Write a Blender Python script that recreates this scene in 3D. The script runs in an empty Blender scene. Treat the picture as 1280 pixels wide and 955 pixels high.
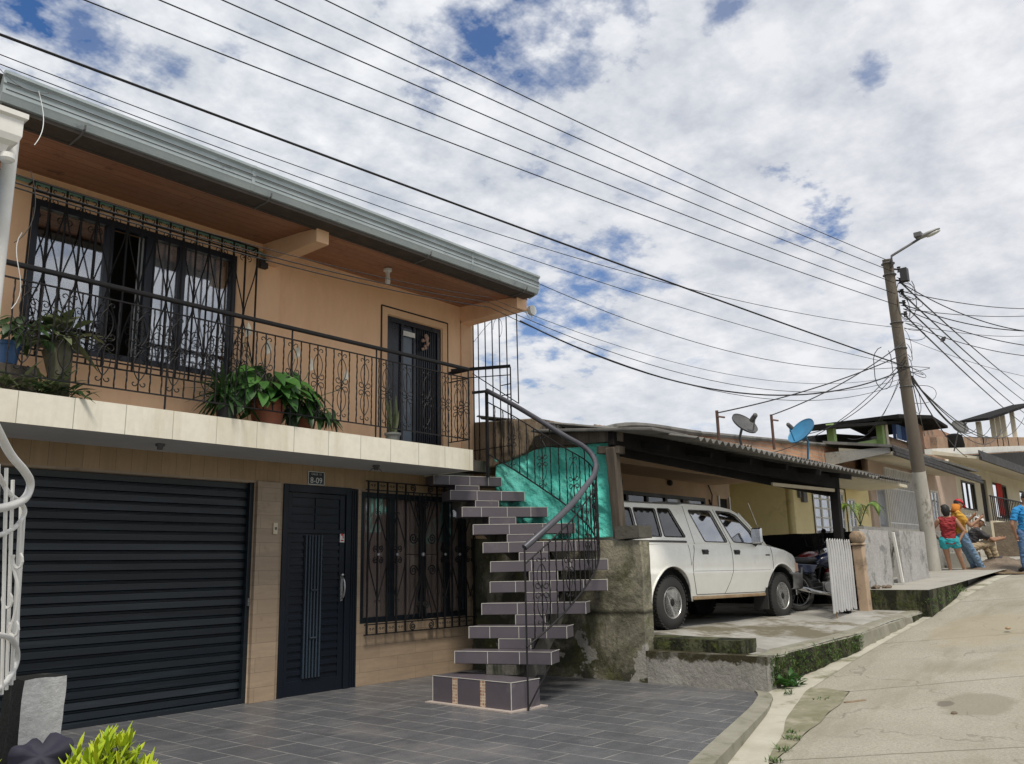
import bpy, bmesh, math, random
from mathutils import Vector, Matrix, Euler, noise
R = math.radians
random.seed(7)
sc = bpy.context.scene
COL = sc.collection
WM = {}

# ------------------------------------------------------------------ calibration of the camera (lens and pose)
FPX = 1062.4
ROT = Matrix(((0.6501146, -0.1490284, -0.7450782), (-0.7595005, -0.1565950, -0.6313771), (-0.0225824, 0.9763547, -0.2149919)))
EYE = Vector((0, 0, 1.35))
def ray(px, py): return ROT @ Vector((px - 640, -(py - 477.5), -FPX))
def at(px, py, dep): return EYE + ray(px, py) * (dep / FPX)
def onY(px, py, y): r = ray(px, py); return EYE + r * (y / r.y)
def onX(px, py, x): r = ray(px, py); return EYE + r * (x / r.x)
def onZ(px, py, z): r = ray(px, py); return EYE + r * ((z - EYE.z) / r.z)

# ------------------------------------------------------------------ materials
MATS = {}
def nt_new(name):
    m = bpy.data.materials.new(name); m.use_nodes = True
    nt = m.node_tree; b = nt.nodes['Principled BSDF']
    return m, nt, b
def N(nt, t, **k):
    n = nt.nodes.new(t)
    for a, v in k.items():
        if a.startswith('i_'):
            n.inputs[a[2:].replace('_', ' ')].default_value = v
        else: setattr(n, a, v)
    return n
def ramp(nt, stops, interp='LINEAR'):
    n = nt.nodes.new('ShaderNodeValToRGB'); cr = n.color_ramp; cr.interpolation = interp
    while len(cr.elements) > 1: cr.elements.remove(cr.elements[-1])
    cr.elements[0].position = stops[0][0]; cr.elements[0].color = rgba(stops[0][1])
    for p, c in stops[1:]:
        e = cr.elements.new(p); e.color = rgba(c)
    return n
def rgba(c):
    if isinstance(c, (int, float)): return (c, c, c, 1)
    return (c[0], c[1], c[2], 1) if len(c) == 3 else c
def mixc(nt, fac, a, b, mode='MIX'):
    n = nt.nodes.new('ShaderNodeMix'); n.data_type = 'RGBA'; n.blend_type = mode
    for s, v in ((0, fac), (6, a), (7, b)):
        if hasattr(v, 'is_linked') or hasattr(v, 'links'): nt.links.new(v, n.inputs[s])
        elif v is not None: n.inputs[s].default_value = rgba(v) if s else v
    return n.outputs[2]
def mth(nt, op, a, b=None, c=None, clamp=False):
    n = nt.nodes.new('ShaderNodeMath'); n.operation = op; n.use_clamp = clamp
    for i, v in enumerate((a, b, c)):
        if v is None: continue
        if hasattr(v, 'links'): nt.links.new(v, n.inputs[i])
        else: n.inputs[i].default_value = v
    return n.outputs[0]
def coords(nt, scale=(1, 1, 1), rot=(0, 0, 0), loc=(0, 0, 0)):
    tc = nt.nodes.new('ShaderNodeTexCoord'); mp = nt.nodes.new('ShaderNodeMapping')
    mp.inputs['Scale'].default_value = scale; mp.inputs['Rotation'].default_value = rot; mp.inputs['Location'].default_value = loc
    nt.links.new(tc.outputs['Object'], mp.inputs['Vector'])
    return mp.outputs[0]
def noi(nt, vec, scale, detail=6, rough=.6, dist=0):
    n = nt.nodes.new('ShaderNodeTexNoise'); n.inputs['Scale'].default_value = scale; n.inputs['Detail'].default_value = detail
    n.inputs['Roughness'].default_value = rough; n.inputs['Distortion'].default_value = dist
    nt.links.new(vec, n.inputs['Vector']); return n.outputs['Fac']
def bump(nt, b, h, strength=.3, dist=.01):
    n = nt.nodes.new('ShaderNodeBump'); n.inputs['Strength'].default_value = strength; n.inputs['Distance'].default_value = dist
    nt.links.new(h, n.inputs['Height']); nt.links.new(n.outputs[0], b.inputs['Normal'])
def remap(nt, v, lo, hi):
    n = nt.nodes.new('ShaderNodeMapRange'); nt.links.new(v, n.inputs[0]); n.inputs[1].default_value = lo; n.inputs[2].default_value = hi
    return n.outputs[0]

def mat(name, col, rough=.75, metal=0, col2=None, scale=2.5, lo=.35, hi=.65, bs=30, bstr=.15, bdist=.006, stretch=(1, 1, 1), spec=None, third=None, tscale=.8, tlo=.55, thi=.7, coat=0):
    """paint / plaster / metal with two or three tones mixed by noise"""
    if name in MATS: return MATS[name]
    m, nt, b = nt_new(name); L = nt.links.new
    v = coords(nt, stretch)
    if col2 is None: col2 = tuple(c * .8 for c in col)
    f = remap(nt, noi(nt, v, scale), lo, hi)
    c = mixc(nt, f, col, col2)
    fine = remap(nt, noi(nt, v, scale * 9, 3), .2, .8)
    c = mixc(nt, mth(nt, 'MULTIPLY', fine, .35), c, tuple(x * .72 for x in col))
    if third: c = mixc(nt, remap(nt, noi(nt, v, tscale, 8, .7), tlo, thi), c, third)
    L(c, b.inputs['Base Color']); b.inputs['Roughness'].default_value = rough; b.inputs['Metallic'].default_value = metal
    rr = mth(nt, 'ADD', mth(nt, 'MULTIPLY', f, .15), rough - .07, clamp=True); L(rr, b.inputs['Roughness'])
    if spec is not None: b.inputs['Specular IOR Level'].default_value = spec
    if coat: b.inputs['Coat Weight'].default_value = coat
    if bstr: bump(nt, b, noi(nt, v, bs, 4), bstr, bdist)
    MATS[name] = m; return m

def mat_bricks(name, c1, c2, mortar, bw, bh, ms=.01, plane='xz', rough=.85, off=.5, bias=0, dirt=None, dscale=.7, dlo=.5, dhi=.65, bstr=.5, grain=None, squash=1, spec=None, offx=0, offy=0, dst=(1, 1, 1)):
    m, nt, b = nt_new(name); L = nt.links.new
    tc = nt.nodes.new('ShaderNodeTexCoord'); sp = nt.nodes.new('ShaderNodeSeparateXYZ'); L(tc.outputs['Object'], sp.inputs[0])
    cb = nt.nodes.new('ShaderNodeCombineXYZ')
    def comp(k):
        if k == 's': return mth(nt, 'ADD', sp.outputs['X'], sp.outputs['Y'])
        return sp.outputs[k.upper()]
    L(mth(nt, 'ADD', comp(plane[0]), offx), cb.inputs[0]); L(mth(nt, 'ADD', comp(plane[1]), offy), cb.inputs[1])
    br = nt.nodes.new('ShaderNodeTexBrick'); L(cb.outputs[0], br.inputs['Vector']); br.offset = off; br.squash = squash
    br.inputs['Scale'].default_value = 1; br.inputs['Brick Width'].default_value = bw; br.inputs['Row Height'].default_value = bh
    br.inputs['Mortar Size'].default_value = ms; br.inputs['Mortar Smooth'].default_value = .3; br.inputs['Bias'].default_value = bias
    br.inputs['Color1'].default_value = rgba(c1); br.inputs['Color2'].default_value = rgba(c2); br.inputs['Mortar'].default_value = rgba(mortar)
    v = tc.outputs['Object']; c = br.outputs['Color']
    mp = nt.nodes.new('ShaderNodeMapping'); L(v, mp.inputs[0])
    if grain:
        mp.inputs['Scale'].default_value = grain
        g = remap(nt, noi(nt, mp.outputs[0], 1.0, 8, .65, .6), .3, .72)
        c = mixc(nt, g, c, tuple(x * .62 for x in c1), 'MIX') if False else mixc(nt, mth(nt, 'MULTIPLY', g, .7), c, tuple(x * .55 for x in c1))
    fine = remap(nt, noi(nt, v, 14, 5), .25, .8)
    c = mixc(nt, mth(nt, 'MULTIPLY', fine, .35), c, tuple(x * .6 for x in c1))
    if dirt: c = mixc(nt, remap(nt, noi(nt, coords(nt, dst) if dst != (1, 1, 1) else v, dscale, 8, .68), dlo, dhi), c, dirt)
    L(c, b.inputs['Base Color'])
    rr = mth(nt, 'ADD', mth(nt, 'MULTIPLY', fine, .25), rough - .12, clamp=True); L(rr, b.inputs['Roughness'])
    if spec is not None: b.inputs['Specular IOR Level'].default_value = spec
    h = mth(nt, 'ADD', mth(nt, 'MULTIPLY', br.outputs['Fac'], -1.0), mth(nt, 'MULTIPLY', fine, .25))
    bump(nt, b, h, bstr, .006)
    MATS[name] = m; return m

def mat_moss(name, base, base2, moss=(.018, .022, .012), green=(.06, .085, .02), amt=.5, gamt=.62, scale=1.3, drip=True, rough=.92, moss2=None, bstr=.6):
    """old render with black mould, runs and green moss"""
    m, nt, b = nt_new(name); L = nt.links.new
    v = coords(nt); vs = coords(nt, (1, 1, .28) if drip else (1, 1, 1), loc=(3.1, 1.7, .4))
    c = mixc(nt, remap(nt, noi(nt, v, 3.5, 6), .3, .7), base, base2)
    c = mixc(nt, mth(nt, 'MULTIPLY', remap(nt, noi(nt, v, 26, 4), .3, .75), .45), c, tuple(x * .55 for x in base2))
    f = remap(nt, noi(nt, vs, scale, 9, .72, .4), amt, amt + .09)
    c = mixc(nt, f, c, moss)
    g = remap(nt, noi(nt, coords(nt, loc=(7, 2, 5)), scale * 1.7, 9, .72), gamt, gamt + .1)
    c = mixc(nt, g, c, green)
    L(c, b.inputs['Base Color']); b.inputs['Roughness'].default_value = rough; b.inputs['Specular IOR Level'].default_value = .2
    h = mth(nt, 'ADD', noi(nt, v, 18, 7, .65), mth(nt, 'MULTIPLY', g, .8))
    bump(nt, b, h, bstr, .02)
    MATS[name] = m; return m

def mat_oldwall(name, low):
    m, nt, b = nt_new(name); L = nt.links.new
    v = coords(nt); sp = nt.nodes.new('ShaderNodeSeparateXYZ'); L(v, sp.inputs[0]); X, Y, Z = sp.outputs
    A = (.34, .325, .295) if low else (.37, .345, .265); B = (.25, .24, .215) if low else (.24, .225, .165)
    c = mixc(nt, remap(nt, noi(nt, v, 2.4, 7, .62), .3, .7), A, B)
    c = mixc(nt, mth(nt, 'MULTIPLY', remap(nt, noi(nt, v, 22, 6, .7), .3, .75), .5), c, tuple(x * .5 for x in B))
    n = noi(nt, coords(nt, loc=(2, 5, 1)), 1.3, 10, .72, .5)
    if low:
        c = mixc(nt, remap(nt, noi(nt, coords(nt, loc=(4, 1, 0)), 3.4, 6, .6), .64, .67), c, (.07, .048, .03))
        c = mixc(nt, remap(nt, mth(nt, 'ADD', Z, mth(nt, 'MULTIPLY', mth(nt, 'SUBTRACT', noi(nt, v, 6, 6, .7), .5), .28)), .275, .30), c, (.045, .040, .022))
        c = mixc(nt, mth(nt, 'MULTIPLY', remap(nt, n, .52, .68), .5), c, (.42, .41, .38))
        g = remap(nt, noi(nt, v, 9, 6, .7), .62, .72); c = mixc(nt, mth(nt, 'MULTIPLY', g, remap(nt, Z, .2, .36)), c, (.07, .09, .02))
    else:
        bias = mth(nt, 'ADD', mth(nt, 'MULTIPLY', remap(nt, Z, 1.1, .1), .10), mth(nt, 'MULTIPLY', remap(nt, Y, 6.0, 8.2), .17))
        k = mth(nt, 'ADD', n, bias)
        c = mixc(nt, mth(nt, 'MULTIPLY', remap(nt, k, .50, .66), .88), c, (.026, .027, .018))
        c = mixc(nt, mth(nt, 'MULTIPLY', remap(nt, noi(nt, coords(nt, loc=(7, 2, 5)), 2.6, 9, .72), .50, .66), .75), c, (.085, .09, .03))
        fl = mth(nt, 'ADD', noi(nt, coords(nt, loc=(1, 9, 3)), 1.7, 7, .6), mth(nt, 'MULTIPLY', remap(nt, Z, .7, .0), .10))
        c = mixc(nt, mth(nt, 'MULTIPLY', remap(nt, fl, .64, .655), .8), c, (.36, .345, .315))
        jz = mth(nt, 'ABSOLUTE', mth(nt, 'SUBTRACT', mth(nt, 'ADD', Z, mth(nt, 'MULTIPLY', noi(nt, v, 3, 5), .06)), .83))
        c = mixc(nt, mth(nt, 'MULTIPLY', remap(nt, jz, .05, .006), .85), c, (.018, .018, .012))
    L(c, b.inputs['Base Color']); b.inputs['Roughness'].default_value = .95; b.inputs['Specular IOR Level'].default_value = .15
    bump(nt, b, mth(nt, 'ADD', noi(nt, v, 16, 8, .68), mth(nt, 'MULTIPLY', n, 1.5)), .8, .025)
    MATS[name] = m; return m

def glass(name, tint=(.04, .05, .06), trans=.25, rough=.03, refl=.06):
    m, nt, b = nt_new(name); L = nt.links.new
    out = nt.nodes['Material Output']
    gl = nt.nodes.new('ShaderNodeBsdfGlossy'); gl.inputs['Roughness'].default_value = rough; gl.inputs['Color'].default_value = (.95, .97, 1, 1)
    tr = nt.nodes.new('ShaderNodeBsdfTransparent'); tr.inputs['Color'].default_value = (1 * (trans ** .5), 1 * (trans ** .5), 1.02 * (trans ** .5), 1)
    lw = nt.nodes.new('ShaderNodeLayerWeight'); lw.inputs['Blend'].default_value = .5
    v = coords(nt); bn = nt.nodes.new('ShaderNodeBump'); bn.inputs['Strength'].default_value = .04; bn.inputs['Distance'].default_value = .02
    L(noi(nt, v, 1.6, 2), bn.inputs['Height']); L(bn.outputs[0], gl.inputs['Normal'])
    mx = nt.nodes.new('ShaderNodeMixShader')
    L(mth(nt, 'ADD', mth(nt, 'MULTIPLY', mth(nt, 'POWER', lw.outputs[1], 3.2), .8), refl, clamp=True), mx.inputs[0]); L(tr.outputs[0], mx.inputs[1]); L(gl.outputs[0], mx.inputs[2]); L(mx.outputs[0], out.inputs[0])
    MATS[name] = m; return m

M = {}
M['peach'] = mat('peach_paint', (.92, .60, .375), .85, col2=(.83, .52, .31), scale=1.2, bs=60, bstr=.15, stretch=(1.5, 1.5, .45), third=(.66, .41, .27), tscale=1.9, tlo=.55, thi=.78)
M['peach2'] = mat('peach_trim_paint', (.80, .52, .32), .8, col2=(.72, .45, .27), scale=2)
M['cream_tile'] = mat_bricks('cream_tiles', (.80, .76, .64), (.76, .71, .585), (.26, .24, .19), .455, 5, .004, 's' + 'z', .35, 0, dirt=(.55, .49, .36), dscale=1.6, dlo=.48, dhi=.8, bstr=.2, spec=.5, offy=2, dst=(2.2, 2.2, .35))
M['soffit_grey'] = mat('painted_concrete_ceiling', (.50, .50, .49), .9, col2=(.42, .42, .41), scale=.8)
M['wood_soffit'] = mat_bricks('varnished_wood_ceiling', (.42, .20, .115), (.31, .14, .08), (.06, .025, .013), 4.2, .14, .006, 'xy', .5, .4, grain=(1.2, 14, 1), dirt=(.13, .05, .03), dscale=4.5, dlo=.60, dhi=.70, bstr=.3)
M['clad'] = mat_bricks('wood_look_wall_tile', (.40, .30, .205), (.32, .235, .16), (.17, .125, .085), .62, .155, .003, 'sz', .5, .5, grain=(2.4, 2.4, 20), dirt=(.17, .115, .07), dscale=3.6, dlo=.60, dhi=.76, bstr=.25)
M['clad_v'] = mat_bricks('wood_look_tile_upright', (.42, .28, .15), (.34, .225, .12), (.14, .09, .05), .16, 3, .003, 'sz', .55, 0, grain=(24, 2, 1.6), dirt=(.26, .16, .09), dscale=2.6, dlo=.56, dhi=.76, bstr=.25)
M['galv'] = mat('galvanised_steel', (.42, .47, .48), .5, .35, col2=(.34, .39, .40), scale=5, bs=70, stretch=(.6, 1, 1), third=(.24, .27, .28), tscale=9, tlo=.6, thi=.72)
M['navy'] = mat('navy_painted_steel', (.007, .013, .019), .42, 0, col2=(.004, .007, .011), scale=1.5, bs=24, bstr=.15, third=(.018, .028, .037), tscale=2.4, tlo=.52, thi=.75, stretch=(.35, 1, 5), spec=.45)
M['navy_door'] = mat('navy_door_paint', (.007, .011, .019), .38, 0, col2=(.005, .008, .013), scale=2, bs=12, bstr=.06, spec=.28)
M['iron'] = mat('black_wrought_iron', (.010, .010, .012), .6, 0, spec=.25, col2=(.018, .016, .016), scale=12, bstr=.1)
M['rail'] = mat('grey_painted_handrail', (.085, .085, .10), .38, .2, col2=(.06, .06, .075), scale=8, bstr=.08)
M['white_rail'] = mat('white_railing_paint', (.78, .77, .74), .4, 0, col2=(.70, .69, .65), scale=6, bstr=.1)
M['white'] = mat('white_wall_paint', (.76, .75, .71), .7, 0, col2=(.68, .67, .63), scale=2, bstr=.1)
M['ltblue'] = mat('pale_blue_paint', (.42, .55, .70), .8, 0, col2=(.38, .50, .65), scale=2)
M['slate'] = mat_bricks('slate_floor_tile', (.098, .101, .112), (.138, .14, .15), (.36, .35, .325), .60, .30, .007, 'yx', .42, .5, grain=(1.5, 5, 1), dirt=(.20, .19, .185), dscale=1.1, dlo=.5, dhi=.8, bstr=.3, spec=.5, offx=.1)
M['step_tile'] = mat('purple_grey_step_tile', (.105, .090, .105), .38, 0, col2=(.085, .074, .088), scale=3, bs=20, bstr=.06, third=(.17, .15, .16), tscale=4, tlo=.6, thi=.8)
M['grout'] = mat('pale_grout', (.55, .53, .48), .85, scale=9)
M['mosaic'] = mat_bricks('mosaic_strip', (.55, .40, .27), (.28, .11, .06), (.62, .56, .45), .03, .03, .004, 'yz', .5, 0, bstr=.2, bias=.1)
M['steel_conc'] = mat_moss('stained_step_concrete', (.13, .125, .11), (.09, .085, .07), amt=.5, gamt=.66)
M['mosswall'] = mat_moss('mouldy_render', (.36, .33, .25), (.24, .225, .165), amt=.50, gamt=.58, scale=1.25, drip=False, moss=(.022, .024, .014), green=(.10, .11, .035))
M['mosswall'] = mat_oldwall('old_mouldy_retaining_render', False); M['conc_wall_low'] = mat_oldwall('patchy_low_wall_render', True)
M['mosswall_dark'] = mat_moss('black_mould_render', (.09, .09, .08), (.05, .05, .045), amt=.36, gamt=.7, scale=1.6, moss=(.012, .013, .012))
M['conc_low'] = mat_moss('patchy_grey_render', (.33, .325, .30), (.27, .265, .245), amt=.57, gamt=.66, scale=2.2, drip=False)
M['mosskerb'] = mat_moss('moss_covered_kerb', (.12, .12, .07), (.07, .075, .04), amt=.44, gamt=.52, scale=3.6, moss=(.020, .021, .014), green=(.075, .085, .028), bstr=1)
M['conc'] = mat('concrete_slab', (.36, .345, .305), .85, col2=(.28, .27, .235), scale=1.4, lo=.35, hi=.7, bs=22, bstr=.3, third=(.16, .15, .11), tscale=1.1, tlo=.58, thi=.72)
M['conc_lt'] = mat('pale_gutter_concrete', (.46, .44, .37), .85, col2=(.36, .34, .27), scale=2.4, bs=22, bstr=.4, third=(.17, .165, .10), tscale=1.9, tlo=.52, thi=.66)
M['kerb'] = mat('kerb_concrete', (.27, .26, .21), .88, col2=(.19, .18, .135), scale=2.4, bs=16, bstr=.5, third=(.10, .105, .06), tscale=2.4, tlo=.55, thi=.72)
M['slabwall'] = mat_moss('rain_streaked_slab', (.44, .43, .42), (.36, .35, .34), amt=.53, gamt=.8, scale=1.9, moss=(.20, .20, .195), drip=False)
M['tarp'] = mat('green_tarpaulin', (.16, .68, .58), .8, 0, spec=.2, col2=(.08, .56, .47), scale=2.5, lo=.3, hi=.7, bs=11, bstr=.8, bdist=.05, third=(.20, .72, .62), tscale=1.6, tlo=.5, thi=.72)
M['oldwood'] = mat('weathered_grey_timber', (.13, .11, .09), .95, spec=.15, col2=(.06, .052, .042), scale=4, stretch=(3, 3, .4), bs=40, bstr=.4)
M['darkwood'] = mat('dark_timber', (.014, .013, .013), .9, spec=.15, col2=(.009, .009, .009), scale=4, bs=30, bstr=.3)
M['asb'] = mat('grey_fibre_cement', (.17, .165, .155), .9, col2=(.11, .105, .10), scale=2, bs=18, bstr=.3, third=(.05, .05, .045), tscale=2.4, tlo=.5, thi=.7)
M['tanwall'] = mat('tan_render', (.55, .39, .26), .9, col2=(.48, .34, .22), scale=1.3, third=(.35, .24, .16), tscale=1.5, tlo=.6, thi=.8)
M['yellow'] = mat('pale_yellow_paint', (.88, .76, .42), .85, col2=(.80, .68, .36), scale=1.2, third=(.48, .38, .18), tscale=1.7, tlo=.6, thi=.8)
M['pinkwall'] = mat('dusty_pink_render', (.60, .47, .38), .9, col2=(.52, .40, .33), scale=1.2)
M['creamwall'] = mat('cream_house_paint', (.70, .64, .50), .85, col2=(.62, .56, .43), scale=1.2)
M['brick'] = mat_bricks('raw_clay_brick', (.42, .20, .12), (.50, .28, .17), (.34, .29, .23), .30, .11, .018, 'sz', .9, .5, dirt=(.13, .10, .08), dscale=.9, dlo=.5, dhi=.68)
M['brick2'] = mat_bricks('sandy_clay_brick', (.48, .30, .18), (.40, .23, .14), (.34, .29, .23), .30, .12, .018, 'sz', .9, .5, dirt=(.14, .10, .08), dscale=.6, dlo=.5, dhi=.68)
M['green'] = mat('lime_green_paint', (.36, .52, .20), .85, col2=(.32, .46, .18), scale=1.2, third=(.2, .26, .13), tscale=1, tlo=.6, thi=.8)
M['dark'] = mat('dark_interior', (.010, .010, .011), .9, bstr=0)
M['blind'] = mat('brownish_curtain', (.40, .31, .25), .9, col2=(.33, .25, .20), scale=1.5, stretch=(9, 1, .3), bstr=.1)
M['curtain'] = mat('white_curtain', (.82, .84, .84), .9, col2=(.68, .71, .73), scale=1.2, stretch=(11, 1, .25), bstr=.1)
M['glass'] = glass('window_glass', trans=.9, refl=.10)
M['glass_dark'] = glass('tinted_glass', trans=.12, refl=.05)
M['car_glass'] = glass('car_window_glass', trans=.3, refl=.30)
M['carpaint'] = mat('off_white_car_paint', (.92, .915, .86), .28, 0, col2=(.83, .825, .77), scale=1, bs=3, bstr=.02, coat=.4, third=(.60, .58, .49), tscale=2.2, tlo=.62, thi=.85)
M['rubber'] = mat('tyre_rubber', (.022, .022, .022), .8, col2=(.035, .034, .032), scale=6, bs=60, bstr=.3)
M['rim'] = mat('silver_steel_rim', (.70, .70, .68), .35, .4, col2=(.42, .42, .40), scale=8)
M['plastic'] = mat('black_plastic', (.025, .025, .027), .5, scale=8)
M['greyplastic'] = mat('grey_bumper_plastic', (.12, .12, .12), .55, scale=8)
M['chrome'] = mat('chrome', (.7, .7, .7), .15, 1, scale=8, bstr=0)
M['rust'] = mat('rusty_sill_strip', (.40, .30, .18), .6, .2, col2=(.28, .17, .09), scale=8)
M['post_conc'] = mat('utility_pole_concrete', (.17, .145, .115), .9, col2=(.12, .10, .08), scale=2.2, stretch=(1, 1, .4), bs=30, bstr=.3)
M['post_paint'] = mat('flaking_white_paint', (.52, .50, .45), .85, col2=(.36, .34, .30), scale=2.4, stretch=(1, 1, .5), third=(.2, .18, .15), tscale=3.6, tlo=.56, thi=.64)
M['wire'] = mat('black_cable', (.02, .02, .022), .6, bstr=0)
M['terracotta'] = mat('terracotta', (.38, .14, .08), .85, col2=(.28, .10, .06), scale=6)
M['soil'] = mat('potting_soil', (.05, .035, .025), .95, scale=12)
M['dishgrey'] = mat('grey_dish_metal', (.11, .11, .11), .55, .1, scale=3)
M['dishblue'] = mat('blue_dish_paint', (.03, .20, .38), .45, 0, scale=3)
M['gateslat'] = mat('pale_grey_slat_paint', (.50, .50, .50), .6, 0, col2=(.38, .38, .38), scale=5, stretch=(1, 1, .5))
M['orange_post'] = mat('faded_orange_paint', (.46, .34, .235), .85, col2=(.38, .28, .195), scale=2.4, third=(.12, .09, .06), tscale=2.4, tlo=.5, thi=.68)
M['dirt'] = mat('rubble_earth', (.19, .15, .11), .95, col2=(.12, .09, .065), scale=3, bs=14, bstr=.8, bdist=.03)
M['timber'] = mat('raw_board', (.25, .18, .11), .85, col2=(.17, .12, .075), scale=4, stretch=(.5, 4, 4))
M['plate'] = mat('number_plate_black', (.02, .025, .03), .4, scale=4, bstr=0)
M['plate_white'] = mat('white_lettering', (.75, .78, .75), .6, scale=4, bstr=0)
M['sticker'] = mat('white_sticker', (.75, .73, .70), .6, scale=14, bstr=0)
M['red'] = mat('red_print', (.5, .04, .03), .6, bstr=0)
M['bulb'] = mat('white_porcelain', (.75, .75, .72), .3, scale=5, bstr=0)
M['yplate'] = mat('yellow_plate', (.75, .42, .02), .5, bstr=0)
M['mred'] = mat('red_motorcycle_paint', (.22, .015, .015), .25, bstr=0, coat=.5)
M['mblue'] = mat('dark_blue_motorcycle_paint', (.012, .02, .06), .25, bstr=0, coat=.5)
M['metal'] = mat('engine_metal', (.25, .25, .25), .45, .7, scale=12)
def leafmat(name, a, b_, rough=.45, tl=.25):
    m, nt, b = nt_new(name); L = nt.links.new
    g = nt.nodes.new('ShaderNodeNewGeometry'); 
    c = mixc(nt, g.outputs['Random Per Island'], a, b_)
    c = mixc(nt, mth(nt, 'MULTIPLY', remap(nt, noi(nt, coords(nt), 30, 4), .3, .7), .4), c, tuple(x * .6 for x in a))
    L(c, b.inputs['Base Color']); b.inputs['Roughness'].default_value = rough
    if tl:
        t = nt.nodes.new('ShaderNodeBsdfTranslucent'); L(c, t.inputs['Color'])
        mx = nt.nodes.new('ShaderNodeMixShader'); mx.inputs[0].default_value = tl
        L(b.outputs[0], mx.inputs[1]); L(t.outputs[0], mx.inputs[2]); L(mx.outputs[0], nt.nodes['Material Output'].inputs[0])
    return m
M['leaf'] = leafmat('broad_green_leaf', (.035, .11, .02), (.07, .19, .035))
M['leaf_pale'] = leafmat('grey_green_leaf', (.09, .13, .05), (.20, .22, .12))
M['leaf_dark'] = leafmat('dark_green_leaf', (.02, .06, .015), (.05, .10, .03))
M['croton'] = leafmat('yellow_green_leaf', (.52, .58, .02), (.25, .42, .02))
M['purple'] = leafmat('dark_purple_leaf', (.014, .013, .028), (.024, .022, .042), rough=.75, tl=.05)
M['palm'] = leafmat('palm_leaf', (.10, .20, .03), (.28, .38, .07))
M['grass'] = leafmat('grass_blade', (.05, .11, .02), (.11, .17, .04))
M['petal'] = leafmat('white_petal', (.75, .74, .66), (.7, .7, .6))
M['stem'] = mat('plant_stem', (.10, .13, .06), .8, bstr=0)

# ------------------------------------------------------------------ mesh helpers
def nb(): return bmesh.new()
def bx(bm, x0, x1, y0, y1, z0, z1):
    v = [bm.verts.new((x, y, z)) for x in (x0, x1) for y in (y0, y1) for z in (z0, z1)]
    for f in ((0, 1, 3, 2), (4, 6, 7, 5), (0, 4, 5, 1), (2, 3, 7, 6), (0, 2, 6, 4), (1, 5, 7, 3)): bm.faces.new([v[i] for i in f])
    return v
def bar(bm, a, b, w, h, up=(0, 0, 1)):
    """box bar between two points"""
    a, b = Vector(a), Vector(b); d = (b - a).normalized(); u = Vector(up)
    s = d.cross(u)
    if s.length < 1e-4: s = d.cross(Vector((1, 0, 0)))
    s.normalize(); t = s.cross(d).normalized()
    v = [bm.verts.new(p + s * (i * w / 2) + t * (j * h / 2)) for p in (a, b) for i in (-1, 1) for j in (-1, 1)]
    for f in ((0, 1, 3, 2), (4, 6, 7, 5), (0, 4, 5, 1), (2, 3, 7, 6), (0, 2, 6, 4), (1, 5, 7, 3)): bm.faces.new([v[i] for i in f])
def poly_prism(bm, pts, vec):
    """closed prism: polygon pts (3D) pushed along vec"""
    a = [bm.verts.new(p) for p in pts]; vec = Vector(vec); b = [bm.verts.new(Vector(p) + vec) for p in pts]
    n = len(pts); bm.faces.new(a[::-1]); bm.faces.new(b)
    for i in range(n): bm.faces.new((a[i], a[(i + 1) % n], b[(i + 1) % n], b[i]))
def tube(bm, pts, r, seg=5, closed=False, cap=True):
    pts = [Vector(p) for p in pts]; n = len(pts)
    rr = r if isinstance(r, (list, tuple)) else [r] * n
    rings = []; pu = None
    for i, p in enumerate(pts):
        if closed: d = pts[(i + 1) % n] - pts[i - 1]
        else: d = pts[min(i + 1, n - 1)] - pts[max(i - 1, 0)]
        if d.length < 1e-9: d = Vector((0, 0, 1))
        d.normalize()
        if pu is None:
            u = d.cross(Vector((0, 0, 1)))
            if u.length < .05: u = d.cross(Vector((0, 1, 0)))
        else: u = pu - d * pu.dot(d)
        if u.length < 1e-6: u = d.cross(Vector((1, .3, .2)))
        u.normalize(); pu = u; w = d.cross(u)
        rings.append([bm.verts.new(p + (u * math.cos(2 * math.pi * k / seg) + w * math.sin(2 * math.pi * k / seg)) * rr[i]) for k in range(seg)])
    m = n if closed else n - 1
    for i in range(m):
        A, B = rings[i], rings[(i + 1) % n]
        for k in range(seg): bm.faces.new((A[k], A[(k + 1) % seg], B[(k + 1) % seg], B[k]))
    if cap and not closed:
        bm.faces.new(rings[0][::-1]); bm.faces.new(rings[-1])
def lathe(bm, prof, c=(0, 0, 0), seg=24, axis='z', closed=False):
    """prof: (radius, height) along axis"""
    c = Vector(c); rings = []
    for r, h in prof:
        ring = []
        for k in range(seg):
            a = 2 * math.pi * k / seg; x, y = r * math.cos(a), r * math.sin(a)
            p = (x, y, h) if axis == 'z' else ((x, h, y) if axis == 'y' else (h, x, y))
            ring.append(bm.verts.new(c + Vector(p)))
        rings.append(ring)
    n = len(rings)
    for i in range(n if closed else n - 1):
        A, B = rings[i], rings[(i + 1) % n]
        for k in range(seg):
            try: bm.faces.new((A[k], A[(k + 1) % seg], B[(k + 1) % seg], B[k]))
            except ValueError: pass
    if not closed:
        for ring in (rings[0], rings[-1]):
            try: bm.faces.new(ring)
            except ValueError: pass
def ball(bm, c, r, seg=12, rings=8):
    r = r if isinstance(r, (tuple, list)) else (r, r, r)
    mtx = Matrix.Translation(c) @ Matrix.Diagonal((r[0], r[1], r[2], 1))
    bmesh.ops.create_uvsphere(bm, u_segments=seg, v_segments=rings, radius=1, matrix=mtx)
def grid(bm, nx, ny, fn):
    vs = [[bm.verts.new(fn(i / nx, j / ny)) for j in range(ny + 1)] for i in range(nx + 1)]
    for i in range(nx):
        for j in range(ny): bm.faces.new((vs[i][j], vs[i + 1][j], vs[i + 1][j + 1], vs[i][j + 1]))
    return vs
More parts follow.
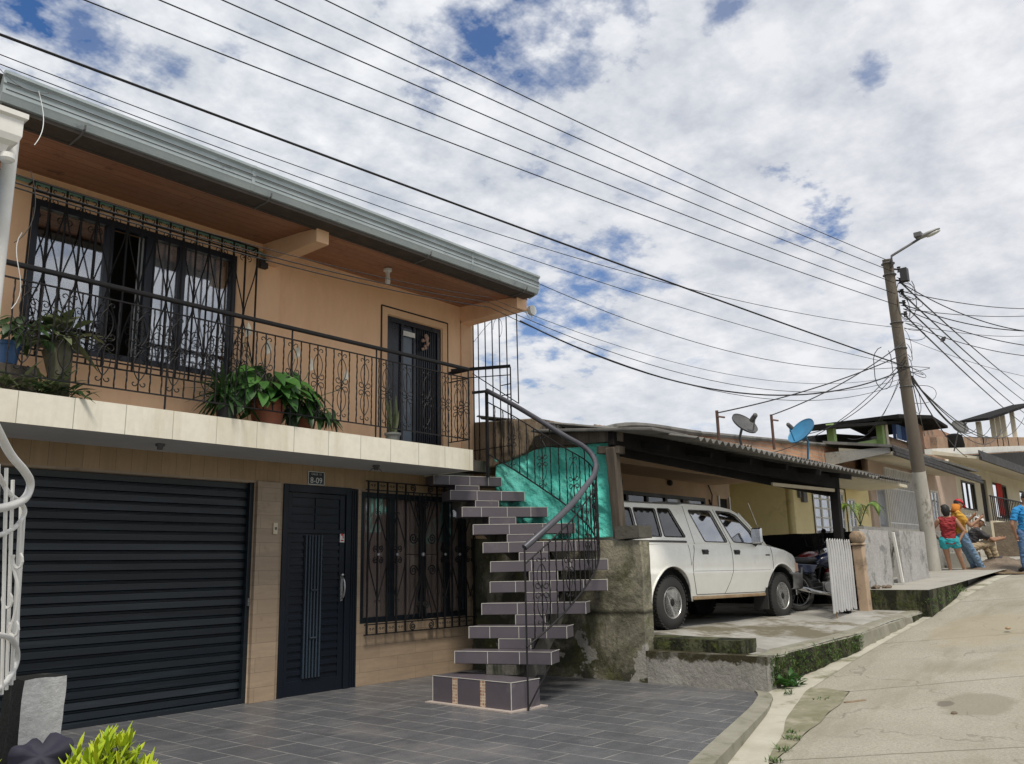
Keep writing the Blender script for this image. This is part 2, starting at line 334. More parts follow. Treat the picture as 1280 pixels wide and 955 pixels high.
def wm(o): return WM.get(o.name, Matrix.Identity(4))
def obj(name, bm, m, parent=None, smooth=False, bevel=0, bseg=2, recalc=True, angle=None, solid=0):
    if recalc: bmesh.ops.recalc_face_normals(bm, faces=bm.faces)
    me = bpy.data.meshes.new(name); bm.to_mesh(me); bm.free()
    ms = m if isinstance(m, (list, tuple)) else [m]
    for x in ms: me.materials.append(x)
    o = bpy.data.objects.new(name, me); COL.objects.link(o)
    if parent is not None:
        me.transform(wm(parent).inverted()); o.parent = parent; WM[o.name] = wm(parent)
    if smooth:
        for p in me.polygons: p.use_smooth = True
        if angle:
            me.update()
            md = o.modifiers.new('sm', 'EDGE_SPLIT'); md.split_angle = R(angle)
    if bevel:
        md = o.modifiers.new('bevel', 'BEVEL'); md.width = bevel; md.segments = bseg; md.limit_method = 'ANGLE'; md.angle_limit = R(40)
    if solid:
        md = o.modifiers.new('solid', 'SOLIDIFY'); md.thickness = solid; md.offset = 0
    return o
LABELS = set()
def tag(o, label, cat, group=None, kind=None):
    if label: o['label'] = label
    if cat: o['category'] = cat
    if group: o['group'] = group
    if kind: o['kind'] = kind
    return o
def thing(name, label, cat, loc=(0, 0, 0), rz=0, group=None):
    o = bpy.data.objects.new(name, None); COL.objects.link(o); o.empty_display_size = .1
    o.location = loc; o.rotation_euler = (0, 0, rz)
    WM[o.name] = Matrix.Translation(loc) @ Matrix.Rotation(rz, 4, 'Z')
    return tag(o, label, cat, group)
def struct(name, bm, m, **k):
    o = obj(name, bm, m, **k); o['kind'] = 'structure'; return o
def copy_tree(o, parent=None):
    c = o.copy(); COL.objects.link(c); c.parent = parent
    for ch in list(o.children): copy_tree(ch, c)
    return c
def plate(outline, holes=(), thick=.1):
    """flat plate in the xz plane with holes, y from 0 to thick; returns bmesh"""
    cu = bpy.data.curves.new('t', 'CURVE'); cu.dimensions = '2D'; cu.fill_mode = 'BOTH'; cu.extrude = thick / 2
    for pts in [outline] + list(holes):
        s = cu.splines.new('POLY'); s.points.add(len(pts) - 1); s.use_cyclic_u = True
        for p, q in zip(s.points, pts): p.co = (q[0], q[1], 0, 1)
    o = bpy.data.objects.new('t', cu); COL.objects.link(o)
    dg = bpy.context.evaluated_depsgraph_get(); dg.update()
    me = bpy.data.meshes.new_from_object(o.evaluated_get(dg))
    bm = bmesh.new(); bm.from_mesh(me)
    for v in bm.verts: v.co = Vector((v.co.x, v.co.z + thick / 2, v.co.y))
    bmesh.ops.remove_doubles(bm, verts=bm.verts, dist=1e-5)
    bmesh.ops.recalc_face_normals(bm, faces=bm.faces)
    bpy.data.objects.remove(o); bpy.data.curves.remove(cu); bpy.data.meshes.remove(me)
    return bm
def rect(x0, x1, z0, z1): return [(x0, z0), (x1, z0), (x1, z1), (x0, z1)]
def wall_y(x0, x1, z0, z1, y, th, holes=()):
    bm = plate(rect(x0, x1, z0, z1), [rect(*h) for h in holes], th)
    bmesh.ops.translate(bm, verts=bm.verts, vec=(0, y, 0)); return bm
def round_poly(pts, r, n=3):
    out = []; m = len(pts)
    for i in range(m):
        p, a, b = Vector(pts[i]), Vector(pts[i - 1]), Vector(pts[(i + 1) % m])
        d1 = (a - p); d2 = (b - p); rr = min(r, d1.length * .45, d2.length * .45)
        s, e = p + d1.normalized() * rr, p + d2.normalized() * rr
        for k in range(n + 1):
            t = k / n; out.append(tuple((1 - t) ** 2 * s + 2 * t * (1 - t) * p + t * t * e))
    return out
def spiral(c, r0, turns, a0, dirn=1, n=14, y=0, grow=.15):
    """points in xz plane from outer to inner"""
    return [(c[0] + (r0 * (1 - t * (1 - grow))) * math.cos(a0 + dirn * t * turns * 2 * math.pi), y, c[1] + (r0 * (1 - t * (1 - grow))) * math.sin(a0 + dirn * t * turns * 2 * math.pi)) for t in [k / n for k in range(n + 1)]]
def bez(p0, p1, p2, p3, n=8):
    P = [Vector(p) for p in (p0, p1, p2, p3)]
    return [(1 - t) ** 3 * P[0] + 3 * t * (1 - t) ** 2 * P[1] + 3 * t * t * (1 - t) * P[2] + t ** 3 * P[3] for t in [k / n for k in range(n + 1)]]
def textobj(name, s, size, m, parent, loc, rot, depth=.002):
    cu = bpy.data.curves.new(name, 'FONT'); cu.body = s; cu.size = size; cu.extrude = depth; cu.align_x = 'CENTER'; cu.align_y = 'CENTER'
    o = bpy.data.objects.new('t', cu); COL.objects.link(o)
    dg = bpy.context.evaluated_depsgraph_get(); dg.update()
    me = bpy.data.meshes.new_from_object(o.evaluated_get(dg)); bpy.data.objects.remove(o)
    me.transform(Matrix.Translation(loc) @ Euler(rot).to_matrix().to_4x4())
    bm = bmesh.new(); bm.from_mesh(me); bpy.data.meshes.remove(me)
    for f in bm.faces: f.material_index = 0
    return obj(name, bm, m, parent)
def leaf(bm, base, tip, width, normal, curl=.15, seg=4, fold=.15):
    base, tip = Vector(base), Vector(tip); d = tip - base; L_ = d.length; nrm = Vector(normal).normalized(); s = d.cross(nrm)
    if s.length < 1e-5: s = d.cross(Vector((1, 0, .2)))
    s.normalize(); nrm = s.cross(d).normalized()
    prev = None
    for i in range(seg + 1):
        t = i / seg; w = width * (math.sin(math.pi * (t ** .8)) * .5 + .02)
        c = base + d * t - nrm * (curl * L_ * t * t)
        row = [bm.verts.new(c - s * w + nrm * (fold * w)), bm.verts.new(c), bm.verts.new(c + s * w + nrm * (fold * w))]
        if prev:
            bm.faces.new((prev[0], prev[1], row[1], row[0])); bm.faces.new((prev[1], prev[2], row[2], row[1]))
        prev = row

# ------------------------------------------------------------------ camera
cam = bpy.data.cameras.new('Camera'); co = bpy.data.objects.new('Camera', cam); COL.objects.link(co); sc.camera = co
cam.sensor_width = 36; cam.lens = FPX / 1280 * 36; cam.clip_end = 5000; cam.clip_start = .05
co.matrix_world = Matrix.Translation(EYE) @ ROT.to_4x4()
sc.view_settings.view_transform = 'Standard'; sc.view_settings.look = 'None'; sc.view_settings.exposure = 0.2; sc.view_settings.gamma = 1
sc.view_settings.use_curve_mapping = False

# ------------------------------------------------------------------ light: broken cloud over a Nishita sky, soft sun
SUN_EL, SUN_AZ = R(58), R(232)     # azimuth of the direction TO the sun, measured from +X counter-clockwise
w = bpy.data.worlds.new('World'); sc.world = w; w.use_nodes = True; nt = w.node_tree; L = nt.links.new
bg = nt.nodes['Background']
sky = nt.nodes.new('ShaderNodeTexSky'); sky.sky_type = 'NISHITA'; sky.sun_disc = False; sky.sun_elevation = SUN_EL
sky.sun_rotation = R(90) - SUN_AZ; sky.air_density = 1.2; sky.dust_density = .6; sky.ozone_density = 2
tc = nt.nodes.new('ShaderNodeTexCoord'); sp = nt.nodes.new('ShaderNodeSeparateXYZ'); L(tc.outputs['Generated'], sp.inputs[0])
zz = mth(nt, 'ADD', mth(nt, 'MAXIMUM', sp.outputs['Z'], 0.0), .22)
cb = nt.nodes.new('ShaderNodeCombineXYZ'); L(mth(nt, 'DIVIDE', sp.outputs['X'], zz), cb.inputs[0]); L(mth(nt, 'DIVIDE', sp.outputs['Y'], zz), cb.inputs[1])
cl = cb.outputs[0]
nz = nt.nodes.new('ShaderNodeTexNoise'); nz.inputs['Scale'].default_value = 2.3; nz.inputs['Detail'].default_value = 6; nz.inputs['Roughness'].default_value = .6; nz.inputs['Distortion'].default_value = .25; L(cl, nz.inputs['Vector'])
n1 = nz.outputs['Fac']; sc3 = nt.nodes.new('ShaderNodeSeparateColor'); L(nz.outputs['Color'], sc3.inputs[0])
nz2 = nt.nodes.new('ShaderNodeTexNoise'); nz2.inputs['Scale'].default_value = 8.0; nz2.inputs['Detail'].default_value = 5; nz2.inputs['Roughness'].default_value = .62; L(cl, nz2.inputs['Vector'])
wob = nz2.outputs['Fac']; sc4 = nt.nodes.new('ShaderNodeSeparateColor'); L(nz2.outputs['Color'], sc4.inputs[0])
clear = mth(nt, 'MULTIPLY', remap(nt, n1, .38, .28), .6)
holes = [(602, 22, .075, .95), (655, 60, .065, .8), (700, 10, .06, .8), (560, 45, .04, .6), (630, 110, .04, .5), (905, 15, .018, .7), (1020, 255, .030, 1.1), (1095, 85, .012, .6), (30, 8, .06, 1.), (100, 45, .055, .85), (675, 390, .06, .85), (715, 350, .05, .85), (770, 325, .04, .75), (830, 350, .02, .5), (560, 10, .04, .8), (790, 20, .022, .8), (290, 60, .015, .6), (660, 335, .03, .6)]
for px, py, rad, st in holes:
    d = ray(px, py).normalized()
    vd = nt.nodes.new('ShaderNodeVectorMath'); vd.operation = 'DISTANCE'; L(tc.outputs['Generated'], vd.inputs[0]); vd.inputs[1].default_value = d
    e = mth(nt, 'ADD', mth(nt, 'DIVIDE', vd.outputs['Value'], rad), mth(nt, 'MULTIPLY', mth(nt, 'SUBTRACT', wob, .5), 8.0))
    h = mth(nt, 'MULTIPLY', remap(nt, e, 1.15, -.35), st)
    clear = mth(nt, 'MAXIMUM', clear, h)
shade = mixc(nt, remap(nt, sc3.outputs[1], .36, .64), (3.9, 4.35, 5.05), (7.7, 7.85, 8.1))
shade = mixc(nt, .68, shade, mixc(nt, remap(nt, sc4.outputs[0], .32, .66), (3.5, 4.0, 4.8), (8.4, 8.5, 8.7)))
shade = mixc(nt, mth(nt, 'MULTIPLY', remap(nt, sp.outputs['X'], .55, .95), .35), shade, (7.4, 7.25, 7.5))
horiz = remap(nt, sp.outputs['Z'], .30, .0)
shade = mixc(nt, mth(nt, 'MULTIPLY', horiz, .7), shade, (6.6, 6.9, 7.3))
skyc = mixc(nt, 1.0, sky.outputs[0], (.40, .62, .92), 'MULTIPLY')
lc = mixc(nt, clear, shade, skyc)
w.cycles.sampling_method = 'NONE'
L(lc, bg.inputs['Color']); bg.inputs['Strength'].default_value = .1
sl = bpy.data.lights.new('Sun', 'SUN'); so = bpy.data.objects.new('Sun', sl); COL.objects.link(so)
sl.energy = 3.0; sl.angle = R(14); sl.color = (1, .93, .82)
to = Vector((math.cos(SUN_EL) * math.cos(SUN_AZ), math.cos(SUN_EL) * math.sin(SUN_AZ), math.sin(SUN_EL)))
so.rotation_euler = to.to_track_quat('Z', 'Y').to_euler(); so.location = to * 60

# ================================================================== GROUND
def interp(x, tab):
    if x <= tab[0][0]: return tab[0][1]
    for (a, b), (c, d) in zip(tab, tab[1:]):
        if x <= c: return b + (d - b) * (x - a) / (c - a)
    return tab[-1][1]
ROADT = [(-200, -3.0), (-20, -1.0), (0, -.36), (5, -.12), (6.15, -.095), (7.2, -.065), (8.1, -.04), (8.9, -.01), (11.7, .21), (13, .33), (15.4, .52), (18, .78), (20, .93), (22, 1.03), (24, 1.1), (34, 1.5), (60, 2.4), (200, 6)]
def rz(x): return interp(x, ROADT)
XS = [-600, -200, -60, -20, -8, -4, 0, 2, 4, 5, 6, 7, 8, 9, 10, 11, 12, 13, 14, 15, 16, 18, 20, 22, 24, 28, 34, 45, 60, 120, 200, 600]
bm = nb()
def strip(bm, ys, dz, xs=XS, f=rz):
    rows = [[bm.verts.new((x, (y(x) if callable(y) else y), f(x) + dz)) for y in ys] for x in xs]
    for a, b in zip(rows, rows[1:]):
        for i in range(len(ys) - 1): bm.faces.new((a[i], b[i], b[i + 1], a[i + 1]))
strip(bm, [-800, -40, -9, 0, 4, 9, 14, 40, 800], -.06)
struct('ground', bm, mat('bare_earth', (.16, .13, .09), .95, col2=(.10, .12, .05), scale=.6))
# street slab with transverse joints and patches
def mat_road():
    m, nt, b = nt_new('worn_street_concrete'); L = nt.links.new
    v = coords(nt); sp = nt.nodes.new('ShaderNodeSeparateXYZ'); L(v, sp.inputs[0])
    c = mixc(nt, remap(nt, noi(nt, v, 1.1, 7, .62), .3, .7), (.40, .375, .315), (.315, .295, .24))
    c = mixc(nt, remap(nt, noi(nt, coords(nt, (.5, 1.6, 1), (0, 0, .25)), .8, 9, .7, .5), .50, .72), c, (.22, .20, .13))
    c = mixc(nt, mth(nt, 'MULTIPLY', remap(nt, noi(nt, v, 48, 5, .7), .36, .62), .6), c, (.19, .17, .13))
    c = mixc(nt, mth(nt, 'MULTIPLY', remap(nt, noi(nt, v, 130, 2, .7), .58, .68), .7), c, (.12, .11, .09))
    # joints, slightly wandering
    wv = mth(nt, 'MULTIPLY', mth(nt, 'SUBTRACT', noi(nt, v, 2.5, 5), .5), .10)
    for x0, slope in ((9.39, .93), (12.7, .8), (16.8, .6), (6.0, .93), (21, .4)):
        d = mth(nt, 'ABSOLUTE', mth(nt, 'SUBTRACT', mth(nt, 'ADD', mth(nt, 'ADD', sp.outputs['X'], mth(nt, 'MULTIPLY', sp.outputs['Y'], slope)), wv), x0 + 3.4 * slope))
        c = mixc(nt, remap(nt, d, .022, .008), c, (.13, .12, .09))
    # thin cracks
    vo = nt.nodes.new('ShaderNodeTexVoronoi'); vo.feature = 'DISTANCE_TO_EDGE'; vo.inputs['Scale'].default_value = .55
    wp = nt.nodes.new('ShaderNodeVectorMath'); wp.operation = 'ADD'; L(v, wp.inputs[0])
    nn = nt.nodes.new('ShaderNodeTexNoise'); nn.inputs['Scale'].default_value = 2.2; nn.inputs['Detail'].default_value = 6; L(v, nn.inputs['Vector']); L(nn.outputs['Color'], wp.inputs[1]); L(wp.outputs[0], vo.inputs['Vector'])
    ck = mth(nt, 'MULTIPLY', remap(nt, vo.outputs['Distance'], .012, .002), remap(nt, noi(nt, v, .7, 3), .42, .50))
    c = mixc(nt, mth(nt, 'MULTIPLY', ck, .4), c, (.10, .09, .07))
    # damp patch and sandy patch
    def spot(cx, cy, rx, ry, col, k):
        nonlocal c
        dx = mth(nt, 'DIVIDE', mth(nt, 'SUBTRACT', sp.outputs['X'], cx), rx); dy = mth(nt, 'DIVIDE', mth(nt, 'SUBTRACT', sp.outputs['Y'], cy), ry)
        rr = mth(nt, 'SQRT', mth(nt, 'ADD', mth(nt, 'MULTIPLY', dx, dx), mth(nt, 'MULTIPLY', dy, dy)))
        rr = mth(nt, 'ADD', rr, mth(nt, 'MULTIPLY', mth(nt, 'SUBTRACT', noi(nt, v, 3.2, 6), .5), 1.3))
        c = mixc(nt, mth(nt, 'MULTIPLY', remap(nt, rr, 1.05, .8), k), c, col)
    spot(9.2, 2.2, .55, .32, (.19, .17, .125), .6)
    spot(9.14, 2.45, .13, .07, (.08, .07, .055), .6)
    spot(13.8, 3.0, 1.7, .7, (.29, .25, .165), .55)
    spot(11.6, 2.0, 1.0, .5, (.31, .27, .19), .35)
    L(c, b.inputs['Base Color']); b.inputs['Roughness'].default_value = .88
    bump(nt, b, mth(nt, 'ADD', noi(nt, v, 60, 6, .7), mth(nt, 'MULTIPLY', ck, 1.95)), .35, .012)
    return m
kerbY = [(-10, 1.2), (2, 2.3), (4, 2.62), (5.0, 2.87), (6.15, 3.20), (7.22, 3.50), (8.07, 3.74), (8.7, 3.97), (8.95, 4.10), (9.05, 4.18)]
def lotY(x): return interp(x, [(9.05, 4.2), (11.7, 4.1), (13, 4.1), (14.6, 4.12), (16, 4.2), (60, 4.2)])
def edgeY(x): return interp(x, kerbY) if x < 9.05 else lotY(x)
def roadY(x): return interp(x, [(-10, .9), (4, 2.33), (5, 2.60), (6.3, 2.93), (7.46, 3.12), (9.37, 3.42), (9.42, 3.84), (11.5, 3.98), (15, 4.0), (60, 4.1)])
def stripY(x): return interp(x, [(-10, .9), (4, 2.36), (5, 2.62), (6.3, 2.95), (8.46, 3.66), (9.24, 3.82), (9.42, 3.845), (11.5, 3.98), (15, 4.0), (60, 4.1)])
XR = [-200, -60, -20, -8, -4, 0, 2, 4, 5, 5.75, 6.4, 7, 7.6, 8.2, 8.7, 8.95, 9.05, 9.24, 9.37, 9.42, 9.6, 10, 11, 11.7, 12.3, 13, 14, 15, 16, 18, 20, 22, 24, 28, 34, 45, 60, 120, 200]
bm = nb(); strip(bm, [-7.5, -4, -2, 0, 1, lambda x: roadY(x)], 0, XR); struct('street', bm, mat_road())
bm = nb(); strip(bm, [lambda x: stripY(x) - .01, lambda x: (stripY(x) * .5 + edgeY(x) * .5), lambda x: edgeY(x) + .1], .004, XR)
for v in bm.verts:
    pass
struct('gutter_strip', bm, M['conc_lt'])
bm = nb(); strip(bm, [lambda x: roadY(x) - .01 + .012 * math.sin(x * 7), lambda x: stripY(x) + .015 * math.sin(x * 5)], .008, [6.3 + x * .1 for x in range(32)])
struct('mossy_road_edge', bm, mat('mossy_edge_cobbles', (.23, .215, .15), .95, col2=(.15, .15, .085), scale=5, bs=20, bstr=.8, third=(.34, .31, .24), tscale=3, tlo=.5, thi=.7))
# tiled forecourt and its kerb
ap = [(-6, 8.62), (-6, edgeY(-6) + .15), (-2, edgeY(-2) + .15), (2, edgeY(2) + .15), (4, edgeY(4) + .15)] + [(x, edgeY(x) + .15) for x in (5, 5.75, 6.4, 7, 7.6, 8.2, 8.6)] + [(8.9, 4.2), (9.06, 4.25), (9.06, 8.62)]
bm = nb(); poly_prism(bm, [(x, y, -.5) for x, y in ap], (0, 0, .5)); struct('forecourt_paving', bm, M['slate'])
bm = nb(); pin = [(x, edgeY(x) + .16) for x in (-10, -2, 2, 4, 5, 5.4, 5.75, 6.1, 6.4, 6.7, 7, 7.3, 7.6, 7.9, 8.2, 8.45, 8.7, 8.9, 9.03)]
pout = [(x, edgeY(x)) for x in (-10, -2, 2, 4, 5, 5.4, 5.75, 6.1, 6.4, 6.7, 7, 7.3, 7.6, 7.9, 8.2, 8.45, 8.7, 8.9, 9.03)]
for i in range(len(pin) - 1):
    a, b_, c_, d_ = pin[i], pin[i + 1], pout[i + 1], pout[i]
    def q(p, z): return bm.verts.new((p[0], p[1], z))
    z1, z0 = .018, -.45
    t = [q(a, z1), q(b_, z1), q(c_, z1 - .012), q(d_, z1 - .012)]; o_ = [q(d_, z0), q(c_, z0)]
    bm.faces.new(t); bm.faces.new((t[3], t[2], o_[1], o_[0]))
    u = [q(a, -.02), q(b_, -.02)]; bm.faces.new((t[0], u[0], u[1], t[1]))
bmesh.ops.remove_doubles(bm, verts=bm.verts, dist=1e-4)
k = struct('forecourt_kerb', bm, M['kerb'])

# car lot next door: sloping concrete, low front wall, kerb
def lotz(x, y):
    e = interp(x, [(9, .36), (11.7, .42), (13, .49), (15.4, .57), (16.5, .6)]); b_ = interp(x, [(9, .53), (12, .53), (15.4, .60)])
    if x < 9.64: return .352
    t = max(0, min(1, (y - 4.3) / 1.4)); return e + (b_ - e) * t
bm = nb()
xs = [9.1, 9.4, 9.635, 9.645] + [9.9 + .4 * i for i in range(17)]; ys = [0, .15, .3, .5, .8, 1.2, 1.6, 2.2, 3, 4.4]
rows = [[bm.verts.new((x, lotY(x) + y, lotz(x, lotY(x) + y) + .006 * math.sin(x * 3 + y * 5))) for y in ys] for x in xs]
for a, b_ in zip(rows, rows[1:]):
    for i in range(len(ys) - 1): bm.faces.new((a[i], b_[i], b_[i + 1], a[i + 1]))
struct('car_lot_paving', bm, mat('cracked_lot_concrete', (.38, .37, .345), .85, col2=(.26, .25, .225), scale=1.3, lo=.4, hi=.6, bs=10, bstr=.8, third=(.13, .115, .075), tscale=.75, tlo=.52, thi=.60))
bm = nb()
xk = [9.05 + .12 * i for i in range(58)]
prev = None
random.seed(3)
for x in xk:
    y = lotY(x); zt = lotz(x, y) + .012; zb = rz(x) - .2; wob = random.uniform(-.012, .012)
    row = [bm.verts.new(p) for p in ((x, y + .22, zt), (x, y + .04, zt + wob), (x, y - .015 + wob, zt - .03), (x, y - .02 + random.uniform(-.02, .02), (zt + zb) / 2), (x, y - .0, zb))]
    if prev:
        for i in range(4):
            f = bm.faces.new((prev[i], row[i], row[i + 1], prev[i + 1]))
            f.material_index = 1 if (x < 11.75 or x > 14.1) and i >= 2 else 0
    prev = row
struct('car_lot_kerb', bm, [M['kerb'], M['mosskerb']], recalc=True)

# ================================================================== HOUSE WITH THE BALCONY
FY = 8.51          # ground floor facade
UY = 8.50
house = thing('two_storey_house', 'peach two storey house with tiled balcony, navy roller shutter and iron grilles', 'house', (5.8, FY, 0))
# ground floor facade
HX0, HX1 = 1.95, 9.06
bm = wall_y(HX0, HX1, -.1, 2.66, FY, .25, [(2.4, 5.49, -.05, 2.38), (5.86, 6.98, -.05, 2.39), (7.03, 8.97, .73, 2.36)])
for f in bm.faces: f.material_index = 1 if f.calc_center_median().z > 2.395 else 0
bmesh.ops.bisect_plane(bm, geom=bm.verts[:] + bm.edges[:] + bm.faces[:], plane_co=(0, 0, 2.40), plane_no=(0, 0, 1))
for f in bm.faces: f.material_index = 1 if f.calc_center_median().z > 2.40 else 0
obj('ground_floor_wall', bm, [M['clad'], M['clad_v']], house)
bm = nb(); bx(bm, 5.49, 5.80, FY - .05, FY - .002, -.03, 2.395); obj('wall_pier', bm, M['clad'], house, bevel=.004)
random.seed(19)
# roller shutter: real ribbed profile
bm = nb(); prof = []
z = 0.03; yb = FY + .10
nsl = 24; hs = (2.38 - .03) / nsl
for i in range(nsl):
    z0 = .03 + i * hs
    big = .016 + random.uniform(-.003, .004); yb = FY + .10 + random.uniform(-.003, .003)
    tl = random.uniform(-.004, .006); prof += [(yb + .014, z0), (yb + .014, z0 + hs * .07), (yb - .006, z0 + hs * .11), (yb - .008, z0 + hs * .17), (yb + .004, z0 + hs * .22), (yb - .010 - tl, z0 + hs * .30), (yb - .010 + tl, z0 + hs * .93), (yb + .010, z0 + hs * .985)]
a = [bm.verts.new((2.4, y, z)) for y, z in prof]; b_ = [bm.verts.new((5.47, y, z)) for y, z in prof]
for i in range(len(prof) - 1): bm.faces.new((a[i], b_[i], b_[i + 1], a[i + 1]))
sh = obj('roller_shutter', bm, M['navy'], house)
bm = nb(); bx(bm, 5.44, 5.492, FY + .03, FY + .09, 0, 2.385); bx(bm, 2.39, 2.44, FY + .03, FY + .09, 0, 2.385); bx(bm, 2.44, 5.44, FY + .02, FY + .09, 0.0, .05); obj('guide_rail', bm, M['navy'], sh, bevel=.004)
bm = nb(); bx(bm, 5.452, 5.478, FY - .0, FY + .03, 1.02, 1.10); ball(bm, (5.465, FY, 1.06), .012); obj('lock', bm, M['metal'], sh)
# street door
door = thing('d', None, None); bpy.data.objects.remove(door)
bm = nb()
for (x0, x1, z0, z1) in ((5.86, 5.93, -.03, 2.39), (6.78, 6.86, -.03, 2.39), (5.93, 6.78, 2.30, 2.39)): bx(bm, x0, x1, FY - .02, FY + .08, z0, z1)
bx(bm, 6.86, 6.985, FY + .0, FY + .06, -.03, 2.38)
for x in (6.885, 6.92, 6.955): bx(bm, x - .006, x + .006, FY - .012, FY + .001, -.02, 2.36)
fr = obj('door_frame', bm, M['navy_door'], house, bevel=.005)
bm = nb(); bx(bm, 5.935, 6.775, FY + .02, FY + .06, 0.0, 2.295)
bx(bm, 5.935, 6.775, FY - .004, FY + .019, 1.82, 1.87)
for (x0, x1) in ((5.935, 5.99), (6.70, 6.775)): bx(bm, x0, x1, FY + .002, FY + .019, .0, 1.819); bx(bm, x0, x1, FY + .002, FY + .019, 1.871, 2.295)
bx(bm, 5.991, 6.699, FY + .002, FY + .019, .0, .16); bx(bm, 5.991, 6.699, FY + .002, FY + .019, 2.24, 2.295)
for z in (1.95, 2.04, 2.13): bx(bm, 5.991, 6.699, FY + .008, FY + .019, z, z + .015)
bx(bm, 6.33, 6.345, FY + .006, FY + .019, 1.871, 2.24)
z = .22
while z < 1.76:
    bx(bm, 5.991, 6.175, FY + .006, FY + .019, z, z + .05); bx(bm, 6.455, 6.699, FY + .006, FY + .019, z, z + .05); z += .088
dr = obj('front_door', bm, M['navy_door'], house, bevel=.003)
bm = nb()
for x in (6.20, 6.245, 6.285, 6.33, 6.375, 6.42, ): 
    tube(bm, [(x, FY - .012, .18), (x, FY - .012, 1.80)], .013, 8)
for z in (.62, 1.16): tube(bm, [(6.27, FY - .026, z), (6.36, FY - .026, z)], .012, 6)
obj('tube_trim', bm, mat('grey_blue_tube', (.025, .04, .058), .35, .1, bstr=0), dr, smooth=True, angle=40)
bm = nb(); bx(bm, 6.718, 6.752, FY - .008, FY + .001, 1.02, 1.34); tube(bm, bez((6.735, FY - .01, 1.30), (6.735, FY - .09, 1.30), (6.735, FY - .09, 1.06), (6.735, FY - .01, 1.05)), .011, 8); ball(bm, (6.735, FY - .022, 1.33), .022)
obj('handle', bm, mat('brushed_steel', (.45, .45, .45), .3, .8, bstr=0), dr, smooth=True, angle=40)
bm = nb(); bx(bm, 6.70, 6.765, FY - .003, FY + .0005, 1.72, 1.86); s_ = obj('sticker', bm, M['sticker'], dr)
bm = nb(); bx(bm, 6.712, 6.753, FY - .006, FY - .0035, 1.80, 1.825); bx(bm, 6.738, 6.753, FY - .006, FY - .0035, 1.765, 1.80); bx(bm, 6.712, 6.753, FY - .006, FY - .0035, 1.735, 1.75); obj('sticker_print', bm, M['red'], dr)
bm = nb(); bx(bm, 5.70, 5.755, FY - .072, FY - .0505, 1.80, 1.93); bb = obj('doorbell_box', bm, mat('ivory_plastic', (.62, .55, .40), .5, bstr=0), house, bevel=.004)
bm = nb(); bx(bm, 5.715, 5.74, FY - .078, FY - .0725, 1.85, 1.88); obj('button', bm, M['greyplastic'], bb)
# house number plate
bm = nb(); bx(bm, 6.20, 6.43, FY - .012, FY - .0015, 2.405, 2.555); hn = obj('house_number_plate', bm, M['plate'], house)
hn['label'] = 'small black house number plate above the front door'
bm = nb(); 
for (x0, x1, z0, z1) in ((6.198, 6.432, 2.553, 2.560), (6.198, 6.432, 2.40, 2.407), (6.195, 6.202, 2.40, 2.56), (6.428, 6.435, 2.40, 2.56)): bx(bm, x0, x1, FY - .016, FY - .0125, z0, z1)
obj('plate_rim', bm, M['plate_white'], hn)
textobj('lettering', '8-09', .098, M['plate_white'], hn, (6.315, FY - .0135, 2.450), (R(90), 0, 0), .001)
textobj('lettering', 'CALLE  13', .034, M['plate_white'], hn, (6.315, FY - .0135, 2.528), (R(90), 0, 0), .001)

def window_unit(parent, x0, x1, z0, z1, y, muls, fm, fw=.06, dep=.06, gm=None, yo=0.03, curtain=None, cs=None, name='window', glass_on=True, bars=(), skip=()):
    bm = nb(); ya, yb = y + yo, y + yo + dep
    bx(bm, x0, x1, ya, yb, z0, z0 + fw); bx(bm, x0, x1, ya, yb, z1 - fw, z1)
    bx(bm, x0, x0 + fw, ya, yb, z0 + fw, z1 - fw); bx(bm, x1 - fw, x1, ya, yb, z0 + fw, z1 - fw)
    for m_ in muls: bx(bm, m_ - fw * .6, m_ + fw * .6, ya + .004, yb - .004, z0 + fw, z1 - fw)
    for b_ in bars: bx(bm, x0 + fw, x1 - fw, ya + .008, yb - .008, b_ - fw * .3, b_ + fw * .3)
    w_ = obj(name, bm, fm, parent, bevel=.004)
    if glass_on:
        xs_ = [x0 + fw] + list(muls) + [x1 - fw]
        for ip, (a, b_) in enumerate(zip(xs_, xs_[1:])):
            if ip in skip: continue
            bm = nb(); bx(bm, a, b_, (ya + yb) / 2 - .003, (ya + yb) / 2 + .003, z0 + fw * .5, z1 - fw * .5); obj('pane', bm, gm or M['glass'], w_)
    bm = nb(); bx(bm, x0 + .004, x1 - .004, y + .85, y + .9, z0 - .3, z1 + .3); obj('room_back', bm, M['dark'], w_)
    for (a, b_, m_) in (curtain or ()):
        bm = nb(); n = max(8, int((b_ - a) * 60))
        grid(bm, n, 1, lambda u, v, a=a, b_=b_: (a + (b_ - a) * u, y + yo + dep + .06 + .018 * math.sin(u * (b_ - a) * 62) + .008 * math.sin(u * 23), z0 + .02 + (z1 - z0 - .04) * v)); obj('curtain', bm, m_, w_, smooth=True)
    return w_
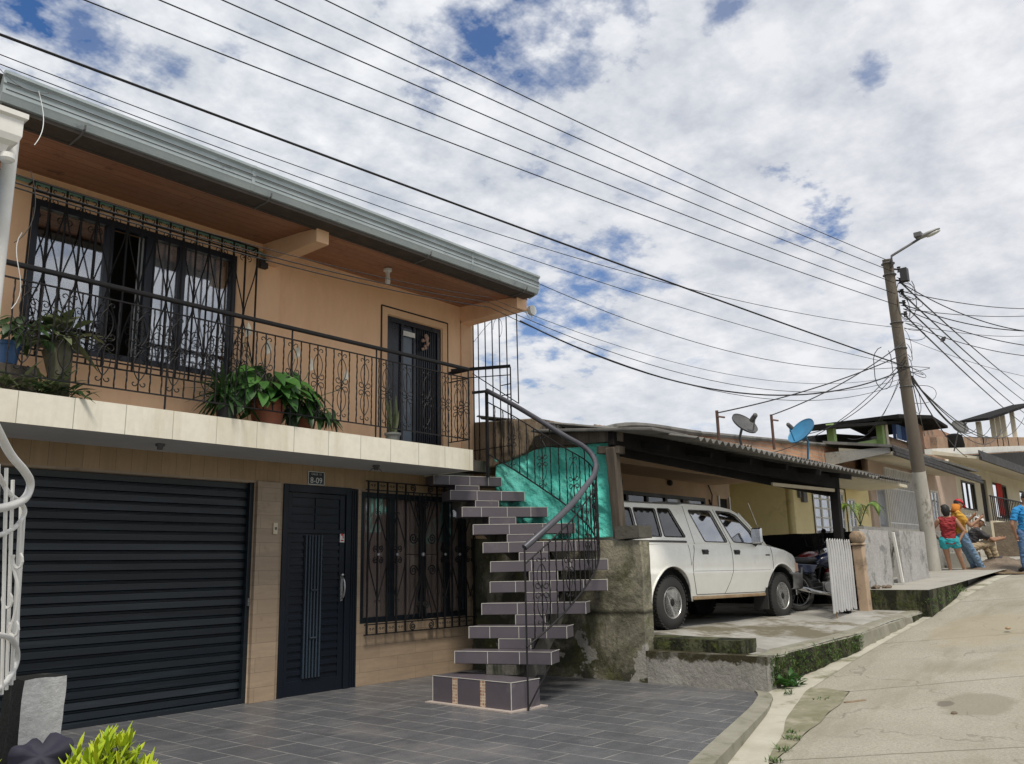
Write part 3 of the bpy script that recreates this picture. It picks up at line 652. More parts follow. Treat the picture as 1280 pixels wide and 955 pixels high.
# ground floor window and its grille
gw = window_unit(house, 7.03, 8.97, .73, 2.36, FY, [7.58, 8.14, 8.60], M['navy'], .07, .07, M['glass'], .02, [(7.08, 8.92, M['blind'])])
def scroll_pair(bm, cx, cz, r, y, up=1):
    for s in (-1, 1): tube(bm, spiral((cx + s * r * 1.05, cz), r, 1.35, (math.pi if s > 0 else 0), -s * up, 16, y), .0055, 4)
bm = nb(); GY = FY - .075
zb0, zt0 = .60, 2.49
X0, X1 = 7.06, 9.04
for z in (zb0, .72, 2.38, zt0): bar(bm, (X0 - .02, GY, z), (X1 + .02, GY, z), .014, .014)
bars = [7.08, 7.24, 7.40, 7.56, 7.72, 8.30, 8.44, 8.58, 8.72, 8.86, 9.02]
for x in bars: bar(bm, (x, GY, zb0), (x, GY, zt0), .019, .019)
bar(bm, (8.02, GY, .72), (8.02, GY, 2.38), .014, .014)
for x in [b_ + .08 for b_ in bars[:4]] + [b_ + .07 for b_ in bars[5:10]]:
    for zc in (.66, 2.435):
        for s in (-1, 1): tube(bm, spiral((x + s * .022, zc), .02, .9, (0 if s > 0 else math.pi), s, 8, GY), .005, 4)
for x in (7.85, 8.18):
    for zc in (.655, 2.44): tube(bm, spiral((x, zc), .055, 1.8, math.pi / 2 * (1 if zc < 1 else -1), 1 if x < 8 else -1, 20, GY), .008, 5)
def diamond(cx, half, cz=1.57):
    for s in (-1, 1):
        tube(bm, [(cx, GY - .008, 2.08), (cx + s * half * .9, GY - .008, cz + .16), (cx + s * half, GY - .008, cz), (cx + s * half * .9, GY - .008, cz - .16), (cx, GY - .008, 1.0)], .0085, 5)
        for u in (-1, 1): tube(bm, spiral((cx + s * .045, cz + u * .075), .042, 1.5, -u * math.pi / 2, s * u, 16, GY - .012), .0075, 5)
        for zc in (2.09, .99): tube(bm, spiral((cx + s * .03, zc), .025, .8, math.pi if s > 0 else 0, -s, 8, GY - .008), .005, 4)
for cx in (7.24, 7.56, 8.44, 8.72, 8.94): diamond(cx, .15)
for s in (-1, 1):
    for u in (-1, 1):
        for wd in (.27, .17, .06):
            tube(bm, bez((8.02 + s * .012, GY - .01, 1.57 + u * .02), (8.02 + s * .012, GY - .01, 1.57 + u * .35), (8.02 + s * wd * .5, GY - .01, 1.57 + u * .4), (8.02 + s * wd, GY - .01, 1.57 + u * .80), 8), .009, 5)
        tube(bm, spiral((8.02 + s * .17, 1.57 + u * .21), .075, 1.8, (math.pi if s > 0 else 0), s * u, 20, GY - .01), .009, 5)
        tube(bm, spiral((8.02 + s * .06, 1.57 + u * .66), .055, 1.6, (math.pi if s > 0 else 0), s * u, 18, GY - .01), .0085, 5)
bar(bm, (7.72, GY - .01, 1.57), (8.30, GY - .01, 1.57), .010, .010)
gg = obj('window_grille', bm, M['iron'], gw)
bm = nb()
for cx in (7.24, 7.56, 8.02, 8.44, 8.72): ball(bm, (cx, GY - .02, 1.57), .021 if cx != 8.02 else .028, 10, 6)
obj('grille_stud', bm, mat('silver_stud', (.5, .5, .5), .35, .7, bstr=0), gw, smooth=True)

# balcony slab with cream tile edge
BY = 7.60; BX0, BX1 = 1.95, 8.14
bm = nb(); bx(bm, BX0, BX1 - .012, BY + .012, FY - .002, 2.632, 2.87); slab = obj('balcony_slab', bm, M['soffit_grey'], house)
bm = nb(); bx(bm, BX0, BX1, BY, BY + .0118, 2.622, 2.895); bx(bm, BX1 - .0118, BX1, BY + .012, FY - .004, 2.622, 2.895); bx(bm, BX0, BX1 - .012, BY + .012, BY + .05, 2.871, 2.895); obj('edge_tile', bm, M['cream_tile'], slab)
bm = nb(); bx(bm, HX0, 9.06, FY, FY + .3, 2.66, 2.89); obj('floor_band', bm, M['soffit_grey'], house)
for x in (4.07, 6.83):
    bm = nb(); lathe(bm, [(.0, 2.63), (.045, 2.63), (.045, 2.61), (.028, 2.60), (.028, 2.575), (0, 2.575)], (x, 8.0, 0), 14); obj('ceiling_socket', bm, M['greyplastic'], slab, smooth=True, angle=40)
bm = nb()
for k_ in range(3):
    a_ = k_ * 2.1; tube(bm, [(6.83, 8.0, 2.60), (6.83 + .05 * math.cos(a_), 8.0 + .05 * math.sin(a_), 2.59), (6.83 + .09 * math.cos(a_), 8.0 + .09 * math.sin(a_), 2.56)], .004, 4)
obj('loose_wire', bm, M['wire'], slab)

# upper floor walls
WIN = (2.86, 5.08, 3.50, 4.98); DOR = (7.42, 8.48, 2.89, 4.80)
bm = wall_y(HX0, 5.66, 2.89, 5.30, 8.43, .30, [WIN]); obj('upper_wall', bm, M['peach'], house)
bm = wall_y(5.66, 9.12, 2.89, 5.30, UY, .23, [DOR]); obj('upper_wall', bm, M['peach'], house)
bm = nb(); bx(bm, 8.86, 9.13, UY - .02, UY - .001, 2.89, 5.0); obj('corner_strip', bm, M['peach2'], house)
for (a, b_, c_, d_) in ((7.33, 7.42, 2.89, 4.80), (8.48, 8.57, 2.89, 4.80), (7.33, 8.57, 4.80, 4.89)):
    bm = nb(); bx(bm, a, b_, UY - .012, UY - .001, c_, d_); obj('door_surround', bm, M['peach2'], house)
bm = nb()
for a, b_ in (((7.315, UY - .006, 2.9), (7.315, UY - .006, 4.905)), ((7.315, UY - .006, 4.905), (8.585, UY - .006, 4.905)), ((8.585, UY - .006, 4.905), (8.585, UY - .006, 2.9))): bar(bm, a, b_, .012, .016)
obj('painted_door_line', bm, M['wire'], house)
bm = nb(); bx(bm, 7.425, 8.475, UY + .05, UY + .09, 2.9, 4.795)
for (x0, x1, z0, z1) in ((7.43, 7.50, 2.9, 4.79), (8.40, 8.47, 2.9, 4.79), (7.50, 8.40, 4.72, 4.79), (7.50, 8.40, 2.9, 3.0), (7.70, 7.74, 3.0, 4.72), (7.93, 7.97, 3.0, 4.72)): bx(bm, x0, x1, UY + .02, UY + .0495, z0, z1)
for i in range(9): bx(bm, 8.02 + i * .042, 8.035 + i * .042, UY + .035, UY + .0495, 3.0, 4.72)
bd = obj('balcony_door', bm, mat('near_black_door_paint', (.012, .014, .022), .3, bstr=.05), house, bevel=.003)
bm = nb(); bx(bm, 7.745, 7.925, UY + .040, UY + .0493, 3.05, 4.68); obj('door_glass', bm, mat('ribbed_glass', (.10, .13, .17), .15, bstr=.1), bd)
bm = nb(); bx(bm, 7.73, 7.95, UY + .008, UY + .0195, 4.56, 4.63); obj('door_label', bm, M['sticker'], bd)
bm = nb()
random.seed(5)
for i in range(9):
    c_ = Vector((8.12 + random.uniform(-.05, .05), UY - .02, 4.62 - i * .025)); ball(bm, c_, (random.uniform(.02, .035),) * 3, 8, 6)
obj('door_wreath', bm, mat('pinkish_wreath', (.45, .30, .24), .9), bd, smooth=True)
# large upstairs window
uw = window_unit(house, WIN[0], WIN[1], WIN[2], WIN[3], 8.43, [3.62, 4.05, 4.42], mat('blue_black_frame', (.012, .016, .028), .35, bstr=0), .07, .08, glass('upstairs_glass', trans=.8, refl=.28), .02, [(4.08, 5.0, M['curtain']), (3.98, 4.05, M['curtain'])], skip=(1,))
bm = nb(); y_ = 8.43 - .14
gx0, gx1, gz0, gz1 = 2.80, 5.24, 3.38, 5.08
for z in (gz0, gz0 + .06, gz1, gz1 - .10): bar(bm, (gx0, y_, z), (gx1, y_, z), .014, .014)
for x in (gx0, gx1):
    for z in (gz0, gz0 + .06, gz1): bar(bm, (x, y_, z), (x, 8.425, z), .014, .014)
n = 16
for i in range(n + 1):
    x = gx0 + (gx1 - gx0) * i / n; bar(bm, (x, y_, gz0), (x, y_, gz1), .016, .016)
    if i < n:
        xm = x + (gx1 - gx0) / n / 2
        for s in (-1, 1): tube(bm, spiral((xm + s * .03, gz1 - .05), .03, .7, -math.pi / 2, s, 8, y_), .005, 4); tube(bm, spiral((xm + s * .03, gz0 + .10), .035, .6, math.pi / 2, -s, 8, y_), .005, 4)
for i in range(0, n, 2):
    xc = gx0 + (gx1 - gx0) * (i + 1) / n; hw = (gx1 - gx0) / n
    for s in (-1, 1):
        tube(bm, bez((xc, y_ - .008, 4.20), (xc + s * .02, y_ - .008, 4.5), (xc + s * hw * .9, y_ - .008, 4.6), (xc + s * hw, y_ - .008, 4.98), 8), .008, 4)
        tube(bm, bez((xc, y_ - .008, 4.20), (xc + s * .02, y_ - .008, 4.0), (xc + s * hw * .9, y_ - .008, 3.9), (xc + s * hw, y_ - .008, 3.5), 8), .008, 4)
        for zc, rr in ((3.78, .06), (3.66, .05), (3.88, .045)): tube(bm, spiral((xc + s * rr * 1.1, zc), rr, 1.2, math.pi if s > 0 else 0, -s, 12, y_ - .008), .005, 4)
        tube(bm, spiral((xc + s * .04, 4.92), .04, 1.1, -math.pi / 2, s, 10, y_ - .008), .005, 4)
obj('window_grille', bm, M['iron'], uw)
# electrical box and conduit under the soffit
bm = nb(); tube(bm, [(2.1, 8.39, 5.10), (5.28, 8.39, 5.10), (5.42, 8.39, 5.05), (5.42, 8.39, 4.90)], .018, 8); obj('green_conduit', bm, mat('green_hose', (.16, .34, .27), .5, bstr=0), house)
bm = nb(); bx(bm, 5.34, 5.44, 8.36, 8.428, 4.90, 5.02); obj('junction_box', bm, M['plastic'], house, bevel=.006)

# roof: beams, soffit, gutter
def soz(y): return 5.22 - (8.5 - y) * .075
bm = nb(); poly_prism(bm, [(1.95, 7.40, soz(7.40)), (1.95, 8.8, soz(8.8)), (1.95, 8.8, soz(8.8) + .05), (1.95, 7.40, soz(7.40) + .05)], (7.17, 0, 0)); obj('wood_soffit', bm, M['wood_soffit'], house)
for x0, x1 in ((5.40, 5.57), (8.86, 9.08)):
    bm = nb(); poly_prism(bm, [(x0, 7.38, 4.965), (x0, 8.60, 4.965), (x0, 8.60, 5.26), (x0, 7.38, 5.125)], (x1 - x0, 0, 0)); obj('roof_beam', bm, M['peach2'] if x0 < 6 else M['peach'], house, bevel=.006)
bm = nb()
bx(bm, 2.12, 9.0, 7.17, 7.399, soz(7.3) - .012, soz(7.3) + .03)
for y in (7.385,): bx(bm, 2.12, 9.0, y, y + .03, soz(y) - .03, soz(y) - .003)
obj('fascia_batten', bm, mat('dark_batten', (.07, .055, .045), .8, scale=6), house)
# gutter with stepped front
gp = [(7.30, 5.12), (7.15, 5.16), (7.13, 5.215), (7.125, 5.225), (7.125, 5.30), (7.115, 5.31), (7.115, 5.32), (7.13, 5.33), (7.13, 5.37), (7.10, 5.39), (7.10, 5.415), (7.14, 5.42)]
bm = nb(); gx = [1.95, 2.12, 2.121, 4.6, 4.61, 7.5, 7.51, 9.05]
gx = [2.10, 9.05]
rows = [[bm.verts.new((x, y, z)) for y, z in gp] for x in gx]
for i in range(len(gp) - 1): bm.faces.new((rows[0][i], rows[0][i + 1], rows[1][i + 1], rows[1][i]))
bm.faces.new(rows[1]); bm.faces.new(rows[0])
gut = obj('roof_gutter', bm, M['galv'], house, solid=.004)
for x in (4.40, 7.65):
    bm = nb()
    pr = [bm.verts.new((x, y - .004, z)) for y, z in gp[1:-1]]; p2 = [bm.verts.new((x + .035, y - .004, z)) for y, z in gp[1:-1]]
    for i in range(len(pr) - 1): bm.faces.new((pr[i], p2[i], p2[i + 1], pr[i + 1]))
    obj('gutter_joint', bm, M['galv'], gut, solid=.006)
bm = nb()
for x in (2.75, 4.62, 6.9, 8.75): tube(bm, [(x, 7.42, 5.11), (x, 7.17, 5.115), (x, 7.105, 5.15), (x, 7.10, 5.185)], .010, 5)
obj('gutter_bracket', bm, M['greyplastic'], gut)
bm = nb(); poly_prism(bm, [(1.95, 7.16, 5.40), (1.95, 12, 6.35), (1.95, 16, 5.5), (1.95, 16, 5.4), (1.95, 12, 6.25), (1.95, 7.3, 5.31)], (7.12, 0, 0)); obj('roof', bm, M['asb'], house)
bm = nb(); poly_prism(bm, [(9.05, FY, -.1), (9.05, 16, -.1), (9.05, 16, 5.35), (9.05, 12, 6.2), (9.05, 8.8, 5.6), (9.05, FY, 5.3)], (.07, 0, 0)); obj('side_wall', bm, M['tanwall'], house)
bm = nb(); lathe(bm, [(0, 5.16), (.055, 5.16), (.055, 5.13), (.03, 5.12), (.026, 5.06), (.034, 5.03), (.034, 4.99), (.03, 4.96), (.0, 4.945)], (6.9, 7.9, 0), 16); obj('ceiling_lamp', bm, M['bulb'], house, smooth=True, angle=40)
bm = nb(); lathe(bm, [(0, -.04), (.072, -.04), (.078, 0), (.072, .02), (0, .03)], (9.15, 7.36, 4.98), 22, 'y'); tube(bm, bez((9.06, 7.40, 4.97), (9.1, 7.36, 4.82), (9.2, 7.36, 4.82), (9.17, 7.37, 4.92)), .006, 5); tube(bm, [(9.05, 7.42, 4.98), (9.15, 7.38, 4.98)], .02, 6)
obj('round_spotlight', bm, M['bulb'], house, smooth=True, angle=40)

bm = nb(); tube(bm, [(2.12, 7.122, 5.262), (9.04, 7.122, 5.262)], .004, 4); tube(bm, [(2.12, 7.112, 5.318), (9.04, 7.112, 5.318)], .005, 4); obj('gutter_seam', bm, M['greyplastic'], gut)
# balcony railing: one handrail, single bars, ornamented bars
rl = nb(); bar(rl, (1.95, BY + .03, 3.985), (8.11, BY + .03, 3.985), .045, .045); bar(rl, (8.11, BY + .03, 3.985), (8.11, 8.0, 3.985), .045, .045)
railing = obj('balcony_railing', rl, M['iron'], house, bevel=.012)
bm = nb()
for z in (3.86, 3.035): bar(bm, (1.95, BY + .03, z), (8.11, BY + .03, z), .018, .012); bar(bm, (8.11, BY + .03, z), (8.11, 8.0, z), .018, .012)
obj('cross_rail', bm, M['iron'], railing)
def twisted(bm, x, y, z0, z1, r=.0075):
    n = 26; pts = [(x + .0022 * math.cos(i * 1.57), y + .0022 * math.sin(i * 1.57), z0 + (z1 - z0) * i / n) for i in range(n + 1)]
    tube(bm, pts, [r * (1.12 if i % 2 else .85) for i in range(n + 1)], 4)
bm = nb(); twisted(bm, 0, 0, 3.035, 3.86); b0 = obj('baluster', bm, M['iron'], None)
bm = nb(); twisted(bm, 0, 0, 3.035, 3.86)
for s in (-1, 1):
    for zc, u in ((3.45, 1), (3.45, -1)):
        tube(bm, bez((0, -.008, zc + u * .02), (s * .085, -.008, zc + u * .12), (s * .075, -.008, zc + u * .24), (s * .004, -.008, zc + u * .31), 9), .0055, 4)
        tube(bm, spiral((s * .045, zc + u * .34), .035, .75, math.pi + (0 if s > 0 else math.pi), s * -u, 9, -.008), .0055, 4)
        tube(bm, spiral((s * .055, zc + u * .055), .05, 1.0, (math.pi if s > 0 else 0), s * u, 12, -.008), .0055, 4)
ball(bm, (0, -.008, 3.45), .014, 8, 6)
b1 = obj('ornamented_baluster', bm, M['iron'], None)
bars_x = [8.11 - .112 * i for i in range(80)]
def put(src, x, y, parent, rot=0, first=[0]):
    o = src if not src.get('used') else src.copy()
    if src.get('used'): COL.objects.link(o); del o['used']
    else: src['used'] = 1
    o.parent = parent; W_ = wm(parent); o.matrix_parent_inverse = W_.inverted(); o.location = (x, y, 0); o.rotation_euler = (0, 0, rot); return o
i = 0
for x in bars_x:
    if x < 2.2: break
    put(b1 if i % 3 == 1 else b0, x, BY + .03, railing); i += 1
for k_, y in enumerate((7.74, 7.85, 7.96)): put(b0 if k_ != 1 else b1, 8.11, y, railing, R(90))
for x in (8.10, 6.5, 5.3, 3.9, 2.35):
    bm = nb(); bar(bm, (x, BY + .03, 2.89), (x, BY + .03, 3.98), .014, .014); obj('railing_post', bm, M['iron'], railing)
for o in (b0, b1):
    if 'used' in o: del o['used']

# iron cage beside the stair landing
bm = nb()
for y in (8.34, 8.20, 8.06, 7.92, 7.78): bar(bm, (9.08, y, 2.92), (9.08, y, 4.965), .012, .012)
bar(bm, (9.08, 7.58, 3.64), (9.08, 7.58, 4.965), .012, .012); bar(bm, (9.08, 8.46, 4.22), (9.08, 7.58, 3.64), .012, .012)
bar(bm, (9.08, 8.46, 3.06), (9.08, 7.72, 3.06), .012, .012)
bar(bm, (9.08, 8.44, 2.92), (9.08, 8.44, 4.965), .012, .012)
for z in (3.95, 3.80): bar(bm, (9.08, 7.90, z), (9.08, 7.72, z), .012, .012)
cg = obj('landing_cage', bm, M['iron'], house)
bm = nb(); bar(bm, (8.60, 8.44, 4.185), (9.08, 7.72, 4.21), .045, .04); bar(bm, (9.08, 7.72, 2.93), (9.08, 7.72, 4.2), .014, .014); bar(bm, (8.60, 8.44, 4.06), (9.08, 7.72, 4.08), .012, .012); obj('cage_handrail', bm, M['iron'], cg)
bm = nb(); tube(bm, [(9.08, 7.95 + .09 * math.cos(t * .5), 4.82 + .16 * math.sin(t * .5)) for t in range(10)], .004, 4); tube(bm, bez((9.08, 8.44, 4.7), (9.08, 8.3, 4.8), (9.08, 8.2, 4.9), (9.08, 8.05, 4.96)), .004, 4); obj('loose_wire', bm, M['wire'], cg)
bm = nb(); bx(bm, 8.16, 9.2, 8.22, 8.50, 2.72, 2.88); obj('stair_landing', bm, M['steel_conc'], house)

# ================================================================== CURVED OUTDOOR STAIRCASE
stair = thing('outdoor_staircase', 'curved open staircase of dark tiled steps with iron railing climbing to the balcony', 'staircase', (6.9, 6.1, 0))
def tiled_box(name, corners, z0, z1, parent, grout_at=(), m=None):
    """corners: 4 xy, front edge first (front-left, front-right, back-right, back-left)"""
    bm = nb(); poly_prism(bm, [(x, y, z0) for x, y in corners], (0, 0, z1 - z0)); o = obj(name, bm, m or M['step_tile'], parent, bevel=.004)
    return o
def grout_lines(corners, z0, z1, parent, ts):
    bm = nb(); P = [Vector((x, y, 0)) for x, y in corners]; e = .0025
    cen = sum(P, Vector()) / 4
    def out(p): return p + (p - cen).normalized() * e
    a, b_, c_, d_ = [out(p) for p in P]
    wd = .006
    for p, q in ((a, b_), (b_, c_)):
        bar(bm, p + Vector((0, 0, z1 + .001)), q + Vector((0, 0, z1 + .001)), wd, wd)
    bar(bm, b_ + Vector((0, 0, z0)), b_ + Vector((0, 0, z1)), wd, wd); bar(bm, a + Vector((0, 0, z0)), a + Vector((0, 0, z1)), wd, wd)
    nrm = (b_ - a).cross(Vector((0, 0, 1))).normalized() * .002
    for t in ts:
        p = a.lerp(b_, t) + nrm; bar(bm, p + Vector((0, 0, z0 + .002)), p + Vector((0, 0, z1)), wd, .003, up=nrm)
    obj('grout_line', bm, M['grout'], parent)
bc = [(6.62, 6.80), (6.58, 5.68), (7.0, 5.66), (7.04, 6.78)]
base = tiled_box('stair_base', bc, -.02, .27, stair); grout_lines(bc, 0, .27, base, ())
for t in (.30, .66):
    bm = nb(); p = Vector((6.62, 6.80, 0)).lerp(Vector((6.58, 5.68, 0)), t); bx(bm, p.x - .004, p.x + .01, p.y - .035, p.y + .035, .005, .266)
    obj('mosaic_strip', bm, M['mosaic'], base)
bm = nb(); poly_prism(bm, [(6.55, 6.85, .002), (6.50, 5.62, .002), (7.05, 5.60, .002), (7.08, 6.82, .002)], (0, 0, .014)); obj('mortar_bed', bm, mat('rough_mortar', (.42, .36, .32), .95, bstr=.8, scale=14), base)
SL = [(6.82, 6.67), (7.11, 6.73), (7.40, 6.80), (7.66, 6.90), (7.84, 7.05), (7.94, 7.26), (8.0, 7.48), (8.01, 7.68), (8.02, 7.90), (8.06, 8.25)]
SR = [(7.20, 5.66), (7.53, 5.70), (7.92, 5.72), (8.42, 5.76), (8.73, 5.95), (8.92, 6.20), (9.0, 6.62), (9.02, 7.08), (9.03, 7.48), (9.04, 7.90)]
for i in range(10):
    zt = .505 + .2345 * i; a, b_ = Vector(SL[i]), Vector(SR[i]); d = (b_ - a).normalized(); nrm = Vector((-d.y, d.x)); 
    dep = .30
    if nrm.dot(Vector((1, 1))) < 0: nrm = -nrm
    cs = [a, b_, b_ + nrm * dep, a + nrm * dep]
    tr = tiled_box('step', cs, zt - .125, zt, stair)
    grout_lines(cs, zt - .125, zt, tr, (.22, .52, .80) if i % 2 else (.35, .68))
    # support block on the spine
    L_ = (b_ - a).length; t0, t1 = .33 - .02 * (i % 2), .33 + .34 / L_
    p, q = a.lerp(b_, t0) + nrm * .004, a.lerp(b_, t1) + nrm * .004
    cs = [p, q, q + nrm * .25, p + nrm * .25]; zb_ = zt - .125 - .112
    rb = tiled_box('riser_block', cs, zb_ + .0015, zt - .1265, stair, m=M['step_tile'] if i else M['steel_conc'])
    if i > 0: grout_lines(cs, zb_ + .003, zt - .13, rb, ())
# concrete spine following the steps underneath
bm = nb(); prev = None
for i in range(10):
    a, b_ = Vector(SL[i]), Vector(SR[i]); d = (b_ - a).normalized(); nrm = Vector((-d.y, d.x)); 
    if nrm.dot(Vector((1, 1))) < 0: nrm = -nrm
    L_ = (b_ - a).length; p, q = a.lerp(b_, .38) + nrm * .26, a.lerp(b_, .38 + .32 / L_) + nrm * .26; zt = .505 + .2345 * i - .127
    row = [bm.verts.new((p.x, p.y, zt)), bm.verts.new((q.x, q.y, zt)), bm.verts.new((q.x, q.y, zt - .30)), bm.verts.new((p.x, p.y, zt - .30))]
    if prev:
        for k_ in range(4): bm.faces.new((prev[k_], prev[(k_ + 1) % 4], row[(k_ + 1) % 4], row[k_]))
    else: bm.faces.new(row)
    prev = row
bm.faces.new(prev[::-1]); obj('stair_spine', bm, M['steel_conc'], stair)
# railing
HP = [(6.72, 5.58, 1.56), (7.05, 5.50, 1.79), (7.41, 5.50, 2.0), (7.80, 5.57, 2.23), (8.18, 5.70, 2.42), (8.50, 5.91, 2.62), (8.74, 6.22, 2.83), (8.80, 6.58, 3.03), (8.78, 7.0, 3.30), (8.80, 7.45, 3.57), (8.76, 7.90, 3.83)]
def cr(P, n=5):
    out = []; P = [Vector(p) for p in P]; Q = [P[0] * 2 - P[1]] + P + [P[-1] * 2 - P[-2]]
    for i in range(1, len(Q) - 2):
        for k_ in range(n):
            t = k_ / n; p0, p1, p2, p3 = Q[i - 1:i + 3]
            out.append(.5 * ((2 * p1) + (p2 - p0) * t + (2 * p0 - 5 * p1 + 4 * p2 - p3) * t * t + (3 * p1 - p0 - 3 * p2 + p3) * t ** 3))
    return out + [P[-1]]
hp = cr(HP, 6); 
LPZ = [(0, .60), (2, 1.0), (3.5, 1.30), (4.5, 1.52), (5.5, 1.72), (6.5, 1.98), (8, 2.40), (10, 2.93)]
def lowz(u): return interp(u, LPZ)
bm = nb(); tube(bm, hp, .034, 10); hr = obj('stair_railing', bm, M['rail'], stair, smooth=True, angle=50)
bm = nb(); tube(bm, [p - Vector((0, 0, .16)) for p in hp], .009, 5)
tube(bm, [Vector((p.x, p.y, lowz(i / 6))) for i, p in enumerate(hp)], .011, 5)
obj('cross_rail', bm, M['iron'], hr)
for a_, b_, w_, nm_ in (((6.74, 5.60, 0), (6.72, 5.58, 1.55), .018, 'railing_post'), ((8.76, 7.90, 2.6), (8.76, 7.90, 3.82), .035, 'railing_post'), ((8.76, 7.90, 3.82), (8.62, 8.05, 3.80), .035, 'handrail_end'), ((6.74, 5.60, .02), (7.12, 5.62, .38), .012, 'brace')):
    bm = nb(); bar(bm, a_, b_, w_, w_); obj(nm_, bm, M['iron'], hr)
for k_ in range(1, 33):
    u = k_ * 10 / 33; i0 = min(int(u * 6), len(hp) - 2); f = u * 6 - i0; p = hp[i0].lerp(hp[i0 + 1], f); z0, z1 = lowz(u), p.z - .16
    bm = nb(); twisted(bm, p.x, p.y, z0, z1 + (.14 if k_ % 5 == 0 else 0), .0075)
    if k_ % 4 == 2:
        d = (hp[i0 + 1] - hp[i0]); d.z = 0; d.normalize(); zc = (z0 + z1) / 2
        def tr_(pt): return (p.x + d.x * pt[0], p.y + d.y * pt[0], pt[2])
        for s in (-1, 1):
            for uu in (-1, 1):
                tube(bm, [tr_(q_) for q_ in bez((0, 0, zc + uu * .02), (s * .085, 0, zc + uu * .10), (s * .075, 0, zc + uu * .2), (s * .004, 0, zc + uu * .27), 8)], .0055, 4)
                tube(bm, [tr_(q_) for q_ in spiral((s * .045, zc + uu * .30), .033, .75, math.pi + (0 if s > 0 else math.pi), s * -uu, 8, 0)], .0055, 4)
                tube(bm, [tr_(q_) for q_ in spiral((s * .055, zc + uu * .055), .045, 1.0, (math.pi if s > 0 else 0), s * uu, 10, 0)], .0055, 4)
        obj('ornamented_baluster', bm, M['iron'], hr)
    else: obj('baluster', bm, M['iron'], hr)

# ================================================================== CAR LOT NEXT DOOR: retaining walls, carport, tarp
def rough_box(name, x0, x1, y0, y1, z0, z1, m, amp=.012, label=None, cat=None, parent=None, n=.12, topf=None):
    """old rendered masonry with uneven faces"""
    bm = nb(); bx(bm, x0, x1, y0, y1, z0, z1)
    L_ = max(x1 - x0, y1 - y0, z1 - z0); 
    for ax, (a, b_) in enumerate(((x0, x1), (y0, y1), (z0, z1))):
        k = int((b_ - a) / n)
        for i in range(1, k):
            no = [0, 0, 0]; no[ax] = 1; cpt = [0, 0, 0]; cpt[ax] = a + (b_ - a) * i / k
            bmesh.ops.bisect_plane(bm, geom=bm.verts[:] + bm.edges[:] + bm.faces[:], plane_co=cpt, plane_no=no)
    for v in bm.verts:
        nv = noise.noise_vector(v.co * 2.3) * amp + noise.noise_vector(v.co * 7) * amp * .5
        v.co += nv
        if topf and abs(v.co.z - z1) < amp * 3: v.co.z = topf(v.co) + nv.z
    o = obj(name, bm, m, parent, smooth=True, angle=35)
    if cat: tag(o, label, cat)
    return o
rough_box('retaining_wall', 9.06, 9.26, 5.68, 12, -.3, 1.69, M['mosswall'], .014, 'tall mouldy render wall behind the tiled staircase, under the green tarp', 'wall', topf=lambda c: 1.66 + (c.y - 5.7) * .05)
rough_box('low_wall', 9.05, 9.26, 4.17, 5.675, -.3, .362, M['conc_wall_low'], .008, 'low grey patchy wall along the tiled forecourt edge below the car lot', 'wall')
rough_box('mossy_step', 9.24, 9.66, 4.55, 5.98, .30, .50, M['mosskerb'], .012, 'moss covered concrete step beside the rear wheel of the white pickup', 'step')
rough_box('masonry_block', 9.02, 9.3, 5.66, 6.02, 1.69, 1.84, M['steel_conc'], .01, 'dark concrete block at the foot of the grey timber post', 'block')
random.seed(11)
# water tank / planter of stained concrete behind the landing
bm = nb()
poly_prism(bm, [(9.12, 8.6, 2.75), (9.12, 8.6, 3.50), (9.12, 7.28, 3.40), (9.12, 7.33, 3.15), (9.12, 7.50, 2.93), (9.12, 8.1, 2.80)], (.9, 0, 0))
tk = obj('concrete_tank', bm, mat_moss('stained_tank_concrete', (.30, .24, .17), (.22, .17, .12), amt=.5, gamt=.8, scale=2.2, moss=(.05, .045, .035)), bevel=.02); tag(tk, 'rain streaked brown concrete tank behind the stair landing rail', 'tank')

carport = thing('carport', 'carport of dark timber beams and corrugated sheets over the white pickup', 'carport', (11.5, 6.5, .5))
bm = nb(); bar(bm, (9.14, 6.02, 1.70), (9.05, 6.02, 2.84), .13, .13, up=(0, 1, 0)); obj('timber_post', bm, M['oldwood'], carport, bevel=.01)
bm = nb(); bar(bm, (9.10, 5.9, 2.80), (9.10, 6.25, 2.83), .14, .10); obj('post_cap', bm, M['oldwood'], carport, bevel=.01)
bm = nb(); bar(bm, (9.10, 5.9, 2.99), (9.10, 7.27, 3.06), .10, .16); obj('side_beam', bm, M['oldwood'], carport, bevel=.008)
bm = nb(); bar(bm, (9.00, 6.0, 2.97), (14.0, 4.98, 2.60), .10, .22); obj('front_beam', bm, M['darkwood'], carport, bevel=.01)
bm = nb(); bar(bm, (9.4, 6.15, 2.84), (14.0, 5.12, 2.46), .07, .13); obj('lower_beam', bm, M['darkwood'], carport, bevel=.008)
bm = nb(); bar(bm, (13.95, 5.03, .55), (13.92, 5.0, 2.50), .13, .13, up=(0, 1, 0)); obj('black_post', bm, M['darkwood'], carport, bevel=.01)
for i in range(6):
    x = 9.5 + i * .85; y0 = 5.95 - (x - 9.05) * .19; z0 = 2.76 + (y0 - .4 - 4.85) * .2 - .07
    bm = nb(); bar(bm, (x, y0 - .4, z0), (x + .1, 8.5, 3.44), .06, .08); obj('rafter', bm, M['darkwood'], carport)
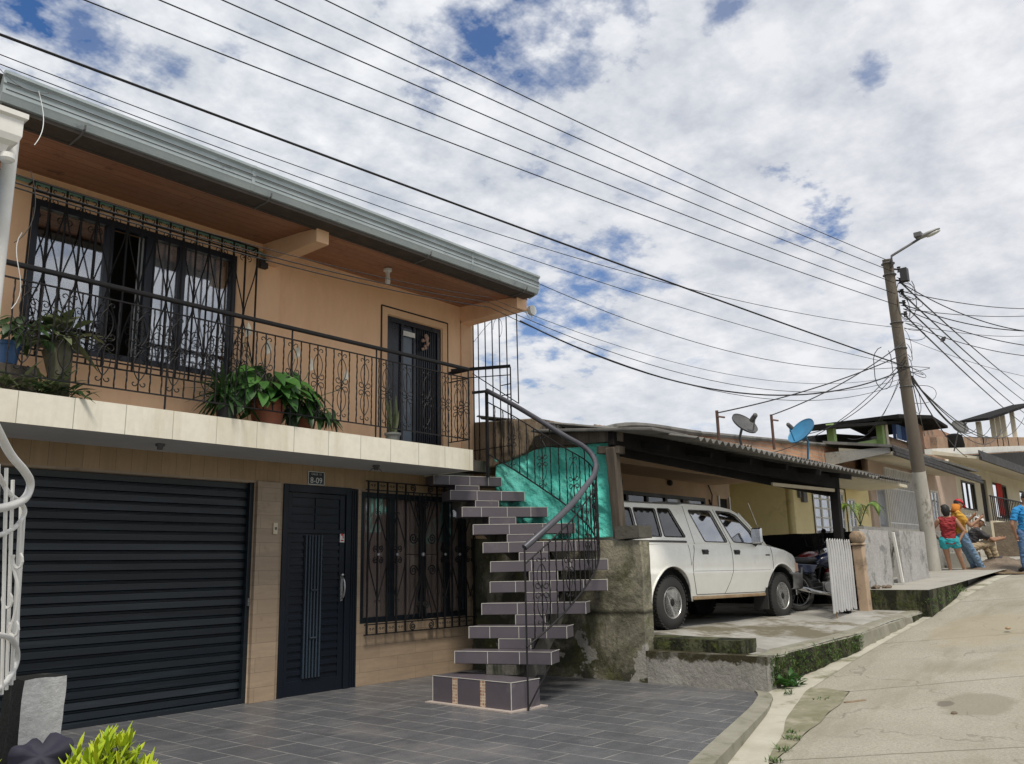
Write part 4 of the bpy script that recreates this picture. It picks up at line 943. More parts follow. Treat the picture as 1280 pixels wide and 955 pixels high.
def corr(name, P00, P10, P01, P11, m, parent, pitch=.15, amp=.028, th=.006, nu=None, nv=10):
    """corrugated sheet, waves run along u"""
    P00, P10, P01, P11 = map(Vector, (P00, P10, P01, P11)); Lu = (P10 - P00).length; nu = nu or int(Lu / pitch * 6)
    bm = nb(); nrm = (P10 - P00).cross(P01 - P00).normalized()
    if nrm.z < 0: nrm = -nrm
    grid(bm, nu, nv, lambda u, v: P00.lerp(P10, u).lerp(P01.lerp(P11, u), v) + nrm * (amp * math.sin(u * Lu / pitch * 2 * math.pi) + .01 * math.sin(v * 5 + u * 9)))
    return obj(name, bm, m, parent, smooth=True, solid=th)
corr('corrugated_sheet', (9.35, 4.98, 2.87), (14.9, 4.72, 2.76), (9.3, 8.6, 3.62), (15.3, 8.6, 3.62), M['asb'], carport)
corr('corrugated_sheet', (14.95, 4.85, 2.80), (15.7, 4.80, 2.76), (15.0, 8.6, 3.60), (16.0, 8.6, 3.60), M['asb'], carport)
bm = nb(); poly_prism(bm, [(8.95, 5.35, 2.93), (8.95, 7.27, 3.14), (8.95, 7.27, 3.18), (8.95, 5.35, 2.97)], (.9, 0, 0))
bmesh.ops.translate(bm, verts=bm.verts, vec=(0, 0, .04)); obj('flat_roof_sheet', bm, M['asb'], carport, bevel=.01)
for (x, y, s) in ((9.35, 7.15, 1), (9.45, 6.92, .9)):
    bm = nb(); z_ = 3.19 if s == 1 else 3.17
    bx(bm, x, x + .14, y, y + .14, z_, z_ + .17 * s); bx(bm, x + .02, x + .12, y - .04, y - .001, z_ + .02, z_ + .13 * s)
    rb = obj('concrete_block', bm, M['slabwall'], bevel=.02); tag(rb, 'pale concrete lump lying on the roof edge beyond the handrail, ' + ('the left one' if s == 1 else 'the right one'), 'block', 'concrete lumps on the roof')
bm = nb(); bar(bm, (12.2, 5.3, 2.50), (14.1, 4.94, 2.47), .03, .05); obj('pale_batten', bm, mat('pale_timber', (.42, .36, .26), .8), carport)
# tarpaulin
def tf(u, v):
    y = 8.1 + (6.08 - 8.1) * u; zt = 2.98 - .02 * u - .05 * math.sin(u * 7) ** 2; zb = 1.72
    fold = .022 * math.sin(u * 11 + v * 5) * (.35 + .65 * v) + .010 * math.sin(u * 31 - v * 9) * v + .09 * noise.noise(Vector((u * 3.2, v * 2.2, 1))) + .035 * noise.noise(Vector((u * 9 + v * 5, v * 3.5, 4))) - .05 * abs(noise.noise(Vector((u * 7 - v * 3, v * 2.4 + u * 2, 8)))) - .03 * abs(noise.noise(Vector((u * 16 + v * 9, v * 5, 2))))
    return Vector((9.17 + fold + .02 * math.sin(v * 9), y + .05 * math.sin(v * 4) * u, zt + (zb - zt) * (1 - v) if False else zb + (zt - zb) * v))
bm = nb(); grid(bm, 140, 60, lambda u, v: tf(u, v)); tp = obj('tarpaulin', bm, M['tarp'], smooth=True, solid=.003); tag(tp, 'wrinkled turquoise green tarpaulin hung behind the curved stair railing', 'tarp')

# ------------------------------------------------------------------ tan house behind the pickup
h2 = thing('tan_single_storey_house', 'tan rendered single storey house with barred window behind the white pickup', 'house', (13, 8.6, .5))
bm = plate([(9.3, .3), (17.55, .3), (17.55, 3.9), (13.5, 3.6), (9.3, 3.2)], [rect(12.7, 16.4, 1.75, 2.72), rect(17.0, 17.45, .6, 2.75)], .2); bmesh.ops.translate(bm, verts=bm.verts, vec=(0, 8.62, 0)); obj('wall', bm, M['tanwall'], h2)
w2 = window_unit(h2, 12.7, 16.4, 1.75, 2.72, 8.62, [13.4, 14.1, 14.8, 15.5], mat('dark_window_bars', (.03, .03, .03), .5), .07, .08, M['glass_dark'], .0, bars=[2.25])
bm = nb(); bx(bm, 17.0, 17.45, 8.66, 8.72, .55, 2.75); obj('door', bm, M['dark'], h2)
bm = nb()
for x in (16.95, 17.45): bx(bm, x, x + .05, 8.59, 8.617, .6, 2.8)
obj('door_trim', bm, M['white'], h2)
bm = nb(); poly_prism(bm, [(11.5, 7.6, 3.0), (11.5, 8.6, 3.02), (11.5, 8.6, 3.3), (11.5, 7.6, 3.1)], (5.3, 0, 0)); obj('eave_soffit', bm, M['tanwall'], h2)
bm = nb(); bx(bm, 12.9, 13.2, 8.58, 8.618, 2.80, 2.9); ball(bm, (14.9, 8.58, 2.95), .06); obj('wall_vent', bm, M['plastic'], h2)
bm = nb(); tube(bm, [(16.55, 8.6, 2.7), (16.6, 8.58, 2.2), (16.56, 8.58, 1.8)], .018); tube(bm, [(16.5, 8.58, 3.0), (16.62, 8.57, 2.8), (16.55, 8.57, 2.5)], .014); obj('cable_run', bm, M['wire'], h2)
bm = nb(); bx(bm, 9.3, 17.4, 8.83, 12, 3.2, 3.3); obj('roof', bm, M['asb'], h2)
# raw brick parapet upper storey band (follows the slope)
bm = nb(); poly_prism(bm, [(14.2, 8.9, 3.2), (28.4, 8.9, 3.6), (28.4, 8.9, 4.86), (21.5, 8.9, 4.44), (14.2, 8.9, 3.98)], (0, .22, 0))
pb = obj('brick_parapet', bm, M['brick']); tag(pb, 'long raw brick parapet above the corrugated roofs left of the utility pole', 'wall')
bm = nb(); tube(bm, [(14.0, 8.86, 3.98), (17.5, 8.86, 4.22), (21.5, 8.86, 4.46), (28.3, 8.86, 4.88)], .055, 6); obj('coping', bm, M['asb'], pb)
bm = nb(); tube(bm, bez((12.6, 8.7, 3.72), (13.6, 8.6, 4.1), (14.6, 8.6, 4.0), (16.5, 8.7, 4.12), 10), .07, 7); o = obj('roof_ridge_cap', bm, M['asb'], pb)
corr('corrugated_sheet', (12.8, 8.0, 3.62), (17.6, 8.0, 3.86), (12.8, 8.9, 3.92), (17.6, 8.9, 4.05), mat('rusted_roof_sheet', (.30, .22, .16), .9, col2=(.16, .12, .09), scale=2), h2)

# ------------------------------------------------------------------ yellow house
h3 = thing('yellow_house', 'pale yellow house with white gridded window beyond the carport', 'house', (23, 8.6, 1))
bm = wall_y(20.9, 26.6, .6, 4.0, 8.55, .2, [(22.2, 24.45, 2.02, 3.24), (24.72, 25.35, 2.0, 3.1)]); obj('wall', bm, M['yellow'], h3)
bm = nb(); bx(bm, 20.9, 21.1, 8.752, 11, .6, 4.0); obj('side_wall', bm, M['yellow'], h3)
bm = nb(); bx(bm, 17.56, 20.899, 10.6, 10.8, .6, 4.0); obj('recess_wall', bm, M['yellow'], h3)
bm = nb(); bx(bm, 17.56, 26.6, 8.45, 10.9, 3.86, 3.98); obj('ceiling_slab', bm, M['soffit_grey'], h3)
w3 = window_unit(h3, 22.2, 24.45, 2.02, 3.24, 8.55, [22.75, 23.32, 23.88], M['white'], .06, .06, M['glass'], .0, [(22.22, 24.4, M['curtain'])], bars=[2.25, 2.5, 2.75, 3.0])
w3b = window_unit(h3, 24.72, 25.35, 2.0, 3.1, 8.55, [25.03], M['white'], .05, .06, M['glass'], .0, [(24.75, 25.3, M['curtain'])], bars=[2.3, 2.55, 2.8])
bm = nb(); bx(bm, 21.35, 21.6, 8.46, 8.547, 2.85, 3.15); bx(bm, 21.15, 21.25, 8.48, 8.547, 2.95, 3.2); obj('meter_box', bm, M['greyplastic'], h3, bevel=.01)
bm = nb(); tube(bm, [(22.1, 8.53, 1.9), (22.1, 8.53, 3.34), (24.55, 8.53, 3.34), (24.55, 8.53, 1.9)], .015, 4); obj('painted_line', bm, M['wire'], h3)
corr('corrugated_eave', (15.9, 6.75, 3.42), (25.0, 6.9, 3.44), (15.9, 8.9, 3.95), (25.4, 8.9, 4.02), M['asb'], h3)
bm = nb(); poly_prism(bm, [(18.2, 7.2, 3.36), (18.2, 8.5, 3.36), (18.2, 8.5, 3.44), (18.2, 7.2, 3.44)], (7.6, 0, 0)); obj('eave_board', bm, M['creamwall'], h3)

# ------------------------------------------------------------------ grey-grille house with gabled white soffit
h4 = thing('pink_house', 'dusty pink house with white grille front and projecting dark gutter behind the utility pole', 'house', (29, 8.6, 1.3))
bm = wall_y(26.7, 37.0, .9, 4.6, 8.5, .2, [(27.2, 29.9, 2.3, 3.9), (33.2, 34.2, 2.6, 3.8)]); obj('wall', bm, M['pinkwall'], h4)
w4 = window_unit(h4, 27.2, 29.9, 2.3, 3.9, 8.5, [28.1, 29.0], M['white'], .07, .07, M['glass'], .0, [(27.3, 29.8, M['curtain'])])
w5 = window_unit(h4, 33.2, 34.2, 2.6, 3.8, 8.5, [33.7], M['white'], .07, .07, M['glass'], .0, [(33.3, 34.1, M['curtain'])])
bm = nb()
i = 0
x = 26.9
while x < 30.6:
    bar(bm, (x, 8.1, 2.1), (x, 8.1, 4.1), .055, .03); x += .17
for z in (2.1, 2.45, 3.5, 4.1): bar(bm, (26.85, 8.1, z), (30.6, 8.1, z), .04, .04)
obj('porch_grille', bm, mat('silver_grille_paint', (.74, .74, .74), .5), h4)
bm = nb(); x = 30.8
while x < 36: bar(bm, (x, 7.6, 1.6), (x, 7.6, 2.95), .03, .03); x += .42
for z in (2.0, 2.85): bar(bm, (30.7, 7.6, z), (36, 7.6, z), .035, .035)
obj('terrace_rail', bm, M['white'], h4)
bm = nb(); poly_prism(bm, [(24.3, 7.0, 4.16), (24.3, 8.49, 4.36), (24.3, 8.49, 4.5), (24.3, 7.0, 4.24)], (9.6, 0, 0)); obj('eave_soffit', bm, M['creamwall'], h4)
bm = nb()
for dz, dy in ((0, 0), (.10, .03), (.19, .06)): bx(bm, 24.1, 34.0, 6.9 + dy, 6.99, 4.12 + dz, 4.20 + dz)
for v in bm.verts: v.co.z -= (v.co.x - 24.1) * .018
obj('gutter', bm, mat('dark_grey_gutter', (.030, .026, .024), .6, scale=4), h4, bevel=.01)
bm = nb(); poly_prism(bm, [(24.2, 7.03, 4.36), (24.2, 8.89, 4.66), (24.2, 8.89, 4.74), (24.2, 7.03, 4.43)], (9.8, 0, 0)); obj('roof', bm, M['asb'], h4)
bm = nb(); poly_prism(bm, [(24.25, 7.1, 4.22), (24.25, 8.88, 4.02), (24.25, 8.88, 4.40), (24.25, 7.1, 4.38)], (.08, 0, 0)); obj('gable_end', bm, M['conc_low'], h4)
bm = nb(); bx(bm, 31.2, 31.45, 8.2, 8.45, 3.8, 4.3); bar(bm, (30.9, 8.3, 4.1), (31.9, 8.3, 4.1), .12, .12); obj('meter_box', bm, mat('rust_brown_box', (.14, .07, .05), .8), h4)
bm = nb(); poly_prism(bm, [(28.5, 9.0, 4.6), (44, 9.0, 5.0), (44, 9.0, 5.8), (28.5, 9.0, 4.95)], (0, .2, 0)); o = obj('upper_wall', bm, M['brick2'], h4)

# ------------------------------------------------------------------ cream house with dark windows far right
h5 = thing('cream_house', 'cream house with black window openings and balcony at far right', 'house', (44, 8.6, 2))
bm = wall_y(37.05, 62, 1.5, 5.25, 8.6, .2, [(38.2, 40.6, 3.3, 4.5), (41.6, 42.8, 2.9, 4.75), (44.0, 47.0, 3.1, 4.75), (50, 54, 3.0, 4.7)]); obj('wall', bm, M['creamwall'], h5)
for (a, b_, c_, d_) in ((38.2, 40.6, 3.3, 4.5), (44.0, 47.0, 3.1, 4.75), (50, 54, 3.0, 4.7)): window_unit(h5, a, b_, c_, d_, 8.6, [(a + b_) / 2], mat('dark_frame', (.04, .035, .03), .5), .08, .08, M['glass_dark'], .02, glass_on=False)
bm = nb(); bx(bm, 41.6, 42.8, 8.7, 8.78, 2.9, 4.75); obj('door', bm, M['dark'], h5)
bm = nb(); bx(bm, 37.1, 62, 7.3, 7.5, 1.4, 2.75); obj('balcony_wall', bm, M['creamwall'], h5)
bm = nb(); x = 37.2
while x < 50: bar(bm, (x, 7.4, 2.75), (x, 7.4, 3.7), .03, .03); x += .33
bar(bm, (37.1, 7.4, 3.7), (50, 7.4, 3.7), .05, .05); obj('balcony_rail', bm, M['iron'], h5)
bm = nb(); poly_prism(bm, [(34.4, 7.0, 4.86), (34.4, 8.6, 5.2), (34.4, 8.6, 5.35), (34.4, 7.0, 4.95)], (24, 0, 0)); obj('eave_soffit', bm, M['creamwall'], h5)
bm = nb()
for dz, dy in ((0, 0), (.12, .03), (.24, .06)): bx(bm, 34.2, 60, 6.9 + dy, 6.99, 4.82 + dz, 4.93 + dz)
obj('gutter', bm, MATS['dark_grey_gutter'], h5)
bm = nb(); tube(bm, bez((28.6, 8.7, 4.45), (31, 8.7, 4.62), (32.2, 8.6, 4.66), (33.2, 8.4, 4.9), 8), .07, 8); obj('white_downpipe', bm, M['white'], h4, smooth=True)
bm = nb(); bx(bm, 37, 64, 9.2, 9.5, 5.42, 5.72); o = obj('concrete_band', bm, M['white'], h5)
for v in o.data.vertices: v.co.z += (v.co.x + 44 - 37) * .10
bm = nb(); bx(bm, 43.6, 70, 10.6, 10.9, 5.5, 7.05)
for v in bm.verts: v.co.z += (v.co.x - 43.6) * .10
o = obj('brick_parapet', bm, M['brick2'], h5)
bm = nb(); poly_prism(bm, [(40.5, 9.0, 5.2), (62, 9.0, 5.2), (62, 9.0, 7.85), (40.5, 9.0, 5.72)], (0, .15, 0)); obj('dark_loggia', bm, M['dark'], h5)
rc = nb(); grid(rc, 14, 10, lambda u, v: Vector((44.0 + u * .9 + .03 * math.sin(v * 9), 8.45 + .05 * math.sin(u * 25), 3.2 + 1.5 * v))); o = obj('red_cloth', rc, mat('red_fabric', (.55, .04, .03), .8, scale=3), smooth=True, solid=.01); tag(o, 'bright red cloth hanging in the black window of the cream house', 'cloth')

# terrace level with shed roofs
h6 = thing('roof_terrace_building', 'lime green walled roof terrace under dark sheet roofs behind the brick parapet', 'building', (34, 11, 4.5))
bm = wall_y(30.6, 36.4, 4.3, 6.2, 11.0, .2, ()); 
for v in bm.verts:
    if v.co.z > 6: v.co.z = 5.35 + (v.co.x - 30.6) * .16
obj('wall', bm, M['green'], h6)
for x in (30.4, 36.0, 36.5):
    bm = nb(); bx(bm, x, x + .3, 10.75, 10.99, 4.5, 6.2 if x < 31 else 7.0); obj('column', bm, M['green'] if x < 36.4 else M['creamwall'], h6)
bm = nb(); poly_prism(bm, [(28.8, 10.4, 5.80), (37.6, 10.4, 6.98), (37.6, 10.4, 7.10), (28.8, 10.4, 5.90)], (0, 1.3, 0)); obj('sheet_roof', bm, M['darkwood'], h6)
bm = nb(); poly_prism(bm, [(35.5, 9.9, 6.9), (40.4, 9.9, 7.45), (43.0, 9.9, 7.30), (43.0, 9.9, 7.42), (40.4, 9.9, 7.6), (35.5, 9.9, 7.05)], (0, 3.6, 0)); obj('sheet_roof', bm, M['darkwood'], h6)
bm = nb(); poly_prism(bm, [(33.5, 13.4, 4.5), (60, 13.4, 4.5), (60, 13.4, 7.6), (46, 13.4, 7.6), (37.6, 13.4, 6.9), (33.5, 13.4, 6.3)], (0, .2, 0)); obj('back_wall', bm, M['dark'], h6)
bm = wall_y(36.8, 45.5, 4.8, 6.45, 10.9, .2, ()); obj('brick_wall', bm, M['brick2'], h6)
bm = nb(); bx(bm, 41.0, 41.8, 10.7, 10.88, 5.0, 7.7); obj('brick_column', bm, M['brick'], h6)
random.seed(4)
for i in range(5):
    bm = nb(); x = 37.3 + i * .62; grid(bm, 4, 6, lambda u, v, x=x, i=i: Vector((x + u * .5, 10.72 + .04 * math.sin(u * 9 + i), 6.35 + .62 * v + .05 * math.sin(i)))); o = obj('hung_shirt', bm, mat('washed_blue_cloth_%d' % (i % 2), ((.03, .06, .16), (.12, .2, .38))[i % 2], .9, scale=3), solid=.01); tag(o, ['navy', 'light blue', 'second navy', 'second light blue', 'rightmost navy'][i] + ' garment drying under the terrace roof left of the pole', 'garment', 'washing on the terrace line')
bm = nb(); lathe(bm, [(0, 0), (.42, 0), (.46, .3), (.40, .75), (.2, .85), (0, .87)], (46.0, 10.4, 6.55), 16); wt = obj('water_tank', bm, M['darkwood'], smooth=True, angle=40); tag(wt, 'dark round water tank on the brick terrace wall behind the pole', 'tank')
bm = nb(); poly_prism(bm, [(52.5, 10.0, 8.80), (69, 10.0, 11.9), (69, 10.0, 12.05), (52.5, 10.0, 8.95)], (0, 1.5, 0)); h7 = thing('rooftop_shed', 'open rooftop shed with dark sloping sheet roof at the right edge', 'shed', (55, 12, 8)); obj('sheet_roof', bm, M['darkwood'], h7)
for i, x in enumerate((53.4, 57.2, 58.8, 60.4, 63.6)):
    bm = nb(); bx(bm, x, x + .25, 10.6, 10.85, 7.6, 8.75 + (x - 52.5) * .188); obj('post', bm, M['creamwall'], h7)
bm = nb(); bx(bm, 54, 72, 13.8, 14.0, 7.0, 9.3); obj('back_wall', bm, M['brick'], h7)

# ------------------------------------------------------------------ dark cross wall, gate, slabs, raised pavement
bm = None
rough_box('boundary_wall', 15.9, 16.1, 5.2, 8.5, .4, 1.88, M['mosswall_dark'], .012, 'black mouldy boundary wall behind the motorcycles', 'wall')
bm = nb(); lathe(bm, [(0, 0), (.14, 0), (.14, .0), (.135, .014), (0, .016)], (0, 0, 0), 20, 'x'); 
for v in bm.verts: v.co = Vector((15.875 - v.co.x, 7.13 + v.co.y * 1, 1.62 + v.co.z * .62))
sg = obj('oval_sign', bm, M['bulb']); tag(sg, 'small white oval plaque on the black mouldy wall above the pickup bonnet', 'sign')
bm = nb()
for s in (-1, 1): tube(bm, [(15.853, 7.13 + s * .05 + .03 * math.cos(t), 1.61 + .028 * math.sin(t)) for t in [k_ * .7 for k_ in range(8)]], .007, 4)
tube(bm, [(15.853, 7.18, 1.64), (15.853, 7.13, 1.68), (15.853, 7.08, 1.64)], .006, 4)
obj('motif', bm, M['greyplastic'], sg)
gate = thing('slatted_gate', 'pale grey slatted metal gate leaning beside the orange post', 'gate', (13.8, 4.9, .6))
for i in range(10):
    x = 13.02 + i * .136; tilt = .0
    bm = nb(); x0, x1 = x - .02, x + .035; yy = 4.86 + i * .012
    poly_prism(bm, [(x0, yy, .60 + .02 * (i % 3)), (x0 + .075, yy, .60), (x0 + .085, yy, 1.50), (x0 + .04, yy, 1.70), (x0 - .01, yy, 1.66 + .012 * (i % 2)), (x0 + .01, yy, 1.45)], (0, .014, 0)); obj('slat', bm, M['gateslat'], gate)
bm = nb()
for z in (.80, 1.52): bar(bm, (13.15, 4.90, z), (14.35, 5.0, z), .02, .04)
obj('cross_bar', bm, M['gateslat'], gate)
bm = nb(); bar(bm, (13.2, 4.9, .52), (13.2, 4.9, .66), .02, .02); obj('foot', bm, M['rust'], gate)
bm = nb(); bar(bm, (14.64, 4.95, .45), (14.60, 4.95, 1.60), .165, .165, up=(0, 1, 0)); bx(bm, 14.49, 14.71, 4.85, 5.05, 1.602, 1.64); gp_ = obj('gatepost', bm, M['orange_post'], bevel=.015)
bm = nb(); lathe(bm, [(0, -.10), (.085, -.10), (.105, -.085), (.105, .085), (.085, .10), (0, .10)], (14.60, 4.95, 1.735), 24, 'x'); obj('round_cap', bm, M['orange_post'], gp_, smooth=True, angle=40); tag(gp_, 'faded orange round topped gatepost beside the slatted gate', 'post')
# raised pavement (structure) beyond the gate
bm = nb()
pts = [(14.85, 5.14), (14.72, 3.98), (16.9, 4.12), (19.5, 4.5), (24.9, 5.0), (60, 5.2), (60, 8.6), (15.92, 8.6), (15.92, 5.15)]
def pz(x): return interp(x, [(14.5, .88), (17, .92), (20, .99), (24, 1.06), (40, 1.75), (60, 2.5)])
top = [bm.verts.new((x, y, pz(x))) for x, y in pts]; bot = [bm.verts.new((x, y, rz(x) - .3)) for x, y in pts]; 
f = bm.faces.new(top)
for i in range(len(pts)):
    f = bm.faces.new((top[i], top[(i + 1) % len(pts)], bot[(i + 1) % len(pts)], bot[i]))
    f.material_index = 1 if i in (0, 1, 2) or i >= 7 else 0
bmesh.ops.triangulate(bm, faces=[f for f in bm.faces if len(f.verts) > 4])
struct('raised_pavement', bm, [M['conc'], M['mosskerb']])
for i, (xa, xb, lab) in enumerate(((14.95, 16.45, 'wide rain streaked grey concrete slab standing right of the orange gatepost'), (17.1, 18.75, 'narrower pale grey concrete slab standing left of the utility pole'))):
    o = rough_box('standing_slab', xa, xb, 5.02, 5.14, .6, 1.88 if i == 0 else 1.9, M['slabwall'], .008, lab, 'slab')
bm = nb(); bar(bm, (16.75, 4.95, .95), (16.62, 4.98, 1.85), .05, .04, up=(0, 1, 0)); o = obj('white_stake', bm, M['white']); tag(o, 'thin white stake leaning between the two grey slabs', 'stake')
rough_box('garden_wall', 17.4, 24, 5.75, 5.95, .8, 2.02, M['conc_low'], .01, 'long grey garden wall behind the standing concrete slabs', 'wall')
bm = nb(); random.seed(8)
for i in range(9): ball(bm, (15.0 + random.uniform(0, .3), 4.7 + random.uniform(0, .25), .90 + random.uniform(0, .03)), (random.uniform(.03, .07), random.uniform(.03, .06), random.uniform(.02, .04)), 7, 5)
for v in bm.verts: v.co += noise.noise_vector(v.co * 22) * .02
o = obj('rubble_lump', bm, M['dirt']); tag(o, 'small dark rubble heap at the foot of the wide grey slab', 'rubble')

# ------------------------------------------------------------------ utility pole, lamp, cables
PB, PT = at(1168, 722, 19.6), at(1109, 324, 19.5)
pole = thing('utility_pole', 'leaning concrete utility pole with flaking white painted foot', 'utility pole', tuple(PB))
d = PT - PB; PB0 = PB - d * .03
def onpole(t): return PB + d * t
bm = nb(); tube(bm, [onpole(t) for t in (.45, .6, .8, 1.0)], [.138, .130, .120, .110], 20); obj('pole_shaft', bm, M['post_conc'], pole, smooth=True, angle=50)
bm = nb(); tube(bm, [onpole(-.03), onpole(.2), onpole(.335)], [.172, .160, .148], 20); tube(bm, [onpole(.335), onpole(.451)], [.148, .138], 20)
for f in bm.faces:
    f.material_index = 1 if (f.calc_center_median() - PB).length > d.length * .35 else 0
obj('painted_foot', bm, [M['post_paint'], M['post_conc']], pole, smooth=True, angle=50)
for t in (.60, .66, .72, .80, .985, .95):
    bm = nb(); c_ = onpole(t); tube(bm, [c_ + Vector((.135 * math.cos(a), .135 * math.sin(a), 0)) for a in [k_ * math.pi / 8 for k_ in range(16)]], .016, 5, closed=True); obj('steel_band', bm, M['dishgrey'], pole)
for t in (.97, .935, .90, .865, .83):
    bm = nb(); c_ = onpole(t) + Vector((.22, -.16, 0)); bar(bm, onpole(t), c_, .04, .03); lathe(bm, [(0, -.06), (.045, -.06), (.03, -.02), (.05, 0), (.03, .03), (.045, .06), (0, .06)], c_, 10); obj('insulator', bm, M['plastic'], pole)
bm = nb(); random.seed(21)
for i in range(16):
    t0 = random.uniform(.60, .97); p = onpole(t0); q = onpole(t0 + random.uniform(-.10, .03)); off = Vector((random.uniform(.15, .55), random.uniform(-.5, -.1), random.uniform(-.15, .15)))
    tube(bm, bez(p + Vector((.1, -.12, 0)), p + off * 1.5, q + off * 1.2 + Vector((.1, 0, -.2)), q + Vector((.15, -.1, 0)), 10), .007, 4)
obj('cable_tangle', bm, M['wire'], pole)
bm = nb(); bx(bm, PT.x + .1, PT.x + .28, PT.y - .35, PT.y - .2, PT.z - .55, PT.z - .25); obj('junction_box', bm, M['plastic'], pole)
LP = [at(1113, 321, 19.4), at(1150, 298, 19.2), at(1174, 287, 19.1)]
lamp = thing('street_lamp', 'grey cobra head street lamp on a thin arm atop the utility pole', 'street lamp', tuple(LP[0]))
bm = nb(); tube(bm, [LP[0] - Vector((0, 0, .25)), LP[0] + Vector((.02, -.02, .02)), LP[1] + Vector((0, 0, 0))], .028, 8); obj('lamp_arm', bm, M['dishgrey'], lamp, smooth=True)
e = (LP[2] - LP[1]).normalized(); sd = e.cross(Vector((0, 0, 1))).normalized(); upv = sd.cross(e)
def lampbody(bm, a, b_, w, h, dz=0):
    rows = []
    for t, ww, hh in ((0, .5, .6), (.15, .8, .9), (.45, 1, 1), (.8, .85, .7), (1, .35, .3)):
        c_ = a.lerp(b_, t) + upv * dz
        rows.append([bm.verts.new(c_ + sd * (math.cos(k_) * w * ww) + upv * (math.sin(k_) * h * hh)) for k_ in [j * math.pi / 5 for j in range(10)]])
    for r0, r1 in zip(rows, rows[1:]):
        for k_ in range(10): bm.faces.new((r0[k_], r0[(k_ + 1) % 10], r1[(k_ + 1) % 10], r1[k_]))
    bm.faces.new(rows[0]); bm.faces.new(rows[-1][::-1])
bm = nb(); lampbody(bm, LP[1] - e * .05, LP[2] + e * .02, .11, .05, .02); obj('lamp_head', bm, mat('lamp_shell', (.28, .28, .27), .4, .3), lamp, smooth=True)
bm = nb(); lampbody(bm, LP[1] + e * .14, LP[2] + e * .01, .09, .04, -.025); obj('lens', bm, mat('frosted_lens', (.62, .63, .60), .2), lamp, smooth=True)
# small transformer-like ballast
bm = nb(); bx(bm, LP[1].x - .12, LP[1].x + .06, LP[1].y - .06, LP[1].y + .10, LP[1].z + .02, LP[1].z + .13); obj('ballast_box', bm, M['greyplastic'], lamp, bevel=.01)

def cable(a, b_, sag, r, label, cat='cable', group=None, name='cable', n=28):
    a, b_ = Vector(a), Vector(b_); bm = nb()
    tube(bm, [a.lerp(b_, i / n) - Vector((0, 0, 4 * sag * (i / n) * (1 - i / n))) for i in range(n + 1)], r, 4)
    o = obj(name, bm, M['wire']); tag(o, label, cat, group); return o
def beyond(p, q, k): return Vector(q) + (Vector(q) - Vector(p)) * k
names5 = ['topmost', 'second highest', 'middle', 'second lowest', 'lowest']
for i, ((px, pz_), t) in enumerate(zip(((465, 7.6), (407, 7.5), (345, 7.4), (272, 7.3), (185, 7.2)), (.985, .955, .92, .885, .85))):
    a = onpole(t) + Vector((-.12, -.1, 0)); q = onZ(px, 0, pz_ + .25); cable(a, beyond(a, q, .8), .30, .0095, names5[i] + ' of five parallel power lines from pole top to upper left', 'power line', 'five parallel power lines', 'power_line', 40)
def cable3(a, q, px, r, label, name):
    a, q = Vector(a), Vector(q); nn = (q - a).cross(Vector((0, 0, 1))).normalized(); rr = ray(*px); m_ = EYE + rr * ((a - EYE).dot(nn) / rr.dot(nn)); L2 = (q - a).length_squared; tm = (m_ - a).dot(q - a) / L2
    tm = Vector((m_.x - a.x, m_.y - a.y)).length / Vector((q.x - a.x, q.y - a.y)).length; sg = (a.lerp(q, tm).z - m_.z) / (4 * tm * (1 - tm)); bm = nb()
    tube(bm, [a.lerp(q, t / 50) - Vector((0, 0, 4 * sg * (t / 50) * (1 - t / 50))) for t in range(54)], r, 4); o = obj(name, bm, M['wire']); tag(o, label, 'cable'); return o
a = onpole(.655) + Vector((-.1, -.15, 0)); q = onZ(0, 43, 6.45); cable3(a, q, (640, 281), .017, 'thick black cable sweeping from the pole across the sky above the gutter', 'overhead_cable')
a = onpole(.78) + Vector((-.1, -.1, 0)); q = onZ(0, 68, 6.4); cable3(a, q, (640, 298), .006, 'thin wire just below the thick sweeping cable', 'overhead_wire')
a = onpole(.66) + Vector((-.1, -.1, 0)); q = onZ(0, 80, 6.35); cable3(a, q, (640, 316), .006, 'thin wire skimming just over the galvanised gutter', 'overhead_wire')
for i, (y0, yo, lab, rr) in enumerate(((205, .0, 'upper thin service wire crossing in front of the wood soffit', .004), (216, .1, 'middle service wire crossing in front of the wood soffit', .0055), (222, .2, 'lowest service wire crossing in front of the peach wall', .0055))):
    a = onY(-30, y0 - 3, 5.6); b_ = onY(612, 372 + i * 6, 6.9); c_ = onpole(.64 - i * .01) + Vector((-.1, -.15, 0))
    bm = nb(); pts = [a.lerp(b_, t / 14) - Vector((0, 0, .10 * 4 * (t / 14) * (1 - t / 14))) for t in range(15)] + [b_.lerp(c_, t / 24) - Vector((0, 0, 4 * (.62 + .1 * i) * (t / 24) * (1 - t / 24))) for t in range(1, 25)]
    tube(bm, pts, rr, 4); o = obj('service_wire', bm, M['wire']); tag(o, lab, 'wire', 'service wires to the pole')
